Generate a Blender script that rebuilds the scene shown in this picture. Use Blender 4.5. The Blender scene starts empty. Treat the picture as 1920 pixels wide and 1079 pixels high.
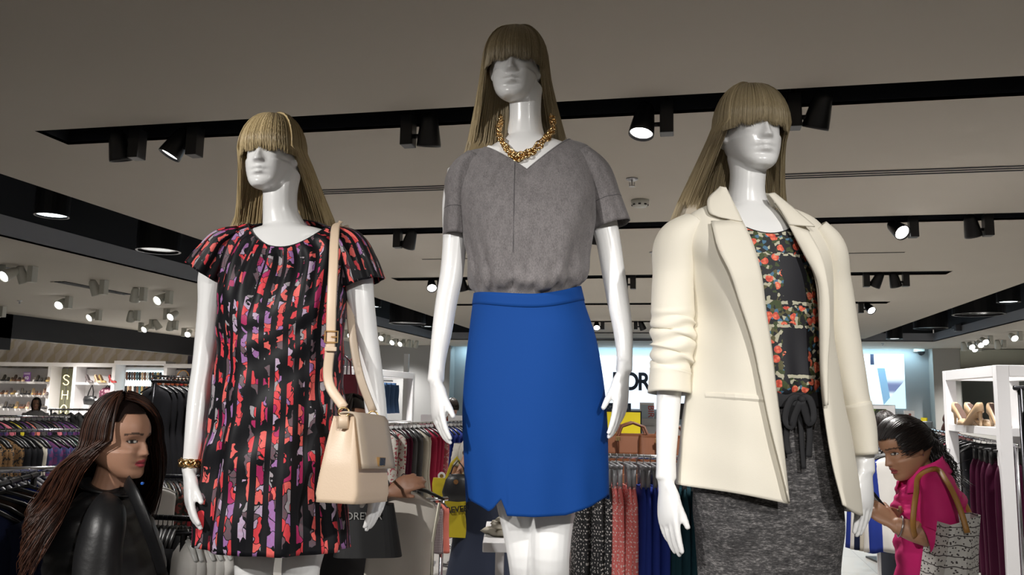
import bpy, bmesh, math, random
import numpy as np
from mathutils import Vector, Matrix

# ------------------------------------------------------------------ camera
sc = bpy.context.scene
COL = sc.collection
F_PX, CXP, CYP = 1560.0, 960.0, 539.5
RW = np.array([[0.9785638, 0.00933562, 0.2057322],
               [0.20514486, -0.13210086, -0.96977572],
               [0.01812395, 0.99119232, -0.13118427]])      # camera axes -> room axes
CAM = np.array([0.0, 0.0, 1.65])
cd = bpy.data.cameras.new('camera'); cam = bpy.data.objects.new('camera', cd); COL.objects.link(cam)
cd.sensor_width = 36.0; cd.lens = F_PX / 1920.0 * 36.0; cd.clip_start = 0.05; cd.clip_end = 200
_m = Matrix([list(RW[0]) + [0], list(RW[1]) + [0], list(RW[2]) + [1.65], [0, 0, 0, 1]])
cam.matrix_world = _m
sc.camera = cam
# ------------------------------------------------------------------ world, exposure
w = bpy.data.worlds.new('world'); sc.world = w; w.use_nodes = True
w.node_tree.nodes['Background'].inputs[0].default_value = (1.0, 0.93, 0.84, 1)
w.node_tree.nodes['Background'].inputs[1].default_value = 0.22
sc.view_settings.view_transform = 'Standard'; sc.view_settings.look = 'None'
sc.view_settings.gamma = 1.0; sc.view_settings.use_curve_mapping = False
sc.view_settings.exposure = 0.0
sc.cycles.max_bounces = 6; sc.cycles.transmission_bounces = 4
# ------------------------------------------------------------------ lamps of the ceiling tracks
H = 3.3
def spot(loc, target, power, angle=40, blend=0.6, color=(1, .97, .93), size=0.05):
    d = bpy.data.lights.new('track_lamp', 'SPOT'); o = bpy.data.objects.new('track_lamp', d); COL.objects.link(o)
    d.energy = power; d.spot_size = math.radians(angle); d.spot_blend = blend; d.color = color; d.shadow_soft_size = size
    o.location = loc
    o.rotation_euler = (Vector(target) - Vector(loc)).to_track_quat('-Z', 'Y').to_euler()
    return o
# key lamps on the tracks above and behind the camera, aimed at the mannequins
spot((-2.7, -1.0, 3.2), (-1.12, 2.1, 1.75), 470, 34, .5)
spot((1.5, -0.3, 3.2), (-0.45, 2.25, 1.15), 250, 44, .75)
spot((-1.1, -1.6, 3.2), (-0.42, 2.25, 1.25), 150, 26, .8)
spot((0.2, -1.8, 3.2), (0.2, 2.1, 1.5), 225, 28, .7)
# general lamps over the shop floor
for (x, y, p) in ((-3.2, 4.7, 60), (0.4, 4.7, 60), (2.8, 4.7, 50), (-3.0, 8.0, 80), (0.6, 8.0, 90), (3.0, 8.0, 60), (-3.2, 11.3, 90), (0.2, 11.3, 110),
                  (2.8, 11.3, 90), (-2.5, 14.6, 120), (2.5, 14.6, 120), (0, 18.0, 150), (-9.5, 8.5, 60), (-10.0, 13.0, 110), (-10.0, 18.5, 140),
                  (-17.5, 20.5, 360), (-20.5, 20.5, 300), (-15.6, 21.2, 200), (-18.6, 21.6, 160), (8.0, 13.0, 130), (8.5, 18.5, 190), (8.0, 24.4, 170), (-9.0, 21.5, 120), (-9.2, 25.0, 110), (-12.5, 21.6, 90), (1.6, 6.4, 60), (-4.6, 6.2, 60)):
    spot((x, y, 3.2), (x, y + .3, 0), p * 5.0, 125, .9, size=.08)

# ------------------------------------------------------------------ helpers
rnd = random.Random(7)
T = math.radians
def nrm(v):
    v = np.asarray(v, float); return v / np.linalg.norm(v)
def ray(px, py): return RW @ np.array([(px - CXP) / F_PX, (CYP - py) / F_PX, -1.0])
def on_y(px, py, y): d = ray(px, py); return CAM + d * (y / d[1])
def on_x(px, py, x): d = ray(px, py); return CAM + d * (x / d[0])
def on_z(px, py, z): d = ray(px, py); return CAM + d * ((z - CAM[2]) / d[2])
def at(px, py, dep): return CAM + ray(px, py) * dep          # dep along the camera axis

MATS = {}
def _nt(name):
    m = bpy.data.materials.new(name); m.use_nodes = True
    nt = m.node_tree; return m, nt, nt.nodes['Principled BSDF']
def mat(name, col, rough=.6, metal=0., emit=None, es=0., spec=None, noise=0., nscale=30., sheen=0., bump=0., bscale=200., coat=0., trans=0., alpha=1.):
    if name in MATS: return MATS[name]
    m, nt, b = _nt(name)
    b.inputs['Base Color'].default_value = (*col, 1); b.inputs['Roughness'].default_value = rough; b.inputs['Metallic'].default_value = metal
    if spec is not None: b.inputs['Specular IOR Level'].default_value = spec
    if sheen: b.inputs['Sheen Weight'].default_value = sheen
    if coat: b.inputs['Coat Weight'].default_value = coat
    if trans: b.inputs['Transmission Weight'].default_value = trans
    if emit is not None:
        b.inputs['Emission Color'].default_value = (*emit, 1); b.inputs['Emission Strength'].default_value = es
    if noise or bump:
        tc = nt.nodes.new('ShaderNodeTexCoord')
    if noise:
        nz = nt.nodes.new('ShaderNodeTexNoise'); nz.inputs['Scale'].default_value = nscale; nz.inputs['Detail'].default_value = 4
        nt.links.new(tc.outputs['Object'], nz.inputs['Vector'])
        mx = nt.nodes.new('ShaderNodeMix'); mx.data_type = 'RGBA'
        mx.inputs['A'].default_value = (*[max(0, c * (1 - noise)) for c in col], 1); mx.inputs['B'].default_value = (*[min(1, c * (1 + noise)) for c in col], 1)
        nt.links.new(nz.outputs['Fac'], mx.inputs['Factor']); nt.links.new(mx.outputs['Result'], b.inputs['Base Color'])
    if bump:
        n2 = nt.nodes.new('ShaderNodeTexNoise'); n2.inputs['Scale'].default_value = bscale
        nt.links.new(tc.outputs['Object'], n2.inputs['Vector'])
        bp = nt.nodes.new('ShaderNodeBump'); bp.inputs['Strength'].default_value = bump; bp.inputs['Distance'].default_value = .002
        nt.links.new(n2.outputs['Fac'], bp.inputs['Height']); nt.links.new(bp.outputs['Normal'], b.inputs['Normal'])
    MATS[name] = m; return m

class MB:
    """collects shapes into one mesh"""
    def __init__(s): s.v = []; s.f = []; s.uv = []; s.mi = []; s.cur = 0
    def _add(s, vs, fs, uvs=None):
        o = len(s.v); s.v += [tuple(map(float, p)) for p in vs]; s.f += [tuple(i + o for i in f) for f in fs]
        s.uv += (list(uvs) if uvs is not None else [(0., 0.)] * len(vs)); s.mi += [s.cur] * len(fs); return s
    def box(s, lo, hi, M=None):
        (a, b, c), (d, e, f) = lo, hi
        vs = [(a, b, c), (d, b, c), (d, e, c), (a, e, c), (a, b, f), (d, b, f), (d, e, f), (a, e, f)]
        if M is not None: vs = [tuple(M @ Vector(p)) for p in vs]
        return s._add(vs, [(0, 3, 2, 1), (4, 5, 6, 7), (0, 1, 5, 4), (1, 2, 6, 5), (2, 3, 7, 6), (3, 0, 4, 7)])
    def cbox(s, c, sz, M=None):
        return s.box([c[i] - sz[i] / 2 for i in range(3)], [c[i] + sz[i] / 2 for i in range(3)], M)
    def tube(s, pts, rad, n=8, caps=True, flat=None):
        """tube along pts; rad a number, a list or a list of (ra, rb); flat: reference normal for rb"""
        P = [np.asarray(p, float) for p in pts]; k = len(P)
        R = rad if isinstance(rad, (list, tuple)) and len(rad) == k and not (k == 2 and isinstance(rad, tuple)) else [rad] * k
        vs = []; ref = np.array(flat, float) if flat is not None else None; prev = None
        for i in range(k):
            t = P[min(i + 1, k - 1)] - P[max(i - 1, 0)]; L = np.linalg.norm(t); t = t / L if L > 1e-9 else np.array([0, 0, 1.])
            if ref is not None: b = ref
            elif prev is not None: b = prev
            else: b = np.array([1., 0, 0]) if abs(t[0]) < .8 else np.array([0, 1., 0])
            b = b - t * b.dot(t); b = b / (np.linalg.norm(b) + 1e-12); prev = b; a = np.cross(b, t)
            r = R[i]; ra, rb = r if isinstance(r, (tuple, list)) else (r, r)
            for j in range(n):
                q = 2 * math.pi * j / n; vs.append(P[i] + a * ra * math.cos(q) + b * rb * math.sin(q))
        fs = [(i * n + j, i * n + (j + 1) % n, (i + 1) * n + (j + 1) % n, (i + 1) * n + j) for i in range(k - 1) for j in range(n)]
        if caps: fs += [tuple(range(n - 1, -1, -1)), tuple((k - 1) * n + j for j in range(n))]
        uv = [(j / n, i / max(1, k - 1)) for i in range(k) for j in range(n)]
        return s._add(vs, fs, uv)
    def lathe(s, prof, n=20, M=None, caps=True):
        vs = []; k = len(prof)
        for (r, z) in prof:
            for j in range(n):
                q = 2 * math.pi * j / n; vs.append((r * math.cos(q), r * math.sin(q), z))
        if M is not None: vs = [tuple(M @ Vector(p)) for p in vs]
        fs = [(i * n + j, i * n + (j + 1) % n, (i + 1) * n + (j + 1) % n, (i + 1) * n + j) for i in range(k - 1) for j in range(n)]
        if caps: fs += [tuple(range(n - 1, -1, -1)), tuple((k - 1) * n + j for j in range(n))]
        return s._add(vs, fs)
    def grid(s, G, closed=False, uv=None, cap=(False, False)):
        """G: rows x cols x 3 array"""
        G = np.asarray(G, float); r, c = G.shape[:2]; cc = c if closed else c - 1
        fs = [(i * c + j, i * c + (j + 1) % c, (i + 1) * c + (j + 1) % c, (i + 1) * c + j) for i in range(r - 1) for j in range(cc)]
        if cap[0]: fs.append(tuple(range(c - 1, -1, -1)))
        if cap[1]: fs.append(tuple((r - 1) * c + j for j in range(c)))
        if uv is None: uv = [(j / c, i / max(1, r - 1)) for i in range(r) for j in range(c)]
        else: uv = [tuple(x) for x in np.asarray(uv).reshape(-1, 2)]
        return s._add(G.reshape(-1, 3), fs, uv)
    def prism(s, poly, d, M=None):
        """poly in xz, extruded along y by d"""
        n = len(poly); vs = [(x, 0, z) for x, z in poly] + [(x, d, z) for x, z in poly]
        if M is not None: vs = [tuple(M @ Vector(p)) for p in vs]
        fs = [tuple(range(n)), tuple(range(2 * n - 1, n - 1, -1))] + [(i, n + i, n + (i + 1) % n, (i + 1) % n) for i in range(n)]
        return s._add(vs, fs)
    def mesh(s, name, smooth=False):
        me = bpy.data.meshes.new(name); me.from_pydata(s.v, [], s.f)
        if s.uv:
            ul = me.uv_layers.new(name='UVMap'); li = np.empty(len(me.loops), np.int32); me.loops.foreach_get('vertex_index', li)
            ul.data.foreach_set('uv', np.asarray(s.uv, np.float32)[li].ravel())
        me.polygons.foreach_set('use_smooth', [smooth] * len(me.polygons))
        if any(s.mi): me.polygons.foreach_set('material_index', s.mi)
        me.update(); return me
    def build(s, name, m, parent=None, smooth=False, loc=None, bevel=0., fix=True):
        me = s.mesh(name, smooth)
        if fix:
            bm = bmesh.new(); bm.from_mesh(me); bmesh.ops.recalc_face_normals(bm, faces=bm.faces); bm.to_mesh(me); bm.free()
        return link(name, me, m, parent, loc, bevel)
def link(name, me, m, parent=None, loc=None, bevel=0.):
    o = bpy.data.objects.new(name, me); COL.objects.link(o)
    if not len(me.materials):
        for q in (m if isinstance(m, (list, tuple)) else [m]): me.materials.append(q)
    if parent is not None: o.parent = parent
    if loc is not None: o.location = loc
    if bevel:
        b = o.modifiers.new('bevel', 'BEVEL'); b.width = bevel; b.segments = 2; b.limit_method = 'ANGLE'
    return o
def tag(o, label=None, cat=None, group=None, kind=None):
    if label: o['label'] = label
    if cat: o['category'] = cat
    if group: o['group'] = group
    if kind: o['kind'] = kind
    return o
def empty(name, loc=(0, 0, 0), rz=0., label=None, cat=None, group=None):
    o = bpy.data.objects.new(name, None); COL.objects.link(o); o.location = loc; o.rotation_euler = (0, 0, rz); o.empty_display_size = .1
    return tag(o, label, cat, group)
def copy_tree(o, parent=None, mats=None):
    c = o.copy(); COL.objects.link(c); c.parent = parent
    for ch in list(o.children): copy_tree(ch, c)
    return c
def struct(name, mb, m, bevel=0.):
    o = mb.build(name, m, bevel=bevel); o['kind'] = 'structure'; return o
def rail_interp(xs, ys, x): return np.interp(x, xs, ys)
def smooth_interp(x, xs, ys):
    """monotone-ish cubic (Catmull-Rom) through the knots"""
    x = np.asarray(x, float); xs = np.asarray(xs, float); ys = np.asarray(ys, float)
    if xs[0] > xs[-1]: xs = xs[::-1]; ys = ys[::-1]
    m = np.gradient(ys, xs, axis=0); i = np.clip(np.searchsorted(xs, x) - 1, 0, len(xs) - 2)
    x = np.clip(x, xs[0], xs[-1])
    h = xs[i + 1] - xs[i]; t = (x - xs[i]) / h
    sh = lambda q: q if ys.ndim == 1 else q[..., None]
    return sh(2 * t**3 - 3 * t**2 + 1) * ys[i] + sh((t**3 - 2 * t**2 + t) * h) * m[i] + sh(-2 * t**3 + 3 * t**2) * ys[i + 1] + sh((t**3 - t**2) * h) * m[i + 1]

ORD = ['first', 'second', 'third', 'fourth', 'fifth', 'sixth', 'seventh', 'eighth', 'ninth', 'tenth', 'eleventh', 'twelfth', 'thirteenth', 'fourteenth',
       'fifteenth', 'sixteenth', 'seventeenth', 'eighteenth', 'nineteenth', 'twentieth']
ORD += ['twenty-' + q for q in ORD[:9]] + ['thirtieth'] + ['thirty-' + q for q in ORD[:9]] + ['fortieth'] + ['forty-' + q for q in ORD[:9]] + ['fiftieth']

# shared materials
ceil_m = mat('ceiling_paint', (.50, .46, .40), .85, noise=.04, nscale=1.2)
void_m = mat('ceiling_void_black', (.004, .006, .010), .7)
fascia_m = mat('fascia_grey', (.30, .31, .34), .8)
black_m = mat('lamp_black', (.008, .008, .009), .35)
lampwhite_m = mat('lamp_white', (.55, .55, .50), .5)
glow_m = mat('lamp_glow', (1, 1, 1), .5, emit=(1, .97, .93), es=14)
glow2_m = mat('downlight_glow', (1, 1, 1), .5, emit=(.85, .96, 1), es=6)
dark_lens_m = mat('lens_dark', (.03, .03, .035), .15)
chrome_m = mat('chrome', (.75, .75, .78), .18, 1.)
steel_m = mat('steel', (.45, .45, .47), .3, 1.)
whitepaint_m = mat('white_lacquer', (.78, .77, .78), .4)
greywall_m = mat('grey_wall_paint', (.36, .36, .36), .85, noise=.03, nscale=2)
# ================================================================== the setting
XL, XR, YN, YF = -5.2, 4.42, -4.0, 22.6
FL, FR, FY = -7.34, 6.3, 23.55          # fascias around the dark trough
SX0, SX1, SW = -4.11, 3.22, .30         # track slots
SLOTS = [-2.15, 1.14, 4.44, 7.72, 11.06, 14.33, 17.65, 20.7]
def slot_box(mb, y0):  # open recess: four sides and a lid
    a, b, c, d, z0, z1 = SX0, SX1, y0, y0 + SW, H + .001, H + .16
    for f in ([(a, c), (b, c)], [(b, c), (b, d)], [(b, d), (a, d)], [(a, d), (a, c)]):
        (p, q), (r, s_) = f
        mb._add([(p, q, z0), (r, s_, z0), (r, s_, z1), (p, q, z1)], [(0, 1, 2, 3)])
    mb._add([(a, c, z1), (b, c, z1), (b, d, z1), (a, d, z1)], [(0, 1, 2, 3)])
m = MB(); sb = MB()
y = YN
for s0 in SLOTS:
    m.box((SX0, y, H), (SX1, s0, H + .02)); y = s0 + SW; slot_box(sb, s0)
m.box((SX0, y, H), (SX1, YF, H + .02)); m.box((XL, YN, H), (SX0, YF, H + .02)); m.box((SX1, YN, H), (XR, YF, H + .02))
m.box((XL, YN, H + .02), (XL + .01, YF, H + .05)); m.box((XR - .01, YN, H + .02), (XR, YF, H + .05))
co = struct('ceiling', m, ceil_m)
s_ = sb.build('track_slot', void_m, co, fix=False)
# dark void above everything
m = MB(); m.box((-30, YN, 4.2), (16, 30, 4.25)); struct('ceiling_void', m, void_m)
# side ceilings and far ceiling around the trough
m = MB(); m.box((-14.85, YN, H), (FL, 30, H + .02)); struct('ceiling_side_aisle', m, ceil_m)
m = MB(); m.box((-24.5, YN, H - .02), (-15.0, 30, H)); struct('ceiling_shoe_room', m, ceil_m)
m = MB(); m.box((FR, YN, H), (16, 30, H + .02)); struct('ceiling_right_aisle', m, ceil_m)
m = MB(); m.box((FL, FY, H), (FR, 30, H + .02)); struct('ceiling_far_aisle', m, ceil_m)
m = MB(); m.box((FL - .015, YN, H), (FL, FY, H + .24)); struct('trim_1', m, fascia_m)
m = MB(); m.box((FR, YN, H), (FR + .015, FY, H + .22)); struct('trim_2', m, fascia_m)
m = MB(); m.box((FL, FY, H), (FR, FY + .015, H + .22)); struct('trim_3', m, fascia_m)
m = MB(); m.box((FL - .03, YN, H + .24), (FL - .02, FY, 4.2)); m.box((FR + .02, YN, H + .22), (FR + .03, FY, 4.2)); m.box((FL, FY + .02, H + .22), (FR, FY + .03, 4.2))
struct('trim_4', m, void_m)
# dark bulkhead between aisle and shoe room
m = MB(); m.box((-15.0, 15.0, 2.76), (-14.85, 23.3, 3.32)); m.box((-15.0, YN, 2.50), (-14.85, 15.95, 3.32))
struct('wall_bulkhead', m, mat('bulkhead_black', (.010, .011, .016), .6))
# floor
fm, nt, b = _nt('floor_tile'); MATS['floor_tile'] = fm
tc = nt.nodes.new('ShaderNodeTexCoord'); br = nt.nodes.new('ShaderNodeTexBrick')
br.offset = 0.; br.inputs['Scale'].default_value = 1.; br.inputs['Brick Width'].default_value = .9; br.inputs['Row Height'].default_value = .9; br.inputs['Mortar Size'].default_value = .004
br.inputs['Color1'].default_value = (.33, .32, .30, 1); br.inputs['Color2'].default_value = (.30, .29, .275, 1); br.inputs['Mortar'].default_value = (.16, .155, .15, 1)
nt.links.new(tc.outputs['Object'], br.inputs['Vector']); nt.links.new(br.outputs['Color'], b.inputs['Base Color']); b.inputs['Roughness'].default_value = .3
m = MB(); m.box((-26, -6, -.05), (16, 30, 0)); struct('floor', m, fm)
# far walls: niche with the lit sign, side walls
YW = 26.8
nx0 = on_y(852, 700, YW)[0]; nx1 = on_y(1742, 700, YW)[0]
bluewall_m = mat('niche_paint', (.42, .45, .47), .8)
m = MB(); m.box((nx0, YW, 0), (nx1, YW + .1, H)); struct('wall_back', m, bluewall_m)
m = MB(); m.box((-10.6, YW - .55, 0), (nx0, YW + .1, H)); struct('wall_back_left', m, greywall_m)
m = MB(); m.box((nx1, YW - .45, 0), (14, YW + .1, H)); struct('wall_back_right', m, mat('wall_cream_grey', (.42, .41, .39), .85))
wl = on_y(714, 655, 22.5)
m = MB(); m.box((-14.85, 23.4, 0), (-10.4, 23.6, H)); struct('wall_left', m, greywall_m)
m = MB(); m.box((-10.6, 23.4, 0), (-10.4, YW, H)); struct('wall_left_return', m, greywall_m)
m = MB(); m.box((13.5, -5, 0), (13.7, 30, H)); struct('wall_right', m, greywall_m)
m = MB(); m.box((-25, YN, 0), (-24.8, 30, H)); struct('wall_shoe_side', m, greywall_m)
# wall mirror at the right of the back wall
mx0 = on_y(1801, 700, YW - .46)
m = MB(); m.box((mx0[0], YW - .50, 1.15), (13.3, YW - .455, 3.27))
mir = m.build('wall_mirror', mat('mirror_glass', (.62, .66, .62), .03, 1.)); tag(mir, 'tall frameless wall mirror reflecting ceiling spots, behind white shoe shelf', 'mirror')
# strip of cool light in the cove above the sign niche
for (x_, w_) in (((nx0 + nx1) / 2, nx1 - nx0 - .4),):
    d_ = bpy.data.lights.new('cove_light', 'AREA'); d_.shape = 'RECTANGLE'; d_.size = w_; d_.size_y = .08; d_.energy = 120; d_.color = (.55, .85, 1.)
    o_ = bpy.data.objects.new('cove_light', d_); COL.objects.link(o_); o_.location = (x_, YW - .35, H - .03); o_.rotation_euler = (T(25), 0, 0)
# wallpaper wall of the shoe room (printed cubes)
wm, nt, b = _nt('cube_wallpaper')
tc = nt.nodes.new('ShaderNodeTexCoord'); sp = nt.nodes.new('ShaderNodeSeparateXYZ'); nt.links.new(tc.outputs['Object'], sp.inputs[0])
def mth(nt, op, a, b_=None, c=None):
    n = nt.nodes.new('ShaderNodeMath'); n.operation = op
    for i, q in enumerate((a, b_, c)):
        if q is None: continue
        if isinstance(q, (int, float)): n.inputs[i].default_value = q
        else: nt.links.new(q, n.inputs[i])
    return n.outputs[0]
def rgbmix(nt, fac, A, B):
    n = nt.nodes.new('ShaderNodeMix'); n.data_type = 'RGBA'
    for k, q in (('Factor', fac), ('A', A), ('B', B)):
        s = n.inputs[k]
        if isinstance(q, tuple): s.default_value = (*q, 1)
        elif isinstance(q, (int, float)): s.default_value = q
        else: nt.links.new(q, s)
    return n.outputs['Result']
# rhombus cells: sheared grid
ux = mth(nt, 'DIVIDE', sp.outputs['X'], .46); vz = mth(nt, 'DIVIDE', sp.outputs['Z'], .40)
row = mth(nt, 'FLOOR', vz); half = mth(nt, 'MULTIPLY', mth(nt, 'MODULO', row, 2.), .5)
fu = mth(nt, 'FRACT', mth(nt, 'ADD', ux, half)); fv = mth(nt, 'FRACT', vz)
sh = mth(nt, 'FRACT', mth(nt, 'SUBTRACT', fu, mth(nt, 'MULTIPLY', fv, .45)))
tri = mth(nt, 'ABSOLUTE', mth(nt, 'SUBTRACT', fv, .5))
lim = mth(nt, 'SUBTRACT', .34, mth(nt, 'MULTIPLY', tri, .5))
fac = mth(nt, 'LESS_THAN', mth(nt, 'ABSOLUTE', mth(nt, 'SUBTRACT', sh, .5)), lim)
fac2 = mth(nt, 'LESS_THAN', sh, .2)
c1 = rgbmix(nt, fac2, (.52, .48, .46), (.58, .55, .53)); c2 = rgbmix(nt, fac, c1, (.46, .40, .31))
nt.links.new(c2, b.inputs['Base Color']); b.inputs['Roughness'].default_value = .7
m = MB(); m.box((-24.8, 23.6, 0), (-15.2, 23.7, H - .02)); struct('wall_shoe_back', m, wm)
m = MB(); m.box((-15.2, 23.3, 0), (-14.85, 23.7, 2.76)); struct('wall_shoe_end', m, mat('pier_purple', (.03, .025, .05), .6))

# ------------------------------------------------------------------ ceiling fixtures
def lamp_proto(black, lit):
    hm = black_m if black else lampwhite_m
    r = empty('track_spotlight')
    m = MB(); m.cbox((0, 0, -.095), (.075, .09, .19)); m.cbox((0, 0, .07), (.03, .03, .145)) if black else None; m.build('mount_box', hm, r, bevel=.004)
    m = MB(); m.tube([(.03, 0, -.13), (.085, 0, -.13)], .014, 8); m.build('pivot', hm, r, smooth=True)
    prof = [(.0, .125), (.022, .122), (.04, .11), (.052, .08), (.055, .055), (.056, .05), (.066, -.02), (.072, -.07), (.072, -.085), (.066, -.085), (.062, -.06)]
    m = MB(); m.lathe(prof, 20, caps=False); h = m.build('lamp_head', hm, r, smooth=True); h.location = (.13, 0, -.11)
    m = MB(); m.lathe([(.0, -.066), (.063, -.066), (.063, -.069), (0, -.070)], 18, caps=False); m.build('lens', glow_m if lit else dark_lens_m, h, smooth=False)
    return r
PROTO = {}
def lamp(px, py, black, lit, z, side, tilt, turn, label, scale=1.):
    """a spot hung from the ceiling at z, its mount box centred on the pixel column"""
    key = (black, lit)
    p = on_z(px, py, z)
    if key not in PROTO: PROTO[key] = lamp_proto(*key); o = PROTO[key]
    else: o = copy_tree(PROTO[key])
    o.location = (p[0], p[1], z); o.rotation_euler = (0, 0, math.pi if side < 0 else 0); o.scale = (scale,) * 3
    for c in o.children:
        if c.name.startswith('lamp_head'): c.rotation_euler = (tilt, turn, 0)
    tag(o, label, 'spotlight', 'spotlights on the ceiling tracks'); return o
HS = H + .14   # the track sits inside the slot
def black_lamp(px, track, side, lit, tilt, turn, label):
    y0 = SLOTS[track] + SW / 2
    # column px on the track line
    lo, hi = SX0, SX1
    d0 = None
    for k in range(60):
        mid = (lo + hi) / 2; c = RW.T @ (np.array([mid, y0, H - .05]) - CAM); q = CXP + F_PX * c[0] / -c[2]
        if q < px: lo = mid
        else: hi = mid
    key = (True, lit)
    if key not in PROTO: PROTO[key] = lamp_proto(*key); o = PROTO[key]
    else: o = copy_tree(PROTO[key])
    o.location = (lo, y0, H + .02); o.rotation_euler = (0, 0, math.pi if side < 0 else 0)
    for c in o.children:
        if c.name.startswith('lamp_head'): c.rotation_euler = (tilt, turn, 0)
    tag(o, label, 'spotlight', 'black spotlights on the ceiling tracks'); return o
T = math.radians
for a in ((258, 2, -1, False, T(-14), T(5), 'black track spotlight nearest the left end of the nearest slot'),
          (366, 2, -1, True, T(14), T(-24), 'lit black track spotlight above and left of the left mannequin'),
          (766, 2, 1, False, T(14), T(4), 'black track spotlight between the left and middle mannequins'),
          (1250, 2, -1, True, T(16), T(-8), 'lit black track spotlight between the middle and right mannequins'),
          (1488, 2, 1, False, T(20), T(14), 'black track spotlight just right of the right mannequin head'),
          (746, 3, 1, False, T(20), T(22), 'small black track spotlight above the right shoulder of the left mannequin'),
          (1712, 3, -1, True, T(50), T(28), 'lit black track spotlight on the second slot, right side'),
          (1852, 3, -1, False, T(-18), T(14), 'unlit black track spotlight at the far right of second slot'),
          (1140, 3, -1, False, T(-10), T(-10), 'unlit black track spotlight behind the middle mannequin sleeve'),
          (826, 4, -1, True, T(45), T(24), 'lit black spotlight beside the left forearm of the middle mannequin'),
          (884, 4, -1, False, T(-20), T(10), 'unlit black spotlight behind the middle mannequin left arm'),
          (1187, 4, -1, False, T(-14), T(-10), 'unlit black spotlight between the middle arm and cream sleeve'),
          (1624, 4, 1, False, T(20), T(24), 'left one of the unlit spotlight pair on the third slot'),
          (1698, 4, -1, False, T(-16), T(14), 'right one of the unlit spotlight pair on the third slot'),
          (1614, 5, 1, True, T(-48), T(-26), 'lit black spotlight on the fourth slot beside the cream blazer'),
          (1192, 6, 1, False, T(20), T(-20), 'small far black spotlight near the middle mannequin right arm'),
          (1130, 6, -1, True, T(50), T(10), 'small far lit spotlight above the shop sign')):
    black_lamp(*a)
# white spots over the left aisle, the shoe room and the right aisle
WL = [(1, 497, 1, 'at the left picture edge'), (62, 500, 0, 'nearest the dark duct strip'), (196, 526, 0, 'beside the slot vent, second'), (270, 540, 0, 'third along the aisle track'),
      (318, 546, 1, 'fourth along the aisle track'), (130, 556, 1, 'set in the square recess'), (186, 582, 1, 'brightest, left of the pair'), (313, 580, 1, 'brightest, right of the pair'),
      (258, 583, 0, 'between the two brightest'), (265, 606, 1, 'low, above the dark bulkhead'), (285, 600, 0, 'low, next to a lit one'), (330, 602, 0, 'low near the mannequin elbow'),
      (345, 616, 1, 'lowest before the mannequin arm'), (6, 575, 0, 'small, at the left edge above the bulkhead')]
for (px, py, lit, where) in WL:
    lamp(px, py, False, bool(lit), H, (sd := 1 if px % 2 else -1), T(-58 if lit else 25) * sd, T(12 if px % 3 else -20), ('lit' if lit else 'unlit') + ' white ceiling spotlight over left aisle, ' + where, 1.15)
for (px, py, lit, where) in ((708, 632, 1, 'first right of the dress arm'), (718, 637, 0, 'second in the row'), (729, 641, 1, 'third in the row'), (744, 644, 1, 'brightest in the row'), (757, 645, 0, 'fifth in the row'),
                             (772, 647, 0, 'last in the row'), (650, 627, 1, 'between strap and arm, upper'), (646, 652, 1, 'between strap and arm, lower')):
    lamp(px, py - 8, False, bool(lit), H, 1, T(-60 if lit else 15), T(20), ('lit' if lit else 'unlit') + ' white spotlight over the grey far corner, ' + where, 1.1)
for (px, py, lit, where) in ((1818, 652, 0, 'first, unlit, by the grey wall'), (1831, 650, 1, 'second from the grey wall'), (1836, 655, 1, 'lower of the tight pair'), (1848, 646, 1, 'left of the brightest two'), (1857, 640, 1, 'brightest of all'),
                             (1912, 632, 1, 'at the right picture edge'), (1882, 648, 0, 'unlit, beyond the bright cluster')):
    lamp(px, py - 10, False, bool(lit), H, -1, T(60 if lit else -20), T(14), 'white ceiling spotlight over right aisle, ' + where, 1.1)
# downlight cans hung in the dark trough
def can(px, py, z, dia, lit, label, ln=.5):
    p = on_z(px, py, z); r = dia / 2
    e = empty('downlight_can', (p[0], p[1], z), label=label, cat='downlight', group='cylinder downlights in the dark ceiling trough')
    m = MB(); m.lathe([(r * .9, .02), (r, .0), (r, 4.2 - z), (0, 4.2 - z)], 28, caps=False); m.build('housing', black_m, e, smooth=False)
    m = MB(); m.lathe([(r * .92, -.004), (r * 1.02, -.004), (r * 1.02, .012), (r * .92, .012)], 28, caps=False); m.build('rim', black_m, e)
    m = MB(); m.lathe([(0, .015), (r * .9, .015), (r * .9, .018), (0, .018)], 28, caps=False); m.build('lens', glow2_m if lit else dark_lens_m, e)
can(97, 405, H + .03, .31, True, 'lit black downlight can nearest the left picture edge')
can(297, 471, H + .08, .52, False, 'large unlit black ceiling can above the dress sleeve')
can(700, 576, H + .03, .3, True, 'lit downlight beside the left mannequin bare arm')
can(764, 607, H + .02, .85, False, 'wide black ceiling speaker can between left and middle mannequin')
can(802, 613, H + .02, .32, True, 'lit downlight touching the middle mannequin left arm')
can(1891, 567, H + .05, .35, True, 'lit downlight can at the right picture edge')
can(1677, 636, H - .02, .38, True, 'small lit downlight can above the picture screen')
can(1835, 590, H + .07, .9, False, 'wide unlit black can in the right trough')
can(1745, 616, H + .05, .7, False, 'dark ceiling equipment can right of the small downlight')
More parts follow.
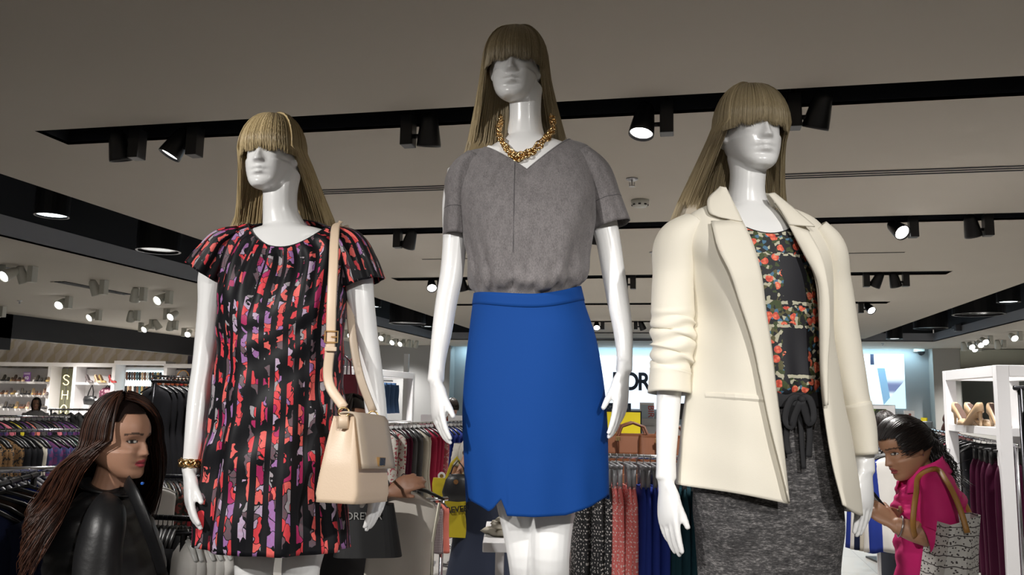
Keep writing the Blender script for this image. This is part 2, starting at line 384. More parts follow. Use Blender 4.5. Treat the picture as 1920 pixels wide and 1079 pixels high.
# slot vents in the ceiling
def vent(px0, px1, py, z, n, label, wdt=.03):
    a = on_z(px0, py, z); 
    c = [on_z(q, py, z)[0] for q in (px0, px1)]
    e = empty('slot_vent', ((c[0] + c[1]) / 2, a[1], z), label=label, cat='air vent', group='slot air vents in the ceiling')
    L = (c[1] - c[0]) / 2
    m = MB(); m.box((-L, -.01, -.002), (L, n * wdt * 2 + .01, .001)); m.build('vent_frame', ceil_m, e)
    for i in range(n):
        m = MB(); m.box((-L + .01, i * 2 * wdt, -.006), (L - .01, i * 2 * wdt + wdt * .75, -.0021)); m.build('slat', void_m, e)
vent(560, 920, 357, H, 3, 'long slot vent between left and middle mannequins')
vent(1290, 1902, 332, H, 3, 'long slot vent right of the right mannequin hair')
vent(790, 900, 486, H, 1, 'thin far slot vent beside the grey sleeve')
vent(1560, 1695, 475, H, 1, 'thin far slot vent right of the blazer shoulder')
vp = on_z(105, 528, H); vq = on_z(255, 552, H)
e = empty('slot_vent', (vp[0], vp[1], H), label='slanting slot vent in the left aisle ceiling', cat='air vent', group='slot air vents in the ceiling')
for i in range(4):
    m = MB(); m.box((i * .07 - .1, 0, -.012), (i * .07 - .05, vq[1] - vp[1], -.001)); m.build('slat', void_m if i else ceil_m, e)
# sprinklers
spk = None
for i, (px, py, lb) in enumerate(((1185, 341, 'near ceiling sprinkler between middle and right mannequins'), (1225, 479, 'far ceiling sprinkler left of the cream sleeve'),
                   (14, 508, 'ceiling sprinkler at the left picture edge'), (37, 570, 'lower ceiling sprinkler at the left edge'), (313, 570, 'ceiling sprinkler above the bright spot near the arm'),
                   (1655, 650, 'tiny sprinkler above the picture screen'), (1120, 651, 'tiny sprinkler above the shop sign'))):
    p = on_z(px, py - 6, H); 
    if spk is None:
        spk = empty('sprinkler'); o = spk
        m = MB(); m.lathe([(.0, 0), (.045, 0), (.045, -.008), (.02, -.02), (.0, -.02)], 16, caps=False); m.build('escutcheon', steel_m, spk, smooth=True)
        m = MB(); m.tube([(0, 0, -.02), (0, 0, -.06)], .008, 6); m.tube([(-.02, 0, -.03), (-.016, 0, -.055), (0, 0, -.062)], .004, 5); m.tube([(.02, 0, -.03), (.016, 0, -.055), (0, 0, -.062)], .004, 5)
        m.lathe([(0, -.06), (.024, -.06), (.024, -.063), (0, -.063)], 12, caps=False); m.build('sprinkler_head', steel_m, spk)
    else: o = copy_tree(spk)
    o.location = (p[0], p[1], H); tag(o, lb, 'sprinkler', 'ceiling sprinklers')
# smoke detector
p = on_z(1200, 376, H); e = empty('smoke_detector', (p[0], p[1], H), label='round white smoke detector on the ceiling above the cream sleeve', cat='smoke detector')
m = MB(); m.lathe([(0, 0), (.075, 0), (.072, -.03), (.055, -.055), (0, -.06)], 24, caps=False); m.build('detector_body', lampwhite_m, e, smooth=True)
for q in range(8):
    a = q * math.pi / 4; m = MB(); m.cbox((0, 0, 0), (.022, .008, .012)); o = m.build('detector_slot', black_m, e); o.location = (.066 * math.cos(a), .066 * math.sin(a), -.042); o.rotation_euler = (0, 0, a + math.pi / 2)
# security camera by the niche
p = on_y(1723, 661, YW - .1); e = empty('security_camera', tuple(p), label='small white dome security camera at the niche corner', cat='camera')
m = MB(); m.cbox((0, 0, .06), (.3, .12, .1)); m.build('camera_base', lampwhite_m, e, bevel=.01)
m = MB(); m.lathe([(.11, .0), (.10, -.05), (.06, -.1), (0, -.12)], 16, caps=False); o = m.build('dome', black_m, e, smooth=True); o.location = (.05, -.05, .02)
p = on_x(1795, 615, FR - .02)
e = empty('wall_bracket', tuple(p), label='small dark bracket on the right trough fascia', cat='bracket')
m = MB(); m.cbox((-.05, 0, 0), (.1, .22, .1)); m.build('bracket_arm', mat('bracket_grey', (.06, .06, .07), .5), e, bevel=.01); m = MB(); m.cbox((-.05, -.2, -.02), (.12, .16, .16)); m.build('bracket_head', MATS['bracket_grey'], e, bevel=.01)
# ================================================================== figures: shared tools
HF = np.array([-RW[0][2], -RW[1][2], 0.]); HF = HF / np.linalg.norm(HF)      # horizontal view direction
HR = np.array([HF[1], -HF[0], 0.])
YAW = math.atan2(HR[1], HR[0])
class Fig:
    """a figure's own frame: x to the side, y away from the viewer side, z up; origin on the ground below it"""
    def __init__(s, D, px0, z0):
        s.D = D; d = ray(px0, 700); s.o = CAM + d * (D / d.dot(HF)); s.o[2] = z0; s.z0 = z0
    def P(s, px, py, dy=0.):
        d = ray(px, py); p = CAM + d * ((s.D + dy) / d.dot(HF)) - s.o
        return np.array([p.dot(HR), dy, p[2]])
    def root(s, name, label, cat, group=None): return empty(name, tuple(s.o), YAW, label, cat, group)

def ring(L, R, Fy, By, zF=None, zB=None, n=96, e=1., v=0., th=None):
    """closed curve through left L, right R, front (y=Fy), back (y=By)"""
    L = np.asarray(L, float); R = np.asarray(R, float)
    th = np.linspace(0, 2 * np.pi, n, endpoint=False) if th is None else th
    c, s = np.cos(th), np.sin(th); cx = np.sign(c) * np.abs(c) ** e; sy = np.sign(s) * np.abs(s) ** e
    xm, hw = (L[0] + R[0]) / 2, (R[0] - L[0]) / 2; y0 = (L[1] + R[1]) / 2
    x = xm + hw * cx; y = np.where(sy < 0, y0 + (y0 - Fy) * sy, y0 + (By - y0) * sy) + (R[1] - L[1]) / 2 * cx
    zs = np.where(c > 0, R[2], L[2]); zmid = (L[2] + R[2]) / 2
    zf = zmid if zF is None else zF; zb = zmid if zB is None else zB
    w_ = c ** 2 if not v else (1 - v) * c ** 2 + v * np.abs(cx)
    z = zs * w_ + np.where(s < 0, zf, zb) * (1 - w_)
    return np.stack([x, y, z], 1)
def loft(rings, rows, t=None):
    K = np.stack(rings); t = np.arange(len(rings), dtype=float) if t is None else np.asarray(t, float)
    tt = np.linspace(t[0], t[-1], rows); return smooth_interp(tt, t, K.reshape(len(rings), -1)).reshape(rows, -1, 3), tt
def normals_of(G, closed=True):
    du = (np.roll(G, -1, 1) - np.roll(G, 1, 1)) if closed else np.gradient(G, axis=1)
    dv = np.gradient(G, axis=0); n = np.cross(du, dv); return n / (np.linalg.norm(n, axis=2, keepdims=True) + 1e-9)
def solidify(o, t, off=-1.):
    m = o.modifiers.new('thick', 'SOLIDIFY'); m.thickness = t; m.offset = off; return o
def arc_uv(G, closed=True):
    """uv in metres: u along the rows (from the first column), v down the columns"""
    d = np.linalg.norm(np.diff(G, axis=1), axis=2); u = np.concatenate([np.zeros((G.shape[0], 1)), np.cumsum(d, 1)], 1)
    u = np.broadcast_to(u.max(0, keepdims=True) * 0 + np.linspace(0, 1, G.shape[1])[None] * np.median(u[:, -1]), u.shape)
    v = np.concatenate([np.zeros((1, G.shape[1])), np.cumsum(np.linalg.norm(np.diff(G, axis=0), axis=2), 0)], 0)
    return np.stack([u, v], 2)

def bez(pts, n):
    """smooth path through points"""
    P = np.asarray(pts, float); t = np.concatenate([[0], np.cumsum(np.linalg.norm(np.diff(P[:, :3], axis=0), axis=1))]); return smooth_interp(np.linspace(0, t[-1], n), t, P)
def limb(mb, pts, n=26, seg=18, flat=None):
    """pts: rows of x, y, z, ra[, rb] -> closed smooth tapered limb with round ends"""
    A = np.array([list(p) + ([p[3]] if len(p) == 4 else []) for p in pts], float); B = bez(A, n)
    pp = [B[0, :3] - nrm(B[1, :3] - B[0, :3]) * B[0, 3] * .5] + [b[:3] for b in B] + [B[-1, :3] + nrm(B[-1, :3] - B[-2, :3]) * B[-1, 3] * .5]
    rr = [(B[0, 3] * .55, B[0, 4] * .55)] + [(b[3], b[4]) for b in B] + [(B[-1, 3] * .55, B[-1, 4] * .55)]
    mb.tube(pp, rr, seg, True, flat)

def head_grid(sex=0., lips=1., nr=84, nc=112, eyes=1.):
    """face looks to -y; origin between the ears at eye level; chin -0.115, top +0.112"""
    z = np.array([-.116, -.113, -.105, -.094, -.082, -.068, -.052, -.035, -.015, .0, .02, .045, .07, .088, .102, .110, .1125])
    fr = np.array([-.058, -.074, -.0835, -.0855, -.0835, -.0855, -.0870, -.0862, -.0865, -.0850, -.0915, -.0920, -.080, -.065, -.044, -.022, -.004])
    bk = np.array([-.040, -.020, .000, .022, .045, .066, .082, .092, .099, .102, .103, .098, .084, .068, .049, .027, .006])
    hw = np.array([.008, .022, .0355, .0455, .0535, .0595, .0640, .0672, .0705, .0720, .0735, .0725, .0640, .0530, .0375, .0205, .005])
    zz = smooth_interp(np.linspace(0, 1, nr), np.linspace(0, 1, len(z)), z); zz = np.sort(zz)
    f = smooth_interp(zz, z, fr); b = smooth_interp(zz, z, bk); h = smooth_interp(zz, z, hw)
    th = np.linspace(-np.pi / 2, 1.5 * np.pi, nc, endpoint=False)
    th = th - .30 * np.sin(2 * (th + np.pi / 2)) * .5 - .25 * np.sin(th + np.pi / 2)           # denser at the face
    G = np.zeros((nr, nc, 3))
    for i in range(nr):
        c, s = np.cos(th), np.sin(th); yc = f[i] * .28 + b[i] * .72 if zz[i] > -.03 else (f[i] + b[i]) / 2
        ef = np.where(s < 0, .80, .92); sp = np.where(s < 0, np.abs(s) ** .86, np.abs(s))
        G[i, :, 0] = h[i] * np.sign(c) * np.abs(c) ** ef; G[i, :, 1] = np.where(s < 0, yc - (yc - f[i]) * sp, yc + (b[i] - yc) * sp); G[i, :, 2] = zz[i]
    X, Y, Z = G[..., 0], G[..., 1], G[..., 2]; front = np.clip((-Y - .02) / .05, 0, 1)
    g = lambda a, s: np.exp(-(a / s) ** 2)
    # nose
    t = np.clip((.012 - Z) / .050, 0, 1); prot = np.where(Z > -.038, .003 + .0215 * t ** 1.25, .0245 * np.exp(-((Z + .038) / .0065) ** 2)) * (Z < .03)
    prot *= np.clip((.032 - Z) / .02, 0, 1); wd = .0062 + .0060 * t ** 2
    d = prot * g(X, wd) + .007 * g(np.abs(X) - .0115, .0055) * g(Z + .0365, .0075)
    # lips, chin, sockets, cheeks, brow
    d += lips * (.0120 * g(X, .0175) * g(Z + .0590, .0050) + .0140 * g(X, .0155) * g(Z + .0730, .0060) - .0100 * g(X, .023) * g(Z + .0656, .0032))
    d += .0030 * g(X, .016) * g(Z + .099, .012) - .0035 * g(X, .02) * g(Z + .0835, .005)
    d -= eyes * .0105 * g(np.abs(X) - .0315, .0155) * g(Z - .001, .0115)
    d += .0030 * g(np.abs(X) - .026, .02) * g(Z - .022, .008)
    d += .0045 * g(np.abs(X) - .045, .017) * g(Z + .027, .018)
    G[..., 1] -= d * front
    return G
def add_head(mb, M, lips=1., eyes=1.):
    G = head_grid(lips=lips, eyes=eyes); s = G.shape
    A = np.asarray(M); W = G.reshape(-1, 3) @ A[:3, :3].T + A[:3, 3]
    mb.grid(W.reshape(s), closed=True, cap=(True, True))
    for sx in (-1, 1):     # ears
        pts = [(sx * .070, .012, -.030, .004, .010), (sx * .072, .012, -.018, .006, .012), (sx * .074, .016, .0, .006, .016), (sx * .073, .018, .014, .005, .013), (sx * .069, .016, .022, .003, .008)]
        Q = [list((A[:3, :3] @ np.array(p[:3])) + A[:3, 3]) + [p[3], p[4]] for p in pts]
        limb(mb, Q, 10, 10, flat=A[:3, :3] @ np.array([0, 1., 0]))
def hand(mb, wrist, d, nrm_out, thumb_dir, L=.175, curl=(.25, .3, .35, .4), spread=.05, thumb_out=.5, wr=(.017, .024), thumb_curl=.15):
    """wrist point, d: towards the fingers, nrm_out: out of the back of the hand, thumb_dir: sideways to the thumb"""
    w_ = np.asarray(wrist, float); d = nrm(d); nb = np.asarray(nrm_out, float); nb = nrm(nb - d * nb.dot(d)); sd = np.cross(d, nb)
    if sd.dot(np.asarray(thumb_dir, float)) < 0: sd = -sd
    k = L / .18
    limb(mb, [list(w_ - d * .02) + [wr[0], wr[1]], list(w_ + d * .015 * k) + [.0155, .0245], list(w_ + d * .05 * k) + [.0145, .034], list(w_ + d * .085 * k) + [.0125, .0365], list(w_ + d * .098 * k) + [.009, .034]], 14, 18, flat=sd)
    lens = (.072, .080, .074, .058); offs = (.0275, .0095, -.0090, -.0265)
    for i in range(4):
        b0 = w_ + d * (.092 if i != 3 else .084) * k + sd * offs[i]; dirv = nrm(d + sd * spread * (1.5 - i)); a = curl[i]; p = [b0 - dirv * .03]; cur = b0; p.append(cur)
        for j, fr_ in enumerate((.46, .30, .24)):
            ang = a * (.55 + .6 * j); dv = nrm(dirv * math.cos(ang) - nb * math.sin(ang)); cur = cur + dv * lens[i] * k * fr_; p.append(cur)
        rr = (.0085, .0088, .0080, .0072, .0058)
        limb(mb, [list(q) + [r * (1 if i != 3 else .88)] for q, r in zip(p, rr)], 14, 10)
    t0 = w_ + d * .018 * k + sd * .016; td = nrm(d * math.cos(thumb_out) + sd * math.sin(thumb_out) - nb * .25)
    t1 = t0 + td * .040 * k; td2 = nrm(td * math.cos(thumb_curl) + d * math.sin(thumb_curl) * 1.5 - nb * .1); t2 = t1 + td2 * .032 * k; t3 = t2 + nrm(td2 + d * .4 * thumb_curl) * .024 * k
    limb(mb, [list(t0 - td * .01) + [.012, .014], list(t0 + td * .018) + [.0125, .014], list(t1) + [.0098], list(t2) + [.0090], list(t3) + [.0066]], 14, 12)
def remesh(mb, name, voxel, smooth_it=3, fac=.5):
    me = mb.mesh(name); o = bpy.data.objects.new(name, me); COL.objects.link(o)
    r = o.modifiers.new('r', 'REMESH'); r.mode = 'VOXEL'; r.voxel_size = voxel; r.use_smooth_shade = True
    if smooth_it:
        q = o.modifiers.new('s', 'SMOOTH'); q.factor = fac; q.iterations = smooth_it
    dg = bpy.context.evaluated_depsgraph_get(); ev = o.evaluated_get(dg); nm = bpy.data.meshes.new_from_object(ev)
    bpy.data.objects.remove(o); bpy.data.meshes.remove(me); nm.name = name; nm.materials.clear()
    nm.polygons.foreach_set('use_smooth', [True] * len(nm.polygons)); return nm
def head_matrix(c, yaw=0., pitch=0., roll=0., s=1.):
    """c head centre; yaw > 0 turns the face to the viewer's right; pitch > 0 lowers the chin"""
    M = Matrix.Translation(Vector(c)) @ Matrix.Rotation(yaw, 4, 'Z') @ Matrix.Rotation(pitch, 4, 'X') @ Matrix.Rotation(roll, 4, 'Y') @ Matrix.Scale(s, 4)
    return np.array(M)
def strands(name, paths, rad, m, parent, tints=None, sides=3, taper=.55):
    """paths: N x K x 3 array of hair locks -> one mesh of thin tubes with a tint per lock"""
    Pn = np.asarray(paths, float); N, K = Pn.shape[:2]
    T_ = np.gradient(Pn, axis=1); T_ /= np.linalg.norm(T_, axis=2, keepdims=True) + 1e-9
    ref = np.zeros_like(T_); ref[..., 1] = 1.; ref[..., 0] = .3
    A = np.cross(T_, ref); A /= np.linalg.norm(A, axis=2, keepdims=True) + 1e-9; B = np.cross(T_, A)
    tt = np.linspace(0, 1, K); rr = rad * (1 - (1 - taper) * tt ** 3); rr[-1] *= .4
    V = np.stack([Pn + (A * math.cos(2 * math.pi * j / sides) + B * math.sin(2 * math.pi * j / sides)) * rr[None, :, None] for j in range(sides)], 2).reshape(-1, 3)
    idx = np.arange(N * K * sides).reshape(N, K, sides); nx = np.roll(idx, -1, 2)
    Fq = np.stack([idx[:, :-1], nx[:, :-1], nx[:, 1:], idx[:, 1:]], -1).reshape(-1, 4)
    me = bpy.data.meshes.new(name); me.vertices.add(len(V)); me.vertices.foreach_set('co', V.astype(np.float32).ravel())
    me.loops.add(Fq.size); me.loops.foreach_set('vertex_index', Fq.astype(np.int32).ravel()); me.polygons.add(len(Fq))
    me.polygons.foreach_set('loop_start', np.arange(0, Fq.size, 4, dtype=np.int32)); me.polygons.foreach_set('loop_total', np.full(len(Fq), 4, np.int32))
    me.polygons.foreach_set('use_smooth', np.ones(len(Fq), bool)); me.update(calc_edges=True)
    tn = np.random.RandomState(3).rand(N) if tints is None else np.asarray(tints)
    at_ = me.attributes.new('tint', 'FLOAT', 'POINT'); at_.data.foreach_set('value', np.repeat(tn, K * sides).astype(np.float32))
    return link(name, me, m, parent)
def hair_mat(name, dark, light, rough=.38):
    m, nt, b = _nt(name); a = nt.nodes.new('ShaderNodeAttribute'); a.attribute_name = 'tint'
    c = rgbmix(nt, a.outputs['Fac'], dark, light); nt.links.new(c, b.inputs['Base Color']); b.inputs['Roughness'].default_value = rough
    b.inputs['Specular IOR Level'].default_value = .55; return m
def xf(M, pts):
    A = np.asarray(M); p = np.asarray(pts, float); return p @ A[:3, :3].T + A[:3, 3]
# ================================================================== three mannequins
manq_m = mat('mannequin_gloss_white', (.80, .80, .795), .28, coat=.25)
def wig(M, zbot, parent, m, seed, back=.13, spread=.55, lean=0., n_long=2600, n_bang=2000):
    """blunt fringe and long straight hair; M head matrix, zbot bottom in figure space"""
    r = np.random.RandomState(seed); ax, ay, az = .0890, .1000, .1150; c0 = np.array([0, .004, .006]); sinv = np.linalg.inv(np.asarray(M))
    K = 10; out = []; tints = []
    # fringe
    for i in range(n_bang):
        ph = r.uniform(-1.28, 1.28); off = 1.0 + r.uniform(0., .075); zend = -.002 + r.normal(0, .0045) - .020 * max(0., abs(ph) - .72) / .4 - .05 * max(0., abs(ph) - 1.05) / .2 - .004 * math.sin(ph * 9 + seed)
        al = np.linspace(r.uniform(.02, .35), 1.72, K * 2); p = np.stack([ax * np.sin(al) ** .86 * math.sin(ph), -ay * np.sin(al) ** .92 * math.cos(ph) * 1.0, az * np.cos(al)], 1) * off + c0
        p[:, 1] += .007 * np.clip((.045 - p[:, 2]) / .045, 0, 1) ** 1.5
        below = p[:, 2] < zend; k = np.argmax(below) if below.any() else len(p) - 1
        q = p[:max(k, 3) + 1]; q[-1] = q[-2] + (q[-1] - q[-2]) * min(1, (q[-2][2] - zend) / (q[-2][2] - q[-1][2] + 1e-9) if k > 2 else 1)
        s = np.linspace(0, len(q) - 1, K); out.append(np.stack([np.interp(s, np.arange(len(q)), q[:, j]) for j in range(3)], 1)); tints.append(r.beta(5, 4))
    fr = xf(M, np.array(out).reshape(-1, 3)).reshape(-1, K, 3)
    # long hair
    K2 = 16; zb = zbot; lg = []; t2 = []
    for i in range(n_long):
        sgn = 1 if r.rand() < .5 else -1; ph = sgn * (1.02 + (math.pi - 1.02) * r.rand() ** 1.1); off = 1.0 + r.uniform(0, .13)
        al = np.linspace(r.uniform(.02, .3), 1.5, 8); p = np.stack([ax * np.sin(al) ** .86 * math.sin(ph), -ay * np.sin(al) ** .92 * math.cos(ph), az * np.cos(al)], 1) * off + c0
        W = xf(M, p); st = W[-1]; nfall = K2 - 8; zt = zb + r.normal(0, .012); t = np.linspace(0, 1, nfall + 1)[1:]
        ctr = np.asarray(M)[:3, 3]; L = st[2] - zt
        x = ctr[0] + (st[0] - ctr[0]) * (1 + spread * t ** 1.1) + lean * t * L
        y = st[1] + np.clip(ctr[1] + back * (1 + .25 * (off - 1) * 6) - st[1], 0, 1) * np.clip(t * 1.35, 0, 1) ** .8 + .01 * np.sin(t * 3 + ph)
        y = np.maximum(y, st[1]); z = st[2] - L * t
        lg.append(np.concatenate([W, np.stack([x, y, z], 1)], 0)); t2.append(r.beta(5, 4))
    # scalp cap under the locks
    mb = MB(); th = np.linspace(0, 2 * np.pi, 40, endpoint=False); rows = []
    for al in np.linspace(.03, 1.62, 16):
        zc = np.ones_like(th); phv = th; a2 = np.where(np.abs(np.angle(np.exp(1j * phv))) < 1.15, np.minimum(al, 1.50), al)
        rows.append(np.stack([ax * np.sin(a2) * np.sin(phv), -ay * np.sin(a2) * np.cos(phv), az * np.cos(a2)], 1) * .985 + c0)
    G = xf(M, np.array(rows).reshape(-1, 3)).reshape(16, 40, 3)
    o = strands('wig', lg, .00125, m, parent, t2); f = strands('fringe', fr, .0011, m, o, tints)
    mb.grid(G, closed=True, cap=(True, False)); cp = mb.build('wig_cap', m, o, smooth=True)
    # sheet of hair behind the neck
    th = np.linspace(.42 * math.pi, 1.58 * math.pi, 30); rows = []
    ctr = np.asarray(M)[:3, 3]; top = xf(M, np.stack([ax * np.sin(th), -ay * np.cos(th), 0 * th + .0], 1) + c0)
    for t in np.linspace(0, 1, 10):
        x = ctr[0] + (top[:, 0] - ctr[0]) * (1 + spread * t ** 1.1) + lean * t * (top[:, 2] - zb); y = top[:, 1] + np.clip(ctr[1] + back - top[:, 1], 0, 1) * min(1, t * 1.35) ** .8
        rows.append(np.stack([x, y, top[:, 2] + (zb + .02 - top[:, 2]) * t], 1))
    mb = MB(); mb.grid(np.array(rows)); mb.build('hair_sheet', m, o, smooth=True)
    return o
blonde_m = hair_mat('wig_blonde', (.27, .195, .088), (.60, .475, .27), .32)
ash_m = hair_mat('wig_ash_blonde', (.25, .19, .10), (.50, .405, .25), .34)

def legs_and_feet(mb, hipL, hipR, kneeL, kneeR, ankL, ankR, k=1.):
    for hp, kn, an in ((hipL, kneeL, ankL), (hipR, kneeR, ankR)):
        hp, kn, an = (np.asarray(q, float) for q in (hp, kn, an)); md = (hp + kn) / 2
        limb(mb, [list(hp) + [.080 * k, .085 * k], list(hp * .7 + kn * .3) + [.078 * k, .080 * k], list(md) + [.068 * k, .070 * k], list(hp * .15 + kn * .85) + [.053 * k, .055 * k], list(kn + np.array([0, -.008, 0])) + [.048 * k, .051 * k],
                  list(kn * .8 + an * .2 + np.array([0, .012, 0])) + [.047 * k, .050 * k], list(kn * .62 + an * .38 + np.array([0, .022, 0])) + [.048 * k, .049 * k], list(kn * .3 + an * .7 + np.array([0, .010, 0])) + [.034 * k, .036 * k], list(an) + [.028 * k, .031 * k]], 40, 20)
        limb(mb, [list(an + np.array([0, .03, -.045])) + [.026, .030], list(an + np.array([0, -.01, -.03])) + [.032, .036], list(an + np.array([0, -.07, -.052])) + [.036, .024], list(an + np.array([0, -.13, -.066])) + [.038, .015], list(an + np.array([0, -.165, -.070])) + [.028, .011]], 16, 14, flat=(0, 0, 1))
def arm(mb, pts): limb(mb, pts, 34, 18)

# ---- left mannequin: printed dress -------------------------------------------------
def build_left():
    f = Fig(2.25, 520, 0.); P = f.P
    head = P(512, 294, .0); top = P(512, 215)[2]; s = (top - P(500, 362)[2]) / .242
    z_feet = P(520, 360)[2] - 1.60; f.o[2] = z_feet; f.z0 = z_feet
    head = P(510, 292, .015)
    root = f.root('mannequin', 'glossy white mannequin in floral striped dress with tan handbag', 'mannequin', 'dressed mannequins')
    M = head_matrix(head, T(-8), T(0), T(0), s)
    mb = MB(); add_head(mb, M, eyes=.7)
    nk0 = P(527, 345, .02); nk1 = P(527, 405, .025); nk2 = P(535, 440, .03)
    limb(mb, [list(nk0 + [0, .01, .03]) + [.050, .052], list(nk0) + [.048, .050], list(nk1) + [.050, .052], list(nk2) + [.066, .062], list(P(538, 475, .02)) + [.09, .07]], 24, 24, flat=(0, 1, 0))
    R = [ring(P(500, 424, .02), P(575, 424, .02), -.03, .07), ring(P(462, 438, .02), P(618, 436, .02), -.052, .075), ring(P(434, 464, .02), P(644, 460, .02), -.066, .085), ring(P(432, 500), P(644, 500), -.080, .09), ring(P(436, 560), P(632, 560), -.095, .085), ring(P(438, 640), P(625, 640), -.085, .08),
         ring(P(430, 740), P(632, 740), -.09, .10), ring(P(418, 830), P(636, 830), -.10, .11), ring(P(420, 880), P(636, 880), -.095, .10)]
    G, _ = loft(R, 40); mb.grid(G, closed=True, cap=(True, True))
    # collar bones
    for sx, a, b in ((0, (517, 447), (462, 436)), (1, (552, 448), (612, 436))):
        limb(mb, [list(P(*a, -.052)) + [.006], list(P((a[0] + b[0]) / 2, (a[1] + b[1]) / 2 - 1, -.045)) + [.0065], list(P(*b, -.018)) + [.008]], 10, 8)
    # arms
    arm(mb, [list(P(428, 470, .02)) + [.045, .052], list(P(405, 510, .02)) + [.040, .046], list(P(396, 570, .015)) + [.032, .036], list(P(388, 640, .01)) + [.0285, .033], list(P(381, 690, .0)) + [.0265, .030], list(P(374, 740, -.01)) + [.0275, .030], list(P(367, 800, -.03)) + [.0250, .027], list(P(361, 850, -.045)) + [.0215, .023], list(P(358, 885, -.05)) + [.0195, .023]])
    hw = P(355, 885, -.055); hand(mb, hw, P(357, 968, -.10) - hw, np.array([-.90, -.42, 0]), np.array([.5, -1., 0]), .168, (.26, .32, .38, .44), -.01, .30, (.0195, .022))
    arm(mb, [list(P(652, 468, .02)) + [.045, .052], list(P(668, 515, .02)) + [.039, .045], list(P(678, 570, .015)) + [.033, .036], list(P(688, 640, .02)) + [.029, .032], list(P(697, 700, .02)) + [.0275, .030], list(P(705, 770, .01)) + [.0265, .029], list(P(711, 840, -.005)) + [.0215, .023], list(P(714, 880, -.01)) + [.0185, .022]])
    hw = P(714, 880, -.01); hand(mb, hw, P(706, 962, -.03) - hw, np.array([.90, -.42, 0]), np.array([-.5, -1., 0]), .168, (.22, .28, .34, .4), -.01, .3, (.0185, .022))
    legs_and_feet(mb, P(478, 900, .02), P(585, 900, .02), P(478, 1062, -.01), P(566, 1062, .0), (P(480, 1062)[0], .03, .075), (P(566, 1062)[0] + .02, .02, .075), .98)
    body = link('mannequin_body', remesh(mb, 'mannequin_body', .0036, 3, .45), manq_m, root)
    wig(M, P(520, 452, .1)[2], root, blonde_m, 11, back=.13, spread=.85, lean=.0)
    return f, root
fL, rootL = build_left()

# ---- middle mannequin -------------------------------------------------
def build_mid():
    f = Fig(2.30, 985, 0.); P = f.P
    top = P(970, 52)[2]; s = (top - P(955, 198)[2]) / .242
    f.o[2] = f.z0 = P(980, 197)[2] - 1.60
    head = P(966, 128, .015)
    root = f.root('mannequin', 'glossy white mannequin in grey top and blue skirt, tallest of three', 'mannequin', 'dressed mannequins')
    M = head_matrix(head, T(-8), T(0), T(0), s)
    mb = MB(); add_head(mb, M, eyes=.7)
    nk0 = P(985, 185, .02); nk1 = P(985, 238, .025)
    limb(mb, [list(nk0 + [0, .01, .03]) + [.050, .051], list(nk0) + [.047, .049], list(nk1) + [.050, .052], list(P(985, 275, .03)) + [.068, .062], list(P(985, 312, .02)) + [.09, .07]], 24, 24, flat=(0, 1, 0))
    R = [ring(P(950, 258, .02), P(1022, 258, .02), -.03, .07), ring(P(910, 284, .02), P(1066, 274, .02), -.054, .075), ring(P(878, 314, .02), P(1092, 304, .02), -.070, .085), ring(P(876, 350), P(1094, 345), -.085, .09), ring(P(890, 410), P(1084, 405), -.105, .085), ring(P(903, 500), P(1078, 495), -.085, .08),
         ring(P(895, 600), P(1090, 600), -.09, .10), ring(P(884, 710), P(1108, 710), -.10, .11), ring(P(890, 770), P(1105, 770), -.095, .10)]
    G, _ = loft(R, 40); mb.grid(G, closed=True, cap=(True, True))
    for a, b in (((966, 287), (915, 277)), ((1000, 287), (1060, 271))):
        limb(mb, [list(P(*a, -.052)) + [.006], list(P((a[0] + b[0]) / 2, (a[1] + b[1]) / 2 - 1, -.045)) + [.0065], list(P(*b, -.018)) + [.008]], 10, 8)
    arm(mb, [list(P(872, 325, .02)) + [.045, .052], list(P(858, 380, .02)) + [.038, .044], list(P(853, 450, .015)) + [.031, .035], list(P(846, 520, .01)) + [.030, .033], list(P(838, 560, .0)) + [.028, .031], list(P(829, 620, -.02)) + [.0265, .028], list(P(819, 690, -.04)) + [.0195, .022], list(P(817, 715, -.05)) + [.0185, .023]])
    hw = P(817, 715, -.05); hand(mb, hw, P(823, 800, -.085) - hw, np.array([-.88, -.46, 0]), np.array([.5, -1., 0]), .186, (.26, .32, .38, .44), -.01, .30, (.0185, .0225))
    arm(mb, [list(P(1100, 320, .02)) + [.045, .052], list(P(1120, 380, .02)) + [.039, .045], list(P(1138, 440, .015)) + [.032, .036], list(P(1150, 510, .01)) + [.030, .033], list(P(1159, 565, .0)) + [.028, .031], list(P(1168, 620, -.02)) + [.0245, .027], list(P(1171, 675, -.04)) + [.0195, .022], list(P(1170, 695, -.05)) + [.0185, .023]])
    hw = P(1169, 695, -.05); hand(mb, hw, P(1160, 800, -.085) - hw, np.array([.84, -.54, 0]), np.array([-.6, -1., 0]), .198, (.18, .25, .32, .40), .0, .34, (.0185, .0225))
    legs_and_feet(mb, P(955, 780, .02), P(1045, 780, .02), P(987, 1045, .03), P(1032, 1040, -.03), (P(1010, 1062)[0], .08, .075), (P(1030, 1062)[0] + .01, -.02, .075), 1.)
    link('mannequin_body', remesh(mb, 'mannequin_body', .0036, 3, .45), manq_m, root)
    wig(M, P(985, 300, .1)[2], root, ash_m, 23, back=.13, spread=.75, lean=.04)
    return f, root
fM, rootM = build_mid()

